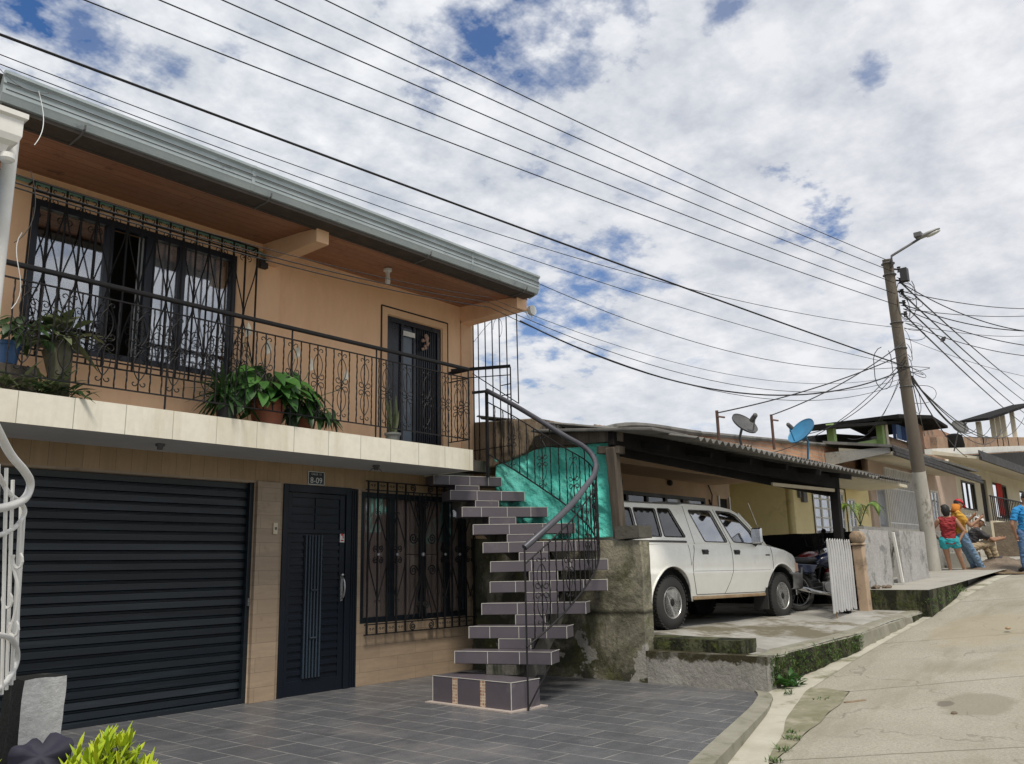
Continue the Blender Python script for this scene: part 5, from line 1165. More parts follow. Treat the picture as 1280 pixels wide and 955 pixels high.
for i, (px, py, dep, t, sg_, lab, r) in enumerate(((650, 401, 13.5, .655, .9, 'sagging drop cable from the balcony lamp corner to the pole', .014), (668, 352, 12.5, .66, .5, 'thin wire from the gutter end to the pole', .006),
        (897, 516, 15.5, .70, .12, 'short drop wire from the left roof mast to the pole', .012), (964, 519, 17.8, .735, .15, 'drop wire from the right roof mast to the pole', .012),
        (965, 566, 19.5, .69, .35, 'long thin drop wire ending by the brick parapet', .008), (1012, 542, 20.5, .68, .3, 'curved drop wire ending behind the blue dish', .009), (1085, 540, 26, .67, .2, 'steep drop wire left of the pole to the terrace roof', .008), (1060, 548, 24, .69, .6, 'slack drop wire curving down to the terrace', .007))):
    cable(at(px, py, dep), onpole(t) + Vector((-.1, -.12, 0)), sg_, r, lab, 'cable', 'drop cables left of the pole', 'drop_cable')
RW = [((1280, 389), .93, 16, .5, .012), ((1280, 377), .90, 24, .25, .012), ((1280, 396), .86, 16, .35, .012), ((1280, 388), .845, 24, .2, .010), ((1280, 418), .845, 18, .3, .012), ((1280, 431), .80, 18, .3, .010), ((1280, 410), .80, 26, .3, .008), ((1280, 462), .75, 20, .2, .006)]
for i, ((px, py), t, dep, sg_, r) in enumerate(RW):
    a = onpole(t) + Vector((.15, -.15, 0)); q = at(px, py, dep + 3); cable(a, beyond(a, q, .6), sg_, r, ['steepest', 'topmost', 'third', 'fourth', 'fifth', 'sixth', 'seventh', 'faintest lowest'][i] + ' of the cables leaving the pole towards the right edge', 'cable', 'cables right of the pole', 'overhead_cable')
for i in range(4):
    a = onpole(.93 - .035 * i) + Vector((.25, -.15, 0)); q = at(1290, 492 + i * 15, 52); cable(a, beyond(a, q, .1), .2, .022, ['upper', 'second', 'third', 'lower'][i] + ' of the four parallel lines slanting down right behind the bird', 'power line', 'four lines slanting down right', 'power_line')
for i in range(6):
    a = onpole(.635 - .004 * i) + Vector((.15, -.12, 0)); q = at((1225, 1240, 1252, 1266, 1283, 1234)[i], (528, 530, 536, 520, 515, 545)[i], 42 + i); cable(a, q, .9 + .12 * i, .016, ['leftmost', 'second', 'third', 'fourth', 'rightmost', 'shortest'][i] + ' of the slack bundle falling from the pole to the right roofs', 'cable', 'slack bundle right of the pole', 'drop_cable')
cable(onpole(.66) + Vector((.1, -.1, 0)), at(1156, 545, 30), .05, .012, 'near vertical wire hanging just right of the pole', 'cable', None, 'drop_cable')
# loops of slack cable
for i, (px, py) in enumerate(((1103, 452), (1132, 365))):
    c_ = at(px, py, 19.3); bm = nb(); tube(bm, [c_ + Vector((.05 * math.cos(t), .25 * math.sin(t) * .8, .35 * math.cos(t) - (.3 if math.cos(t) < 0 else 0))) for t in [k_ * .42 for k_ in range(14)]], .009, 4); o = obj('cable_loop', bm, M['wire']); tag(o, ('hanging slack loop of cable left of the pole', 'slack loop of cable near the insulators')[i], 'cable')
# bird
bm = nb(); bc_ = at(1179, 424, 22); ball(bm, bc_, (.09, .05, .055), 10, 8); ball(bm, bc_ + Vector((.08, -.02, .05)), .038, 8, 6); leaf(bm, bc_ + Vector((-.05, 0, 0)), bc_ + Vector((-.22, .02, -.10)), .06, (0, 0, 1)); tube(bm, [bc_ + Vector((.11, -.03, .05)), bc_ + Vector((.15, -.04, .045))], [.012, .003], 5)
tube(bm, [bc_, bc_ - Vector((0, 0, .09))], .006, 4); o = obj('bird', bm, mat('grey_feathers', (.08, .08, .085), .9)); tag(o, 'small grey bird perched on the slanting lines right of the pole', 'bird')

# satellite dishes and masts
def dish(c_, nrm, r, m, label, pole_to, arm=True):
    c_, nrm = Vector(c_), Vector(nrm).normalized(); t = thing('satellite_dish', label, 'satellite dish', tuple(c_))
    q = nrm.to_track_quat('Z', 'Y').to_matrix().to_4x4(); bm = nb(); lathe(bm, [(0, 0)] + [(r * k_ / 8, .22 * r * (k_ / 8) ** 2) for k_ in range(1, 9)] + [(r * 1.02, .22 * r + .012), (r * 1.0, .22 * r - .02)] + [(r * k_ / 8, .22 * r * (k_ / 8) ** 2 - .018) for k_ in range(7, -1, -1)], (0, 0, 0), 28)
    bmesh.ops.transform(bm, matrix=Matrix.Translation(c_) @ q, verts=bm.verts); obj('reflector', bm, m, t, smooth=True, angle=50)
    bm = nb(); f0 = c_ + q.to_3x3() @ Vector((0, -r * .95, .1)); f1 = c_ + q.to_3x3() @ Vector((0, -r * .35, r * 1.25)); tube(bm, [f0, f1], .016, 5); obj('feed_arm', bm, m, t)
    bm = nb(); tube(bm, [f1 - nrm * .03, f1 - nrm * .14], .05, 8); ball(bm, f1, .05, 8, 6); obj('feed_horn', bm, M['dishgrey'], t)
    bm = nb(); tube(bm, [c_ - nrm * .04, c_ - nrm * .15 - Vector((0, 0, .12)), Vector(pole_to)], .026, 7); obj('mast', bm, m, t)
cd = at(929, 532, 16.4); dish(cd, (-.20, -.62, .55), .27, M['dishgrey'], 'grey satellite dish on the roof edge left of the blue dish', cd + Vector((.12, .1, -.55)))
cd = at(1004, 541, 20.0); dish(cd, (-.74, .34, .62), .36, M['dishblue'], 'tilted blue satellite dish above the brick parapet', cd + Vector((.22, .05, -.78)))
cd = at(1199, 535, 34); dish(cd, (-.5, -.6, .5), .33, M['dishgrey'], 'small dark satellite dish on the far brick wall right of the pole', cd + Vector((0, .3, -.9)))
for i, (px, y0, y1, dep, lab) in enumerate(((896, 513, 560, 16.8, 'thin rusty roof mast left of the grey dish'), (964, 518, 556, 18.8, 'thin rusty roof mast between the grey and blue dishes'))):
    bm = nb(); a, b_ = at(px + 4, y1 + 6, dep), at(px, y0, dep); tube(bm, [a, b_], .032, 7); bar(bm, b_ - Vector((0, 0, .12)), b_ + Vector((.12, -.1, -.14)), .03, .03); o = obj('roof_mast', bm, mat('rusty_mast', (.16, .09, .07), .8, scale=6)); tag(o, lab, 'mast', 'roof masts')

# ================================================================== WHITE PICKUP
def build_pickup():
    T = thing('pickup_truck', 'off white double cab pickup with matching bed canopy and steel rims parked under the carport', 'pickup truck')
    XR_, XF_, WZ, RA = .02, 2.98, .345, .455
    def zs(x): return interp(x, [(-1, 1.10), (.5, 1.115), (2.5, 1.115), (2.85, 1.085), (3.2, 1.035), (3.42, .985), (3.55, .92), (3.62, .84)])
    def base(x): return interp(x, [(-1, .50), (-.46, .48), (.48, .44), (.49, .41), (2.5, .39), (2.6, .39), (3.4, .60), (3.62, .62)])
    def zb(x):
        z = base(x)
        for c_, r_ in ((XR_, RA), (XF_, RA + .02)):
            if abs(x - c_) < r_: z = max(z, WZ + math.sqrt(r_ * r_ - (x - c_) ** 2) * 1.03)
        return z
    def yw(z, x):
        p = interp(z, [(.38, .775), (.5, .805), (.62, .825), (.735, .842), (.742, .836), (.85, .838), (.95, .832), (1.04, .82), (1.09, .80)])
        return p * interp(x, [(-1, .985), (0, 1), (2.6, 1), (3.2, .975), (3.5, .93), (3.62, .88)])
    xs = set([-.95 + .06 * i for i in range(77)] + [3.62])
    for c_, r_ in ((XR_, RA), (XF_, RA + .02)):
        for k_ in range(25): xs.add(c_ - r_ * math.cos(math.pi * k_ / 24) * .9999)
    xs = sorted(x for x in xs if x <= 3.621); lv = [.46, .54, .62, .70, .732, .745, .80, .88, .95, 1.02]
    bm = nb()
    for s in (-1, 1):
        prev = None
        for x in xs:
            b0_, t0 = zb(x), zs(x); zz_ = [b0_] + [min(max(z, b0_ + .0005 * i), t0 - .05 + .002 * i) for i, z in enumerate(lv)] + [t0 - .028, t0 - .006]
            zz_ = sorted(zz_)
            row = [bm.verts.new((x, s * .66 * interp(x, [(3.3, 1), (3.62, .9)]), b0_ + .001))] + [bm.verts.new((x, s * yw(z, x), z)) for z in zz_] + [bm.verts.new((x, s * (yw(t0, x) - .035), t0 + .012)), bm.verts.new((x, s * .45, t0 + .028 + (.02 if x > 2.5 else 0))), bm.verts.new((x, 0, t0 + .034 + (.02 if x > 2.5 else 0)))]
            if prev:
                for a, b_, c_, d_ in zip(prev, prev[1:], row[1:], row): bm.faces.new((a, b_, c_, d_))
            prev = row
        # front and rear closing
    bmesh.ops.remove_doubles(bm, verts=bm.verts, dist=2e-4)
    bmesh.ops.holes_fill(bm, edges=[e_ for e_ in bm.edges if e_.is_boundary and all(v.co.x > 3.6 for v in e_.verts)], sides=0)
    bmesh.ops.holes_fill(bm, edges=[e_ for e_ in bm.edges if e_.is_boundary and all(v.co.x < -.94 for v in e_.verts)], sides=0)
    body = obj('body', bm, M['carpaint'], T, smooth=True, angle=32)
    # greenhouse: pierced side plates bent to the tumblehome, roof skin, windscreen
    def gy(z, x=0): return .805 - .27 * (z - 1.10) - .05 * max(0, x - 2.2)
    out = [(-.93, 1.095), (-.90, 1.55), (-.80, 1.625), (.50, 1.645), (.60, 1.665), (1.55, 1.665), (1.85, 1.635), (2.02, 1.575), (2.26, 1.38), (2.60, 1.095)]
    wins = {'canopy_window': [[(-.84, 1.20), (-.63, 1.20), (-.63, 1.565), (-.80, 1.565)], [(-.585, 1.20), (-.10, 1.20), (-.10, 1.575), (-.585, 1.57)], [(-.05, 1.20), (.45, 1.20), (.24, 1.585), (-.05, 1.58)]],
            'door_window': [[(.90, 1.145), (1.49, 1.145), (1.27, 1.595), (.69, 1.585)], [(1.66, 1.15), (2.50, 1.125), (2.20, 1.36), (1.96, 1.545), (1.80, 1.59), (1.41, 1.60)]]}
    for s in (-1, 1):
        hol = [round_poly(h_, .035) for L_ in wins.values() for h_ in L_]
        bm = plate(out, hol, .035)
        for v in bm.verts:
            yy = v.co.y; v.co.y = s * (gy(v.co.z, v.co.x) - .035 + yy)
        obj('window_frame_panel', bm, M['carpaint'], body, bevel=.004)
        for nm, L_ in wins.items():
            for h_ in L_:
                bm = plate(round_poly([( (p[0] - sum(q[0] for q in h_) / len(h_)) * 1.03 + sum(q[0] for q in h_) / len(h_), (p[1] - sum(q[1] for q in h_) / len(h_)) * 1.03 + sum(q[1] for q in h_) / len(h_)) for p in h_], .03), [], .005)
                for v in bm.verts: yy = v.co.y; v.co.y = s * (gy(v.co.z, v.co.x) - .022 + yy)
                obj(nm, bm, M['car_glass'] if nm == 'door_window' else M['glass_dark'], T)
                # rubber seal
                bm = nb(); hp_ = round_poly(h_, .035); tube(bm, [(p[0], s * (gy(p[1], p[0]) + .001), p[1]) for p in hp_], .008, 5, closed=True); obj('window_seal', bm, M['plastic'], T)
    def zr(x): return interp(x, [(-.93, 1.10), (-.90, 1.55), (-.80, 1.625), (.50, 1.645), (.60, 1.665), (1.55, 1.665), (1.85, 1.635), (2.02, 1.575)])
    bm = nb(); rows = []
    for x in (-.93, -.92, -.90, -.85, -.80, -.6, -.2, .2, .48, .50, .53, .60, .8, 1.2, 1.55, 1.7, 1.85, 1.95, 2.02):
        z = zr(x); yS = gy(z); cr_ = .065 if x > .55 or x < .45 else .055
        rows.append([bm.verts.new((x, yS * t, z + cr_ * (1 - abs(t) ** 3.2) * (1 if z > 1.5 else .1))) for t in (-1, -.97, -.92, -.84, -.7, -.45, 0, .45, .7, .84, .92, .97, 1)])
    for a, b_ in zip(rows, rows[1:]):
        for i in range(12): bm.faces.new((a[i], b_[i], b_[i + 1], a[i + 1]))
    obj('roof', bm, M['carpaint'], body, smooth=True, solid=.008)
    bm = nb()
    grid(bm, 10, 8, lambda u, v: Vector((2.02 + .58 * v - .10 * (2 * u - 1) ** 2 * (1 - .2 * v), (gy(1.57 - .47 * v, 2.4) - .03) * (2 * u - 1), 1.60 - .485 * v)))
    obj('windscreen', bm, M['car_glass'], T, smooth=True, solid=.006)
    bm = nb()
    for s in (-1, 1): tube(bm, [(2.02, s * gy(1.575), 1.585), (2.26, s * gy(1.38, 2.26), 1.39), (2.60, s * gy(1.1, 2.6), 1.105)], .022, 6)
    tube(bm, [(-.06, -s_ * 0, 1.7) for s_ in (0,)] * 1 + [(-.05, 0, 1.7)], .001, 3)
    obj('windscreen_pillar', bm, M['carpaint'], body, smooth=True)
    # interior
    bm = nb(); bx(bm, -.88, 2.55, -.70, .70, .50, 1.02); obj('interior_tub', bm, M['dark'], T)
    for x in (1.05, 1.85):
        for y in (-.38, .38):
            bm = nb(); bar(bm, (x - .22, y, 1.0), (x - .34, y, 1.36), .44, .10, up=(0, 1, 0)); bx(bm, x - .40, x - .32, y - .12, y + .12, 1.37, 1.50); obj('seat', bm, M['plastic'], T, bevel=.02)
    bm = nb(); tube(bm, [(2.12 + .06 * math.sin(t), .38 + .17 * math.cos(t), 1.16 + .16 * math.sin(t)) for t in [k_ * math.pi / 8 for k_ in range(16)]], .014, 6, closed=True); obj('steering_wheel', bm, M['plastic'], T)
    # chassis, inner arches
    bm = nb(); bx(bm, -.9, 3.3, -.52, .52, .34, .52); bx(bm, .55, 2.4, -.60, .60, .36, .50); obj('chassis', bm, M['dark'], T)
    for c_ in (XR_, XF_):
        for s in (-1, 1):
            bm = nb(); lathe(bm, [(RA - .01, s * .80), (RA - .01, s * .45), (.05, s * .45)], (c_, 0, WZ), 26, 'y')
            bmesh.ops.delete(bm, geom=[v for v in bm.verts if v.co.z < WZ - .02], context='VERTS'); obj('inner_arch', bm, M['dark'], T)
        bm = nb()
        for s in (-1, 1): tube(bm, [(c_ + (RA + (.02 if c_ > 1 else 0) + .004) * math.cos(a), s * (yw(max(.45, WZ + RA * math.sin(a)), c_) + .004), WZ + (RA + (.02 if c_ > 1 else 0) + .004) * math.sin(a) * 1.03) for a in [math.pi * (k_ / 20) for k_ in range(0, 21)]], .014, 5)
        obj('arch_lip', bm, M['carpaint'], body, smooth=True)
    # wheels
    for c_ in (XR_, XF_):
        for s in (-1, 1):
            yc = s * .70
            bm = nb(); prof = [(.205, .10), (.215, .115), (.26, .118), (.305, .108), (.330, .09), (.345, .07), (.347, 0), (.345, -.07), (.330, -.09), (.26, -.118), (.215, -.115), (.205, -.10)]
            lathe(bm, prof, (c_, yc, WZ), 40, 'y'); 
            for k_ in range(40):
                a = 2 * math.pi * k_ / 40
                for yy in (-.08, -.03, .03, .08):
                    p = Vector((c_ + .348 * math.cos(a + yy), yc + yy, WZ + .348 * math.sin(a + yy))); bar(bm, p - Vector((0, .018, 0)), p + Vector((0, .018, 0)), .03, .012, up=(math.cos(a), 0, math.sin(a)))
            ty = obj('tyre', bm, M['rubber'], T, smooth=True, angle=35)
            bm = nb(); o_ = s
            lathe(bm, [(.207, .10 * o_), (.20, .108 * o_), (.185, .09 * o_), (.18, .05 * o_), (.165, .035 * o_), (.14, .055 * o_), (.12, .06 * o_), (.075, .045 * o_), (.07, .06 * o_), (.06, .075 * o_), (0, .08 * o_)], (c_, yc, WZ), 36, 'y')
            obj('rim', bm, M['rim'], T, smooth=True, angle=40)
            bm = nb()
            lathe(bm, [(.052, .06 * o_), (.05, .10 * o_), (.03, .112 * o_), (0, .113 * o_)], (c_, yc, WZ), 18, 'y')
            for k_ in range(6):
                a = k_ * math.pi / 3; lathe(bm, [(.011, .055 * o_), (.011, .072 * o_), (0, .074 * o_)], (c_ + .085 * math.cos(a), yc, WZ + .085 * math.sin(a)), 6, 'y')
            obj('hub', bm, M['dark'], T)
            bm = nb()
            for k_ in range(12):
                a = k_ * math.pi / 6; ball(bm, (c_ + .15 * math.cos(a), yc + .047 * o_, WZ + .15 * math.sin(a)), (.014, .004, .014), 8, 5)
            obj('rim_opening', bm, M['dark'], T)
    # panel gaps, crease, handles
    def gap(pts, s, name='panel_gap', m=None, r=.0045):
        bm = nb(); P = []
        for (x0, z0), (x1, z1) in zip(pts, pts[1:]):
            for k_ in range(8): t = k_ / 8; P.append((x0 + (x1 - x0) * t, z0 + (z1 - z0) * t))
        P.append(pts[-1])
        tube(bm, [(x, s * (yw(z, x) + .0005 if z < zs(x) - .01 else gy(z, x) + .0015), z) for x, z in P], r, 4); return obj(name, bm, m or M['plastic'], T)
    for s in (-1, 1):
        gap([(.60, 1.09), (.50, .86), (.50, .70), (.60, .46), (.62, .43), (1.34, .425), (1.46, .60), (1.53, .75), (1.55, 1.10)], s)
        gap([(1.34, .425), (2.46, .42), (2.60, .55), (2.70, .70), (2.71, 1.08)], s)
        gap([(.46, 1.10), (.46, .82)], s, r=.003)
        gap([(1.56, 1.11), (1.35, 1.62)], s, r=.003)
        gap([(.62, 1.11), (.58, 1.64)], s, r=.003)
        gap([(-.93, 1.135), (.43, 1.135)], s, 'bed_rail_trim', M['greyplastic'], .016)
        gap([(-.9, .742), (-.47, .742)], s, r=.003); gap([(.53, .742), (2.60, .742)], s, r=.003)
        for x in (.84, 1.68):
            bm = nb(); y_ = yw(1.0, x) + .006; bx(bm, x - .08, x + .08, min(s * y_, s * (y_ - .02)), max(s * y_, s * (y_ - .02)), .965, 1.035); bx(bm, x - .06, x + .06, min(s * y_, s * (y_ + .02)), max(s * y_, s * (y_ + .02)), .998, 1.018); obj('door_handle', bm, M['plastic'], T, bevel=.006)
        bm = nb(); bx(bm, .52, 2.50, min(s * .76, s * .795), max(s * .76, s * .795), .36, .405); obj('sill', bm, M['rust'], T, bevel=.01)
        bm = nb(); bx(bm, XF_ - .50, XF_ - .48, min(s * .58, s * .82), max(s * .58, s * .82), .16, .48); obj('mud_flap', bm, M['rubber'], T)
        bm = nb(); bx(bm, XR_ - .50, XR_ - .48, min(s * .58, s * .82), max(s * .58, s * .82), .16, .48); obj('mud_flap', bm, M['rubber'], T)
        # mirror
        bm = nb(); ys = s * .93; bx(bm, 2.10, 2.16, min(ys - s * .10, ys + s * .07), max(ys - s * .10, ys + s * .07), 1.13, 1.36); mr = obj('wing_mirror', bm, M['chrome'] if s < 0 else M['plastic'], T, bevel=.02)
        bm = nb(); tube(bm, [(2.28, s * .79, 1.10), (2.18, s * .88, 1.12), (2.13, s * .93, 1.17)], .014, 6); bx(bm, 2.22, 2.32, min(s * .77, s * .80), max(s * .77, s * .80), 1.07, 1.13); obj('mirror_arm', bm, M['plastic'], mr)
        bm = nb(); bx(bm, 2.094, 2.0995, min(ys - s * .085, ys + s * .055), max(ys - s * .085, ys + s * .055), 1.15, 1.34); obj('mirror_glass', bm, M['chrome'], mr)
        bm = nb(); bx(bm, 2.50, 2.62, min(s * .832, s * .836), max(s * .832, s * .836), .955, .975); obj('badge', bm, M['plastic'], T)
        # headlight, indicator
        bm = nb(); bx(bm, 3.55, 3.635, min(s * .42, s * .74), max(s * .42, s * .74), .70, .84); obj('headlight', bm, mat('lamp_glass', (.55, .57, .58), .1, bstr=0), T, bevel=.02)
        bm = nb(); bx(bm, 3.50, 3.60, min(s * .745, s * .785), max(s * .745, s * .785), .70, .84); obj('indicator', bm, mat('pinkish_indicator', (.60, .38, .28), .2, bstr=0), T, bevel=.012)
    bm = nb(); bx(bm, 3.60, 3.64, -.40, .40, .70, .84); obj('radiator_grille', bm, M['plastic'], T, bevel=.01)
    bm = nb(); rows = []
    for t in [k_ / 12 for k_ in range(13)]:
        y = -.86 + 1.72 * t; x = 3.72 - .18 * abs(2 * t - 1) ** 5
        rows.append([bm.verts.new(p) for p in ((x - .10, y, .44), (x, y, .46), (x + .01, y, .56), (x - .005, y, .66), (x - .12, y, .69))])
    for a, b_ in zip(rows, rows[1:]):
        for i in range(4): bm.faces.new((a[i], b_[i], b_[i + 1], a[i + 1]))
    for s, r_ in ((-1, rows[0]), (1, rows[-1])):
        q = [bm.verts.new((v.co.x - .30, v.co.y, v.co.z)) for v in r_]
        for i in range(4): bm.faces.new((r_[i], r_[i + 1], q[i + 1], q[i]))
    obj('front_bumper', bm, M['greyplastic'], T, smooth=True, angle=40, solid=.02)
    bm = nb(); tube(bm, [(2.60, -.78, 1.11), (2.15, -.80, 1.74)], [.006, .003], 5); obj('aerial', bm, M['chrome'], T)
    return T
truck = build_pickup()
ang = math.atan2(-.23, 2.83)
truck.location = (10.15 + .70 * math.sin(-ang) * 0 + .03, 5.99 + .70 + .02, .528); truck.rotation_euler = (0, R(.4), ang)

# ================================================================== MOTORCYCLES
def build_bike(label, paint, cat='motorcycle'):
    T = thing('motorcycle', label, cat)
    WB = 1.25; r = .29
    for x in (0, WB):
        bm = nb(); tube(bm, [(x + r * math.cos(a), 0, r + .01 + r * math.sin(a)) for a in [k_ * math.pi / 16 for k_ in range(32)]], .042, 8, closed=True); wt = obj('tyre', bm, M['rubber'], T, smooth=True)
        bm = nb(); tube(bm, [(x + (r - .05) * math.cos(a), 0, r + .01 + (r - .05) * math.sin(a)) for a in [k_ * math.pi / 16 for k_ in range(32)]], .014, 6, closed=True); lathe(bm, [(0, -.06), (.05, -.06), (.04, 0), (.05, .06), (0, .06)], (x, 0, r + .01), 12, 'y')
        for k_ in range(18): a = k_ * math.pi / 9; tube(bm, [(x, .03 * (-1) ** k_, r + .01), (x + (r - .05) * math.cos(a), 0, r + .01 + (r - .05) * math.sin(a))], .003, 3)
        obj('spoked_rim', bm, M['metal'], T)
    bm = nb(); tube(bm, [(x0, 0, z) for x0, z in ((-.33, .45), (-.25, .60), (0, .66), (.2, .60))], [.01, .06, .06, .04], 6); obj('rear_mudguard', bm, M['plastic'], T, smooth=True)
    bm = nb(); tube(bm, [(WB + .30 * math.cos(a), 0, r + .34 * math.sin(a)) for a in (.7, 1.1, 1.57, 2.0, 2.4)], [.03, .055, .06, .055, .03], 6); obj('front_mudguard', bm, paint, T, smooth=True)
    for s in (-1, 1):
        bm = nb(); tube(bm, [(WB, s * .08, r), (WB - .20, s * .08, .80), (WB - .26, s * .08, .95)], .02, 6); obj('fork', bm, M['metal'], T)
        bm = nb(); tube(bm, [(0, s * .10, r), (.08, s * .11, .66)], .025, 8); obj('shock_absorber', bm, M['metal'], T)
        bm = nb(); tube(bm, [(0, s * .09, r), (.45, s * .07, .34)], .018, 6); obj('swing_arm', bm, M['plastic'], T)
    bm = nb(); tube(bm, [(WB - .25, 0, .86), (.65, 0, .72), (.30, 0, .62), (-.1, 0, .68)], .024, 6); tube(bm, [(WB - .25, 0, .80), (.85, 0, .40), (.45, 0, .28)], .022, 6); obj('frame', bm, M['plastic'], T)
    bm = nb(); bx(bm, .45, .80, -.11, .11, .24, .42); lathe(bm, [(.07, 0), (.085, .02), (.085, .04), (.07, .06), (.085, .08), (.085, .10), (.07, .12), (.085, .14), (.08, .18), (0, .19)], (.72, 0, .40), 14); lathe(bm, [(0, -.14), (.09, -.14), (.09, .14), (0, .14)], (.55, 0, .33), 16, 'y'); obj('engine', bm, M['metal'], T, bevel=.01)
    bm = nb(); tube(bm, [(.75, -.10, .42), (.82, -.12, .28), (.60, -.15, .20), (.2, -.17, .26), (-.38, -.19, .40)], [.018, .018, .02, .04, .045], 10); obj('exhaust', bm, M['chrome'], T, smooth=True)
    bm = nb(); rows = []
    for x, w_, zt, zb_ in ((.42, .07, .80, .70), (.52, .12, .87, .68), (.68, .15, .93, .66), (.84, .14, .93, .68), (.96, .07, .87, .74)):
        rows.append([bm.verts.new((x, w_ * math.cos(a), (zt + zb_) / 2 + (zt - zb_) / 2 * math.sin(a))) for a in [k_ * math.pi / 6 for k_ in range(12)]])
    for a, b_ in zip(rows, rows[1:]):
        for i in range(12): bm.faces.new((a[i], a[(i + 1) % 12], b_[(i + 1) % 12], b_[i]))
    bm.faces.new(rows[0]); bm.faces.new(rows[-1]); obj('fuel_tank', bm, paint, T, smooth=True)
    bm = nb(); tube(bm, [(-.28, 0, .80), (-.1, 0, .80), (.2, 0, .77), (.46, 0, .80)], [.05, .10, .12, .08], 10)
    for v in bm.verts: v.co.z = .78 + (v.co.z - .78) * .55
    obj('saddle', bm, M['plastic'], T, smooth=True)
    bm = nb(); poly_prism(bm, [(-.30, -.10, .60), (.30, -.12, .56), (.42, -.12, .70), (-.34, -.10, .76)], (0, .2, 0)); obj('side_panel', bm, paint, T, bevel=.02)
    bm = nb(); bx(bm, -.42, -.34, -.08, .08, .66, .76); obj('tail_light', bm, M['red'], T, bevel=.01)
    bm = nb(); bar(bm, (-.40, 0, .62), (-.47, 0, .45), .20, .01, up=(1, 0, .3)); np_ = obj('number_plate', bm, M['yplate'], T)
    bm = nb(); tube(bm, [(WB - .42, .34, 1.02), (WB - .32, .25, 1.05), (WB - .26, 0, 1.0), (WB - .32, -.25, 1.05), (WB - .42, -.34, 1.02)], .013, 6); hb = obj('handlebar', bm, M['plastic'], T, smooth=True)
    bm = nb(); lathe(bm, [(0, 0), (.05, .0), (.09, .08), (.085, .11), (0, .12)], (WB - .22, 0, .90), 16, 'x'); obj('headlight', bm, M['chrome'], T, smooth=True, angle=50)
    for s in (-1, 1):
        bm = nb(); tube(bm, [(WB - .34, s * .22, 1.05), (WB - .33, s * .26, 1.2)], .006, 5); ball(bm, (WB - .33, s * .28, 1.24), (.015, .07, .045), 10, 6); obj('mirror', bm, M['plastic'], T)
    return T
b1_ = build_bike('dark blue motorcycle with yellow number plate parked nose away behind the pickup', M['mblue']); b1_.location = (13.62, 6.25, .60); b1_.rotation_euler = (R(-7), 0, R(-30)); b1_.location = (14.02, 5.80, .60)
b2_ = build_bike('dark red motorcycle farthest from the street, behind the dark blue one', M['mred']); b2_.location = (13.80, 6.05, .60); b2_.rotation_euler = (R(-7), 0, R(-30)); b2_.location = (14.60, 6.35, .62)

# ================================================================== NEIGHBOURING WHITE BUILDING ON THE LEFT
nbh = thing('neighbouring_building', 'pale blue building corner with white moulded cornice and white post at the left edge', 'building', (.9, 4.3, 0))
bm = nb(); tube(bm, [(1.35, 4.36, -.1), (1.35, 4.36, 3.60)], .034, 14); obj('white_post', bm, M['white_rail'], nbh, smooth=True, angle=50)
cp = [(0, 3.30), (.02, 3.30), (.03, 3.335), (.06, 3.35), (.07, 3.38), (.07, 3.46), (.085, 3.47), (.085, 3.495), (0, 3.50)]
bm = nb()
poly = []
X1, Y0 = 1.235, 4.15
for o_, z in cp: poly.append((X1 + o_, Y0 - o_, z))
far1 = [(X1 + o_, 4.9, z) for o_, z in cp]; far0 = [(-3, Y0 - o_, z) for o_, z in cp]
A = [bm.verts.new(p) for p in far0]; B = [bm.verts.new(p) for p in poly]; Cc = [bm.verts.new(p) for p in far1]
for i in range(len(cp) - 1): bm.faces.new((A[i], B[i], B[i + 1], A[i + 1])); bm.faces.new((B[i], Cc[i], Cc[i + 1], B[i + 1]))
e0 = bm.verts.new((-3, 4.9, 3.30)); e1 = bm.verts.new((-3, 4.9, 3.5)); bm.faces.new((A[0], B[0], Cc[0], e0)); bm.faces.new((A[-1], B[-1], Cc[-1], e1))
obj('cornice', bm, M['white_rail'], nbh)
bm = nb(); bx(bm, -3, 1.22, 4.17, 4.9, 3.04, 3.299); obj('blue_beam', bm, M['ltblue'], nbh)
bm = nb(); lathe(bm, [(0, 3.30), (.035, 3.30), (.035, 3.275), (.025, 3.262), (0, 3.26)], (1.27, 4.14, 0), 16); obj('cornice_socket', bm, M['white_rail'], nbh)
bm = nb(); bx(bm, -3, .7, 4.9, 5.1, -.3, 3.3); obj('wall', bm, M['ltblue'], nbh)
for k_, (a, b_, c_, d_) in enumerate((((1.40, 4.22, 3.72), (1.46, 4.25, 3.6), (1.44, 4.2, 3.5), (1.40, 4.2, 3.42)), ((1.41, 4.24, 3.30), (1.50, 4.3, 3.15), (1.46, 4.3, 3.0), (1.40, 4.33, 2.95)), ((1.42, 4.30, 3.0), (1.34, 4.25, 2.85), (1.5, 4.3, 2.75), (1.42, 4.33, 2.62)), ((1.1, 4.2, 3.86), (1.3, 4.2, 3.62), (1.38, 4.2, 3.70), (1.5, 4.3, 3.78)))):
    bm = nb(); tube(bm, bez(a, b_, c_, d_, 12), .002, 5); o = obj('pale_wire', bm, M['greyplastic'] if k_ % 2 else M['curtain'], nbh)
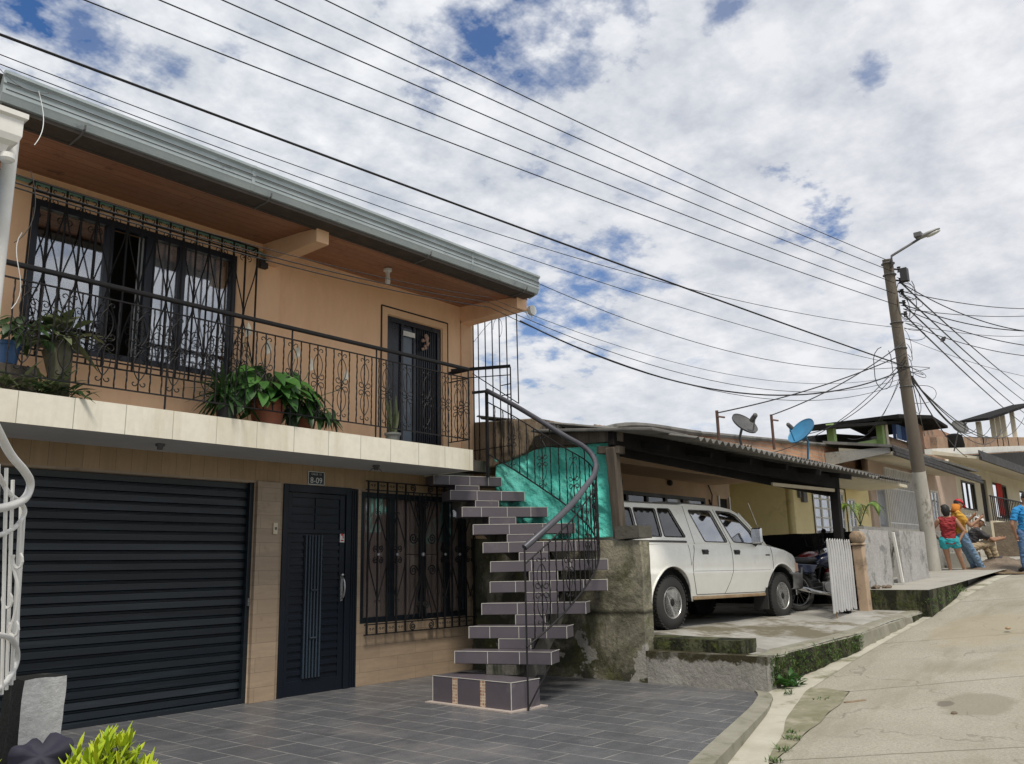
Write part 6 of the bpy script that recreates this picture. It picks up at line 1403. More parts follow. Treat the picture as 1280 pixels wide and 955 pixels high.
# curved white stair railing at the left edge
wr = thing('white_stair_railing', 'white curled wrought iron stair railing at the left edge in front of the shutter', 'railing', (1.5, 4.2, .9))
top_ = [at(-60, 430, 3.3), at(-12, 520, 3.6), at(12, 566, 3.85), at(30, 588, 4.0), at(38, 604, 4.1), at(32, 622, 4.05), at(14, 632, 3.85), at(-14, 637, 3.6), at(-50, 640, 3.3)]
hp2 = cr(top_, 5); bm = nb(); tube(bm, hp2, .019, 10); obj('handrail', bm, M['white_rail'], wr, smooth=True)
mid = [at(-40, 560, 3.4), at(-5, 590, 3.65), at(10, 615, 3.9), at(25, 628, 4.05), at(31, 640, 4.1), at(22, 656, 4.0), at(5, 667, 3.8), at(-20, 672, 3.55)]
bm = nb(); tube(bm, cr(mid, 5), .011, 8); obj('second_rail', bm, M['white_rail'], wr, smooth=True)
low = [at(-30, 790, 3.4), at(5, 795, 3.7), at(15, 800, 3.9), at(21, 812, 4.05), at(20, 830, 4.08), at(8, 852, 3.9), at(-10, 866, 3.7), at(-40, 880, 3.5)]
bm = nb(); tube(bm, cr(low, 5), .013, 8); obj('lower_rail', bm, M['white_rail'], wr, smooth=True)
for k_, (x0, y0, x1, y1, dp) in enumerate(((30, 640, 17, 850, 4.08), (25, 650, 14, 856, 4.0), (16, 600, 8, 862, 3.95), (8, 585, 2, 868, 3.8), (-2, 580, -8, 868, 3.7), (26, 632, 21, 820, 4.12))):
    bm = nb(); tube(bm, [at(x0, y0, dp), at(x1, y1, dp)], .0085, 6); obj('bar', bm, M['white_rail'], wr)
bm = nb(); c_ = [at(14, 650, 3.9), at(13, 690, 3.9), at(18, 715, 3.9), at(22, 735, 3.9), at(19, 765, 3.9), at(12, 790, 3.9), at(10, 815, 3.9)]; tube(bm, cr(c_, 4), .007, 6)
for (px, py) in ((9, 750), (17, 785), (22, 700)): tube(bm, [at(px + 6 * math.cos(t), py + 10 * math.sin(t), 3.9) for t in [k_ * .6 - 1 for k_ in range(9)]], .007, 5)
obj('scrollwork', bm, M['white_rail'], wr)
bm = nb(); bx(bm, .6, 1.44, 4.25, 4.75, .30, .83); ws = obj('tiled_stair_step', bm, M['step_tile'], bevel=.006); tag(ws, 'dark tiled step with pale edge at the bottom left below the white railing', 'step')
bm = nb(); bx(bm, .59, 1.45, 4.24, 4.76, .831, .845); obj('step_edge', bm, M['grout'], ws); bm = nb(); bx(bm, .5, 1.46, 4.2, 4.8, -.3, .29); obj('step_base', bm, M['conc_low'], ws)
# concrete stub
stx, sty = at(62, 850, 5.7).x, at(62, 850, 5.7).y
sb = rough_box('concrete_stub', stx - .16, stx + .10, sty - .03, sty + .36, -.05, .71, mat_moss('stub_render', (.55, .56, .55), (.42, .42, .41), amt=.57, gamt=.75, scale=3.2), .018, 'short concrete stub wall with black mould and whitewashed end at bottom left', 'stub wall', n=.06)
bm = nb(); 
bmesh.ops.delete(bm, geom=[], context='VERTS')
ln = [v for v in sb.data.vertices]
sb.data.materials.append(M['mosswall_dark'])
for p in sb.data.polygons:
    if p.normal.z > .6 or p.normal.x < -.6: p.material_index = 1

# ================================================================== PLANTS
def plant(name, label, loc, cat='plant', group=None): return thing(name, label, cat, tuple(loc), 0, group)
def rosette(parent, c_, n, L0, L1, w, m, up=(.2, 1.2), seed=1, name='foliage', curl=.35, spread=1.0, seg=5, flat=None, wj=.35):
    rng = random.Random(seed); bm = nb(); c_ = Vector(c_)
    for i in range(n):
        a = rng.uniform(0, 6.283); el = rng.uniform(*up); L_ = rng.uniform(L0, L1)
        d = Vector((math.cos(a) * math.cos(el), math.sin(a) * math.cos(el) * (flat or 1), math.sin(el))) * L_
        b_ = c_ + Vector((rng.uniform(-.5, .5) * spread * .3, rng.uniform(-.5, .5) * spread * .15, rng.uniform(0, .08)))
        nrm = Vector((-math.cos(a) * math.sin(el), -math.sin(a) * math.sin(el), math.cos(el))) + Vector((rng.uniform(-wj, wj), rng.uniform(-wj, wj), 0))
        leaf(bm, b_, b_ + d, w * rng.uniform(.7, 1.25) * L_ / L1, nrm, curl=curl * rng.uniform(.5, 1.4), seg=seg)
    return obj(name, bm, m, parent, smooth=True)
def stalked(parent, c_, n, H0, H1, lw, lh, m, seed=1, rx=.35, ry=.2, droop=(.2, 1.0)):
    """peace-lily style: stalks with big drooping blades"""
    rng = random.Random(seed); bm = nb(); bs = nb(); c_ = Vector(c_)
    for i in range(n):
        a = rng.uniform(0, 6.283); rr = rng.uniform(.25, 1) ** .7; h = rng.uniform(H0, H1) * (1.15 - rr * .75)
        tip = c_ + Vector((math.cos(a) * rx * rr, math.sin(a) * ry * rr, h)); tube(bs, bez(c_ + Vector((math.cos(a) * .03, math.sin(a) * .03, 0)), c_ + Vector((math.cos(a) * .05, math.sin(a) * .05, h * .6)), tip - Vector((math.cos(a) * rx * rr * .4, 0, 0)), tip, 6), .005, 4)
        dr_ = rng.uniform(*droop); d = Vector((math.cos(a) * math.cos(dr_), math.sin(a) * math.cos(dr_), -math.sin(dr_) + .25 * (1 - rr))) * lh * rng.uniform(.7, 1.2)
        leaf(bm, tip, tip + d, lw * rng.uniform(.8, 1.2), (rng.uniform(-.3, .3), -.55 + rng.uniform(-.3, .3), .8), curl=.25, seg=5, fold=.25)
    obj('foliage', bm, m, parent, smooth=True); obj('stalks', bs, M['stem'], parent)
def pot(parent, c_, r, h, m):
    bm = nb(); lathe(bm, [(0, 0), (r * .72, 0), (r * .93, h * .82), (r * 1.05, h * .83), (r * 1.05, h), (r * .9, h), (r * .88, h * .9), (0, h * .9)], c_, 20); obj('pot', bm, m, parent, smooth=True, angle=40)
# big potted peace lily pair
p1 = plant('potted_plant', 'large terracotta potted lily with broad dark green leaves behind the balcony rail', (5.2, 7.95, 2.89))
pot(p1, (5.2, 7.9, 2.895), .20, .30, M['terracotta']); stalked(p1, (5.2, 7.85, 3.12), 120, .15, .62, .125, .27, M['leaf'], 3, .52, .22); rosette(p1, (5.2, 7.82, 3.15), 34, .2, .36, .16, M['leaf'], (-.3, .9), 6)
bm = nb(); bs = nb()
for (x, y, z, lean) in ((4.78, 7.72, 3.80, -.10), (5.05, 7.75, 3.66, .0), (5.42, 7.74, 3.68, .06), (5.60, 7.73, 3.56, .15), (6.1, 7.74, 3.52, .5)):
    tube(bs, bez((5.2 + lean, 7.85, 3.15), (5.2 + lean, 7.8, 3.4), (x - .05, y, z - .2), (x, y, z), 8), .005, 4)
    bm = nb(); leaf(bm, (x, y, z), (x + .03, y - .02, z + .17), .09, (.3, -1, .1), .1, 4, .5); obj('white_flower', bm, M['petal'], p1, smooth=True)
obj('flower_stem', bs, M['stem'], p1)
p2 = plant('potted_plant', 'trailing plant with drooping dark leaves right of the terracotta potted lily', (5.65, 7.85, 2.89))
pot(p2, (5.68, 7.92, 2.895), .16, .2, M['terracotta']); stalked(p2, (5.7, 7.8, 3.02), 60, .05, .35, .07, .20, M['leaf_dark'], 8, .30, .14, (.5, 1.3))
# left corner: grey-green staghorn style plant and low spiky plants
p3 = plant('staghorn_plant', 'grey green staghorn plant with thick stem at the left end of the balcony', (3.0, 7.9, 2.89))
bm = nb(); tube(bm, [(3.03, 7.95, 2.9), (3.04, 7.93, 3.15), (3.00, 7.92, 3.35), (3.03, 7.9, 3.5)], [.12, .10, .13, .06], 9)
for v in bm.verts: v.co += noise.noise_vector(v.co * 9) * .03
obj('stem', bm, mat('mossy_stem', (.16, .15, .10), .9, col2=(.09, .09, .05), scale=10, bstr=.6), p3, smooth=True); rosette(p3, (3.02, 7.88, 3.46), 34, .18, .34, .11, M['leaf_pale'], (.0, .9), 12, curl=.8); rosette(p3, (2.95, 7.88, 3.55), 16, .12, .22, .12, M['leaf_pale'], (.4, 1.3), 13)
p4 = plant('potted_plant', 'low spiky bromeliad by the white post on the balcony', (2.75, 7.85, 2.89))
rosette(p4, (2.78, 7.84, 2.93), 90, .12, .26, .045, M['leaf_pale'], (.15, 1.3), 15, curl=.6, spread=1.6); rosette(p4, (3.05, 7.80, 2.93), 60, .08, .20, .04, M['leaf_dark'], (.15, 1.1), 16, curl=.7, spread=1.6)
p5 = plant('potted_plant', 'dark leafed plant in a blue pot beside the white post on the balcony', (2.62, 7.9, 3.0))
pot(p5, (2.62, 7.95, 3.18), .10, .2, mat('blue_pot', (.03, .10, .25), .4)); stalked(p5, (2.70, 7.86, 3.35), 44, .1, .35, .06, .15, M['leaf_dark'], 18, .24, .12)
bm = nb(); bx(bm, 2.5, 2.85, 7.85, 8.1, 2.895, 3.17); obj('stand', bm, M['oldwood'], p5, bevel=.01)
p6 = plant('fern', 'dark feathery fern just left of the potted lily on the balcony', (4.72, 7.85, 3.0))
rosette(p6, (4.70, 7.85, 3.15), 150, .14, .42, .04, M['leaf_dark'], (-.7, 1.3), 22, curl=.6, spread=.8)
bm = nb(); lathe(bm, [(0, 0), (.09, 0), (.12, .22), (0, .22)], (4.70, 7.88, 2.895), 14); obj('pot', bm, M['plastic'], p6, smooth=True, angle=40)
p7 = plant('snake_plant', 'upright snake plant in front of the balcony door frame', (7.05, 8.0, 2.89))
bm = nb()
for k_ in range(9): leaf(bm, (7.05 + .03 * math.sin(k_ * 2), 7.95 + .03 * math.cos(k_ * 3), 3.0), (7.05 + .12 * math.sin(k_ * 2.3), 7.95 + .05 * math.cos(k_), 3.45 + .12 * math.sin(k_ * 1.7)), .05, (.2, -1, .1), .03, 4, .4)
obj('foliage', bm, M['leaf_pale'], p7, smooth=True); pot(p7, (7.05, 7.95, 2.895), .10, .15, mat('grey_pot', (.2, .21, .2), .8))
# foreground croton and purple leaf plant
def croton(label, c_, n, seed, rx, ry, H_):
    t = plant('yellow_croton', label, (c_[0], c_[1], 0), 'shrub'); rng = random.Random(seed); bm = nb(); bs = nb()
    for i in range(n):
        a = rng.uniform(0, 6.283); rr = rng.random() ** .5; tip = Vector((c_[0] + math.cos(a) * rx * rr, c_[1] + math.sin(a) * ry * rr, H_ * (1 - .22 * rr * rr) + rng.uniform(-.06, .03)))
        tube(bs, [(c_[0] + math.cos(a) * .05, c_[1] + math.sin(a) * .05, 0), (c_[0] + (tip.x - c_[0]) * .5, c_[1] + (tip.y - c_[1]) * .5, H_ * .5), tip], .004, 4)
        for k_ in range(9):
            aa = k_ * 2.4 + rng.uniform(-.3, .3); el = rng.uniform(.1, 1.2) if k_ < 6 else rng.uniform(.9, 1.5); b_ = tip - Vector((0, 0, .012 * (9 - k_)))
            L_ = rng.uniform(.04, .08); leaf(bm, b_, b_ + Vector((math.cos(aa) * math.cos(el), math.sin(aa) * math.cos(el), math.sin(el))) * L_, rng.uniform(.012, .019), (-math.cos(aa) * .6, -math.sin(aa) * .6, 1), .2, 3, .2)
    obj('foliage', bm, M['croton'], t, smooth=True); obj('stalks', bs, M['stem'], t); return t
croton('bright yellow green shrub beside the concrete stub at bottom left', (1.57, 3.32, 0), 125, 31, .18, .22, .765)
croton('second yellow green shrub cut by the left frame edge', (.98, 3.22, 0), 90, 32, .20, .2, .85)
tp_ = plant('purple_leaf_plant', 'plant with one big folded dark purple leaf between the yellow shrubs', (1.27, 3.35, 0))
bm = nb()
def pl(u, v):
    a = (u - .5) * 2; w_ = .125 * (1 - (v * 1.0 - .35) ** 2 * 1.6) 
    return Vector((1.27 + a * w_ * .8, 3.30 + a * -w_ * .7 - .06 * v, .83 - .30 * v + .075 * abs(a) ** 1.5 * (1 - v) - .11 * max(0, abs(a) - .72) + .006 * math.sin(u * 16 + v * 3)))
pcn = at(50, 946, 3.2); nrm_ = Vector((-.35, -.70, .62)).normalized(); sx_ = Vector((.90, -.43, 0)).normalized(); sy_ = nrm_.cross(sx_) * -1
if sy_.z < 0: sy_ = -sy_
def rleaf(bm, c_, R0, sx_, sy_, nn, ph):
    rings = []
    for i in range(9):
        rho = i / 8; ring = []
        for k_ in range(48):
            th = k_ * math.pi / 24; notch = math.exp(-((th - math.pi / 2) / .22) ** 2) if th < math.pi else 0
            r_ = R0 * rho * (1 + .12 * math.sin(2 * th + .4) + .05 * math.sin(7 * th + ph)) * (1 - .42 * notch * rho)
            h = .022 * math.sin(5 * th + ph) * rho ** 2 + .03 * rho * abs(math.cos(th)) - .05 * rho ** 2 * (1 if math.sin(th) < 0 else .3)
            ring.append(bm.verts.new(c_ + sx_ * (r_ * math.cos(th)) + sy_ * (r_ * math.sin(th)) + nn * h))
        rings.append(ring)
    for r0, r1 in zip(rings, rings[1:]):
        for k_ in range(48): bm.faces.new((r0[k_], r0[(k_ + 1) % 48], r1[(k_ + 1) % 48], r1[k_]))
rleaf(bm, pcn, .10, sx_, sy_, nrm_, 0); rleaf(bm, pcn + Vector((-.10, .08, -.09)), .08, sx_, sy_, (nrm_ + Vector((-.3, 0, .2))).normalized(), 2); rleaf(bm, pcn + Vector((.09, -.02, -.12)), .075, sx_, sy_, nrm_, 4)
for v in bm.verts: v.co += noise.noise_vector(v.co * 22) * .006
bmesh.ops.remove_doubles(bm, verts=bm.verts, dist=1e-5)
obj('leaf', bm, M['purple'], tp_, smooth=True)
rosette(tp_, (1.27, 3.36, .60), 7, .12, .2, .3, M['purple'], (-.3, .4), 3, 'lower_leaf'); bm = nb(); tube(bm, [(1.27, 3.5, 0), (1.20, 3.42, .60)], .008, 6); obj('stalk', bm, M['stem'], tp_)
# palm fronds over the yellow house garden
pm = plant('palm_sapling', 'yellow green palm sapling in front of the yellow house wall', (19.3, 6.4, 1.0), 'palm')
bm = nb(); bs = nb(); rng = random.Random(9); pc = at(1074, 640, 19.5)
for i in range(6):
    a = i * 1.05 + .2; L_ = .55 + .25 * rng.random(); pts = bez(pc - Vector((0, 0, .3)), pc + Vector((math.cos(a) * .2, math.sin(a) * .2, .25)), pc + Vector((math.cos(a) * L_ * .7, math.sin(a) * L_ * .6, .30)), pc + Vector((math.cos(a) * L_, math.sin(a) * L_ * .8, .0 + .2 * rng.random())), 16); tube(bs, pts, .010, 4)
    for k_ in range(3, 17):
        for s in (-1, 1):
            d = (pts[min(k_, 16)] - pts[k_ - 1]).normalized(); sd_ = d.cross(Vector((0, 0, 1))).normalized() * s; q = pts[k_]; leaf(bm, q, q + (sd_ * .7 + d * .6 - Vector((0, 0, .35))) * .20, .03, (0, 0, 1), .25, 3, .1)
obj('frond', bm, M['palm'], pm, smooth=True); tube(bs, [pc - Vector((0, 0, 1.7)), pc - Vector((0, 0, .3))], [.07, .05], 8); obj('trunk', bs, M['stem'], pm)
# grass and weeds along the gutter, moss tufts on the kerb
bm = nb(); rng = random.Random(40)
def tuft(x, y, z, n, h, sp_):
    for _ in range(n):
        a = rng.uniform(0, 6.283); b_ = Vector((x + rng.uniform(-sp_, sp_), y + rng.uniform(-sp_, sp_), z)); leaf(bm, b_, b_ + Vector((math.cos(a) * h * .5, math.sin(a) * h * .5, h * rng.uniform(.5, 1))), .009 + h * .04, (0, 0, 1), .3, 2)
for (x, y, n, h, s_) in ((7.1, 3.1, 26, .07, .05), (7.35, 3.2, 18, .05, .05), (5.9, 2.78, 12, .06, .04), (6.7, 3.02, 20, .08, .06), (6.35, 2.93, 24, .06, .05), (9.0, 3.95, 20, .08, .06), (8.9, 3.55, 12, .05, .06)): tuft(x, y, rz(x), n, h, s_)
for i in range(420):
    x = 9.12 + 2.7 * rng.random() ** 1.3; zt = lotz(x, 4.1); z = rng.uniform(rz(x) + .02, zt - .02); tuft(x, lotY(x) - .025, z, 5, .035 if rng.random() < .8 else .08, .02)
for i in range(50):
    x = rng.uniform(14.6, 17.4); tuft(x, 3.96 + (x - 14.6) * .05, rng.uniform(rz(x) + .05, .86), 5, .07, .04)
for i in range(50): tuft(9.24, rng.uniform(4.55, 5.95), rng.uniform(.37, .46), 3, .035, .01)
g_ = obj('weeds', bm, M['grass']); g_['kind'] = 'stuff'
tuftb = None
wd = plant('fern', 'small bright fern growing at the foot of the mossy kerb by the low wall', (9.35, 4.12, .0)); rosette(wd, (9.42, 4.06, .03), 40, .06, .16, .07, M['leaf'], (.2, 1.3), 77, spread=.9)

# small litter on the street
bm = nb(); c_ = onZ(1068, 879, rz(8.6)); bar(bm, c_ + Vector((-.10, .06, .012)), c_ + Vector((.10, -.08, .02)), .035, .02); o = obj('wood_chip', bm, M['timber'], bevel=.006); tag(o, 'splintered brown wood chip lying on the street slab', 'wood chip')
bm = nb(); c_ = onZ(1112, 806, rz(11.5)); 
for i in range(5): ball(bm, c_ + Vector((.05 * math.sin(i * 2), .05 * math.cos(i * 3), .03 + .012 * i)), (.07, .05, .03), 7, 5)
for v in bm.verts: v.co += noise.noise_vector(v.co * 14) * .02
o = obj('crumpled_paper', bm, M['white']); tag(o, 'crumpled white scrap on the edge of the street', 'litter')
bm = nb(); c_ = onZ(1193, 894, rz(8.4)); ball(bm, c_ + Vector((0, 0, .015)), (.05, .03, .02), 7, 5); o = obj('stone', bm, M['dirt']); tag(o, 'small dark stone beside the damp patch on the street', 'stone')
bm = nb(); c_ = onZ(1260, 786, rz(14)); ball(bm, c_ + Vector((0, 0, .01)), (.06, .04, .02), 7, 5); o = obj('leaf_litter', bm, M['rust']); tag(o, 'small reddish dead leaf on the street near the right edge', 'leaf')
# boards, rubble heap and planter near the people
for i, ((x0, y0, d0), (x1, y1, d1), w_, lab) in enumerate((((1242, 717, 18.5), (1300, 708, 18.2), .35, 'wide plank lying on rubble at the right edge'), ((1205, 712, 19.6), (1262, 722, 18.6), .12, 'thin dark plank lying between the leaning man and the rubble'), ((1232, 700, 21.5), (1285, 694, 21), .14, 'pale plank lying behind the seated man'))):
    bm = nb(); a, b_ = at(x0, y0, d0), at(x1, y1, d1); a.z = max(a.z, 1.04); b_.z = a.z - .03; bar(bm, a, b_, w_, .035); o = obj('plank', bm, M['timber'], bevel=.004); tag(o, lab, 'plank', 'planks by the road works')
bm = nb(); rng = random.Random(66); c0 = at(1256, 704, 20.2)
gr = 40
def heap(u, v):
    x = (u - .5) * 3.2; y = (v - .5) * 2.2; r_ = math.sqrt((x / 1.6) ** 2 + (y / 1.1) ** 2); h = max(0, 1 - r_) ** .8 * .34
    return Vector((c0.x + x, c0.y + y, 1.03 + h + .09 * noise.noise(Vector((x * 4, y * 4, 0))) * min(1, h * 6) + .03 * noise.noise(Vector((x * 14, y * 14, 3))) * min(1, h * 6)))
grid(bm, 50, 40, heap)
hp_ = obj('earth_heap', bm, M['dirt'], smooth=True); tag(hp_, 'low heap of dug brown earth in front of the seated man', 'earth heap')
bm = nb(); c_ = at(1272, 664, 27); bx(bm, c_.x - 1.8, c_.x + 2.2, c_.y - .3, c_.y + .3, 1.2, c_.z + .25); pl_ = obj('masonry_planter', bm, M['dirt'], bevel=.02); tag(pl_, 'brown masonry planter box in front of the cream balcony wall', 'planter')
pz2 = plant('potted_plant', 'small green plant growing from the brown masonry planter', tuple(c_ + Vector((0, -.4, 0)))); rosette(pz2, c_ + Vector((-.1, -.5, -.35)), 50, .3, .6, .12, M['palm'], (.3, 1.4), 55)
bm = nb(); c_ = at(1258, 671, 26.4); lathe(bm, [(0, 0), (.10, 0), (.11, .22), (.06, .30), (.06, .36), (0, .36)], c_ - Vector((0, 0, .05)), 12); o = obj('yellow_bottle', bm, M['yplate'], smooth=True, angle=40); tag(o, 'small orange yellow container standing on the brown planter', 'container')

# ================================================================== PEOPLE
SK1 = mat('warm_brown_skin', (.30, .155, .09), .55, col2=(.26, .13, .075), scale=8, bstr=0); SK2 = mat('light_brown_skin', (.40, .22, .14), .55, col2=(.35, .19, .12), scale=8, bstr=0)
def remeshed(name, bm, m, parent, voxel=.012, smooth_it=4, wr=0):
    me = bpy.data.meshes.new(name); bmesh.ops.recalc_face_normals(bm, faces=bm.faces); bm.to_mesh(me); bm.free()
    o = bpy.data.objects.new('t', me); COL.objects.link(o)
    md = o.modifiers.new('r', 'REMESH'); md.mode = 'VOXEL'; md.voxel_size = voxel
    ms_ = o.modifiers.new('s', 'SMOOTH'); ms_.iterations = smooth_it; ms_.factor = .5
    dg = bpy.context.evaluated_depsgraph_get(); dg.update(); m2 = bpy.data.meshes.new_from_object(o.evaluated_get(dg))
    bpy.data.objects.remove(o); b2 = nb(); b2.from_mesh(m2); bpy.data.meshes.remove(m2)
    if wr:
        b2.normal_update()
        for v in b2.verts:
            p = v.co; q_ = Vector((p.x * 9 + p.z * 5, p.y * 9 - p.z * 4, p.z * 13)); n_ = noise.noise(q_); v.co = p + v.normal * wr * (1 - 2 * abs(n_)) + v.normal * wr * .6 * noise.noise(q_ * 2.3)
    return obj(name, b2, m, parent, smooth=True, recalc=False)
def limb(bm, pts, rs, seg=12):
    """tapered limb with round ends, each joint filled by a ball"""
    pts = [Vector(p) for p in pts]
    for a, b_, ra, rb in zip(pts, pts[1:], rs, rs[1:]):
        d = b_ - a
        if d.length > 1e-4: tube(bm, [a, a.lerp(b_, .35), b_], [ra, ra * 1.03 * .6 + rb * .4, rb], seg)
    for p, r_ in zip(pts, rs): ball(bm, p, r_, seg, 8)
def oval(bm, a, b_, ra, rb, side, flat=.62, n=5):
    """oval torso section between two points; side = across vector"""
    a, b_ = Vector(a), Vector(b_); d = (b_ - a).normalized(); s = (Vector(side) - d * Vector(side).dot(d)).normalized(); f = d.cross(s); rows = []
    for i in range(n + 1):
        t = i / n; r_ = ra + (rb - ra) * t; c_ = a.lerp(b_, t); rows.append([bm.verts.new(c_ + s * (r_ * math.cos(k)) + f * (r_ * flat * math.sin(k))) for k in [j * math.pi / 8 for j in range(16)]])
    for r0, r1 in zip(rows, rows[1:]):
        for k in range(16): bm.faces.new((r0[k], r0[(k + 1) % 16], r1[(k + 1) % 16], r1[k]))
    bm.faces.new(rows[0]); bm.faces.new(rows[-1])
def hand(bm, wrist, d, palm_n, s=1.0, curl=.5):
    d = Vector(d).normalized(); pn = (Vector(palm_n) - d * Vector(palm_n).dot(d)).normalized(); x = d.cross(pn)
    w_ = Vector(wrist)
    tube(bm, [w_, w_ + d * .045 * s, w_ + d * .085 * s], [.026 * s, .036 * s, .034 * s], 10)
    for i, (o_, L_) in enumerate(((-.030, .062), (-.010, .074), (.010, .070), (.029, .055))):
        b_ = w_ + d * .078 * s + x * o_ * s; m_ = b_ + (d * math.cos(curl * .5) + pn * math.sin(curl * .5)) * L_ * .5 * s; e_ = m_ + (d * math.cos(curl * 1.6) + pn * math.sin(curl * 1.6)) * L_ * .55 * s
        tube(bm, [b_, m_, e_], [.0095 * s, .009 * s, .008 * s], 7)
    b_ = w_ + d * .02 * s - x * .025 * s; tube(bm, [b_, b_ + (d * .7 - x * .6 + pn * .3).normalized() * .035 * s, b_ + (d * .95 - x * .5 + pn * .5).normalized() * .068 * s], [.013 * s, .011 * s, .009 * s], 7)
def person(label, J, skin, shirt, trousers, sleeve=.55, leg_to=1.0, hair=(.02, .015, .012), cap=None, fem=False, shoe=(.04, .04, .045), hood=None, hair_len=0, sleeve_m=None):
    V = {k: (Vector(v) if not isinstance(v, (float, int)) else v) for k, v in J.items()}
    base = (V['fl'] + V['fr']) / 2; T = thing('person', label, 'person', tuple(base))
    H, F = V['head'], V['face'].normalized(); up = (H - V['neck']).normalized(); sd_ = F.cross(up).normalized(); F = up.cross(sd_).normalized()
    q = Matrix((sd_, F, up)).transposed().to_4x4()
    k = 1.0 if not fem else .93; sh = V['sl'] - V['sr']; hp = V['hl'] - V['hr']
    bm = nb()
    hb = nb(); bmesh.ops.create_uvsphere(hb, u_segments=18, v_segments=12, radius=1)
    for v in hb.verts:
        x, y, z = v.co; w_ = 1 - .18 * max(0, -z); v.co = Vector((x * .076 * w_, y * .095 * (1 - .1 * max(0, -z)) + (.01 if z < 0 and y > 0 else 0), z * .118))
    tube(hb, [(0, .088, .02), (0, .106, -.012), (0, .094, -.026)], [.009, .013, .010], 7)
    for s in (-1, 1): ball(hb, (s * .077, -.005, -.005), (.012, .02, .032), 8, 6)
    tube(hb, [(-.022, .084, -.052), (0, .091, -.052), (.022, .084, -.052)], .008, 6); ball(hb, (0, .078, -.088), (.026, .018, .02), 8, 6)
    bmesh.ops.transform(hb, matrix=Matrix.Translation(H) @ q, verts=hb.verts); me_ = bpy.data.meshes.new('x'); hb.to_mesh(me_); hb.free(); bm.from_mesh(me_); bpy.data.meshes.remove(me_)
    tube(bm, [H - up * .06 - F * .01, V['neck'] + Vector((0, 0, .0))], [.052 * k, .060 * k], 12); ball(bm, V['neck'], .064 * k, 10, 8)
    chest = (V['sl'] + V['sr']) / 2; pel = (V['hl'] + V['hr']) / 2; mid = chest.lerp(pel, .55)
    wC, wM, wP = (.175 * k, .135 * (k if not fem else .88), .155 * (1 if not fem else .93))
    oval(bm, V['neck'] - (chest - V['neck']) * 0 + (chest - V['neck']) * .2, chest - (chest - pel) * .25, .10, wC, sh); oval(bm, chest - (chest - pel) * .12, mid, wC, wM, sh); oval(bm, mid, pel, wM, wP, hp, .68); ball(bm, pel, (wP * .9,) * 3, 12, 8)
    for s in 'lr':
        limb(bm, [V['s' + s], V['e' + s], V['w' + s]], [.056 * k, .042 * k, .028 * k]); tube(bm, [V['neck'], V['s' + s]], [.045, .052 * k], 10)
        limb(bm, [V['h' + s], V['k' + s], V['a' + s]], [.095 * (k if not fem else 1), .060 * k, .040 * k]); 
        calf = V['k' + s].lerp(V['a' + s], .33) ; ball(bm, calf, (.056 * k,) * 3, 10, 8)
        td = V['t' + s] - V['a' + s]; toe = V['t' + s]; heel = V['a' + s] - td.normalized() * .045; heel.z = toe.z + .01; tube(bm, [heel + Vector((0, 0, .02)), V['a' + s].lerp(toe, .55), toe], [.036, .036, .028], 10)
        hand(bm, V['w' + s], V.get('hd' + s, V['w' + s] - V['e' + s]), V.get('hn' + s, -F), 1.0 * k, V.get('hc' + s, .6))
    body = remeshed('body', bm, skin, T, .0085, 2)
    # eyes, brows, mouth
    for s in (-1, 1):
        bm = nb(); ball(bm, (0, 0, 0), (.011, .006, .007), 8, 6); bmesh.ops.transform(bm, matrix=Matrix.Translation(H) @ q @ Matrix.Translation((s * .030, .089, .006)), verts=bm.verts); obj('eye', bm, M['bulb'], body, smooth=True)
        bm = nb(); ball(bm, (0, 0, 0), (.005, .003, .005), 8, 6); bmesh.ops.transform(bm, matrix=Matrix.Translation(H) @ q @ Matrix.Translation((s * .030, .0945, .006)), verts=bm.verts); obj('pupil', bm, M['dark'], body)
    bm = nb(); tube(bm, [(-.02, .092, -.052), (0, .099, -.053), (.02, .092, -.052)], .0035, 5); bmesh.ops.transform(bm, matrix=Matrix.Translation(H) @ q, verts=bm.verts); obj('mouth', bm, mat('lips', (.22, .07, .05), .6, bstr=0), body)
    hm = mat('dark_hair', (.012, .010, .009), .6, scale=40, bs=60, bstr=.5)
    bm = nb(); bmesh.ops.create_uvsphere(bm, u_segments=20, v_segments=14, radius=1)
    for v in bm.verts:
        x, y, z = v.co; front = max(0, y); zc = z
        if front > .2 and z < .45: v.co = Vector((x * .066, y * .075, z * .09))
        elif z < -.15 and not hair_len: v.co = Vector((x * .070, y * .082, z * .085))
        else: v.co = Vector((x * .088 * (1.12 if hair_len else 1), y * .105, z * (.130 if z > 0 else .118 + hair_len)))
        v.co += noise.noise_vector(v.co * 26) * .014
    bmesh.ops.transform(bm, matrix=Matrix.Translation(H - F * .008 + up * .004) @ q, verts=bm.verts); obj('hair', bm, hm, body, smooth=True)
    # shirt
    bm = nb(); e = .016
    oval(bm, V['neck'].lerp(chest, .25), chest - (chest - pel) * .25, .105, wC + e, sh, .72); oval(bm, chest - (chest - pel) * .12, mid, wC + e, wM + e * 1.6, sh, .74); oval(bm, mid, pel + (pel - mid) * .25, wM + e * 1.6, wP + e * 1.3, hp, .80)
    for s in 'lr':
        if sleeve > 0:
            el = V['s' + s].lerp(V['e' + s], min(1, sleeve * 1.4)); tube(bm, [V['neck'].lerp(V['s' + s], .3), V['s' + s]], [.055, .066 * k], 12); ball(bm, V['s' + s], .066 * k, 12, 8); tube(bm, [V['s' + s], el], [.066 * k, .060 * k], 14)
            if sleeve > .9: tube(bm, [V['e' + s], V['w' + s]], [.054, .040], 12); ball(bm, V['e' + s], .056, 10, 8)
        else: tube(bm, [V['neck'].lerp(V['s' + s], .45), V['s' + s].lerp(V['neck'], .12)], [.05, .055], 10)
    remeshed('shirt', bm, shirt, T, .011, 2, .016)
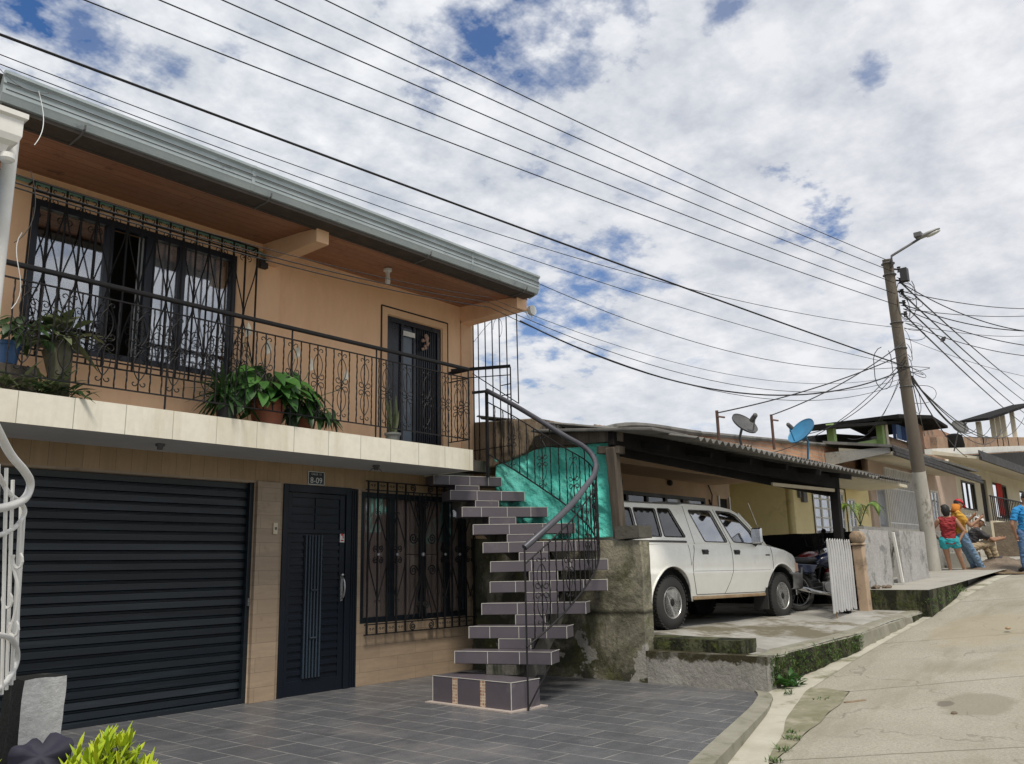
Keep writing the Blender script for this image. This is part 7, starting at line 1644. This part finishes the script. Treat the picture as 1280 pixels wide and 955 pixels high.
    bm = nb(); oval(bm, pel - (pel - mid) * .35, pel, wP + .010, wP + .018, hp, .84); ball(bm, pel, (wP * (.98 if fem else 1.04),) * 3, 12, 8)
    for s in 'lr':
        if leg_to >= 1: limb(bm, [V['h' + s], V['k' + s]], [.108, .076]); tube(bm, [V['k' + s], V['a' + s] + (V['k' + s] - V['a' + s]) * .06], [.076, .060], 14); ball(bm, V['k' + s].lerp(V['a' + s], .3), .070, 10, 8)
        else: kk = V['h' + s].lerp(V['k' + s], leg_to); ball(bm, V['h' + s], .11, 12, 8); tube(bm, [V['h' + s], kk], [.11, .098], 14)
    remeshed('trousers' if leg_to >= 1 else 'shorts', bm, trousers, T, .011, 2, .013)
    for s in 'lr':
        bm = nb(); td = (V['t' + s] - V['a' + s]); td.z = 0; td.normalize(); heel = V['a' + s] - td * .05; z0 = V['t' + s].z - .025
        if shoe:
            tube(bm, [(heel.x, heel.y, z0 + .045), tuple(V['a' + s].lerp(V['t' + s], .4) + Vector((0, 0, .0))), tuple(V['t' + s] + td * .02)], [.044, .050, .040], 12); 
            for v in bm.verts: v.co.z = max(v.co.z, z0)
            obj('shoe', bm, mat('shoe_%d' % int(shoe[0] * 1000), shoe, .7, bstr=0), T, smooth=True)
        else:
            x_ = td.cross(Vector((0, 0, 1))) * .045; poly_prism(bm, [heel + x_ + Vector((0, 0, z0 - heel.z)), V['t' + s] + x_ + td * .04 + Vector((0, 0, z0 - V['t' + s].z)), V['t' + s] - x_ + td * .04 + Vector((0, 0, z0 - V['t' + s].z)), heel - x_ + Vector((0, 0, z0 - heel.z))], (0, 0, .015)); obj('sandal', bm, M['rubber'], T)
    if cap:
        bm = nb(); bmesh.ops.create_uvsphere(bm, u_segments=20, v_segments=12, radius=1)
        bmesh.ops.delete(bm, geom=[v for v in bm.verts if v.co.z < .1], context='VERTS')
        for v in bm.verts: v.co = Vector((v.co.x * .094, v.co.y * .112, v.co.z * .115 + .02))
        rows = [[bm.verts.new((math.sin(a) * (.080), .085 + 0 * r_ + math.cos(a) * (.02 + r_ * .095), .036 - .022 * r_ - .02 * abs(math.sin(a)) * r_)) for a in [(-1.2 + 2.4 * i / 10) for i in range(11)]] for r_ in (0, .5, 1)]
        for r0, r1 in zip(rows, rows[1:]):
            for i in range(10): bm.faces.new((r0[i], r0[i + 1], r1[i + 1], r1[i]))
        bmesh.ops.transform(bm, matrix=Matrix.Translation(H) @ q, verts=bm.verts); obj('cap', bm, cap, T, smooth=True, solid=.004)
    if hood:
        bm = nb(); tube(bm, [H - up * .03 - F * .035, H - up * .11 - F * .01, V['neck'] - Vector((0, 0, .03))], [.094, .086, .115], 14); obj('neck_cloth', bm, hood, T, smooth=True)
    return T
Z0 = 1.03
# woman in red, leaning beside the pole with her back to the camera
W_ = Vector((21.55, 5.22, 0))
person('woman in dark red sleeveless top and turquoise shorts leaning beside the utility pole', dict(
    head=(21.42, 5.23, 2.45), face=(.55, .55, -.1), neck=(21.44, 5.22, 2.30), sl=(21.38, 5.38, 2.22), sr=(21.53, 5.06, 2.22), el=(21.50, 5.60, 1.98), er=(21.63, 4.93, 1.96), wl=(21.62, 5.48, 1.80), wr=(21.58, 5.05, 1.76),
    hl=(21.50, 5.35, 1.76), hr=(21.60, 5.15, 1.76), kl=(21.66, 5.36, 1.42), kr=(21.72, 5.12, 1.42), al=(21.78, 5.36, 1.10), ar=(21.93, 5.10, 1.10), tl=(21.93, 5.42, 1.055), tr=(22.08, 5.10, 1.055), fl=(21.78, 5.36, Z0), fr=(21.93, 5.1, Z0)), SK2, mat('dark_red_top', (.28, .02, .025), .8, scale=5), mat('turquoise_shorts', (.02, .36, .42), .75, scale=5), sleeve=0, leg_to=.42, fem=True, shoe=None, hair_len=.05)
person('man in red cap, orange neck cloth, yellow shirt and blue jeans raising one hand', dict(
    head=(21.78, 5.02, 2.58), face=(.55, -.8, -.25), neck=(21.72, 5.08, 2.43), sl=(21.88, 5.16, 2.34), sr=(21.62, 5.00, 2.34), el=(22.02, 5.02, 2.12), er=(21.72, 4.80, 2.08), wl=(22.02, 4.80, 2.30), wr=(21.84, 4.62, 2.24),
    hl=(21.93, 5.12, 1.86), hr=(21.75, 5.02, 1.86), kl=(22.12, 5.02, 1.48), kr=(22.02, 4.90, 1.48), al=(22.36, 4.98, 1.11), ar=(22.28, 4.80, 1.11), tl=(22.50, 4.86, 1.07), tr=(22.40, 4.66, 1.07), fl=(22.36, 4.98, Z0), fr=(22.28, 4.8, Z0)), SK1, mat('faded_yellow_shirt', (.62, .34, .05), .85, scale=5), mat('washed_jeans', (.13, .22, .34), .85, col2=(.20, .30, .42), scale=6), sleeve=.45, cap=mat('red_cap', (.50, .02, .03), .6), hood=mat('orange_cloth', (.62, .22, .03), .85))
person('seated man in white cap, charcoal shirt and beige trousers on a concrete ledge', dict(
    head=(23.12, 4.92, 2.20), face=(.55, -.75, -.45), neck=(23.06, 5.00, 2.06), sl=(23.20, 5.08, 1.98), sr=(22.92, 4.94, 1.98), el=(23.38, 4.88, 1.80), er=(23.08, 4.66, 1.76), wl=(23.50, 4.66, 1.82), wr=(23.30, 4.52, 1.80),
    hl=(23.10, 5.26, 1.62), hr=(22.92, 5.12, 1.62), kl=(23.36, 4.92, 1.70), kr=(23.18, 4.74, 1.70), al=(23.48, 4.86, 1.36), ar=(23.26, 4.68, 1.36), tl=(23.60, 4.74, 1.325), tr=(23.38, 4.52, 1.325), fl=(23.45, 4.86, 1.3), fr=(23.26, 4.70, 1.3)), SK1, mat('charcoal_shirt', (.045, .042, .045), .85, scale=5), mat('beige_trousers', (.42, .33, .21), .85, scale=5), sleeve=.5, cap=mat('off_white_cap', (.70, .66, .62), .6))
person('man in bright blue shirt and jeans standing with his back turned at the right edge', dict(
    head=(21.780, 3.660, 2.630), face=(.7, .45, -.1), neck=(21.780, 3.680, 2.460), sl=(21.640, 3.850, 2.360), sr=(21.950, 3.500, 2.360), el=(21.560, 3.940, 2.060), er=(22.040, 3.400, 2.060), wl=(21.670, 3.920, 1.830), wr=(22.120, 3.440, 1.820),
    hl=(21.780, 3.820, 1.880), hr=(21.920, 3.640, 1.880), kl=(21.800, 3.840, 1.480), kr=(21.960, 3.640, 1.480), al=(21.820, 3.860, 1.120), ar=(21.980, 3.620, 1.120), tl=(21.960, 3.980, 1.075), tr=(22.140, 3.720, 1.075), fl=(21.820, 3.860, 1.030), fr=(21.980, 3.620, 1.030)), SK1, mat('bright_blue_shirt', (.02, .24, .55), .8, scale=5), mat('blue_jeans', (.06, .13, .26), .85, col2=(.10, .18, .32), scale=6), sleeve=.5)
bm = nb(); bx(bm, 22.7, 23.2, 5.0, 5.6, .9, 1.50); o = obj('concrete_ledge', bm, M['conc'], bevel=.02); tag(o, 'rough concrete ledge under the seated man', 'ledge')
bm = nb(); bx(bm, 23.1, 23.75, 4.42, 4.98, .9, 1.295)
for v in bm.verts: v.co += noise.noise_vector(v.co * 3) * .06 if v.co.z < 1.2 else Vector()
o = obj('foot_slab', bm, M['dirt'], bevel=.03); tag(o, 'rough slab of broken concrete under the feet of the seated man', 'slab')
bm = nb(); tube(bm, [(21.80, 4.92, 1.80), (22.20, 4.86, 1.18)], .016, 7); sh_ = thing('shovel', 'shovel with pale handle leaning against the jeans of the yellow shirted man', 'shovel', (22.2, 4.86, 1.05)); obj('handle', bm, M['timber'], sh_)
bm = nb(); grid(bm, 6, 6, lambda u, v: Vector((22.18 + .26 * v, 4.86 + (u - .5) * .22 * (1 - .5 * v * v), 1.20 - .13 * v - .05 * (1 - (2 * u - 1) ** 2)))); obj('blade', bm, M['dishgrey'], sh_, smooth=True, solid=.006)
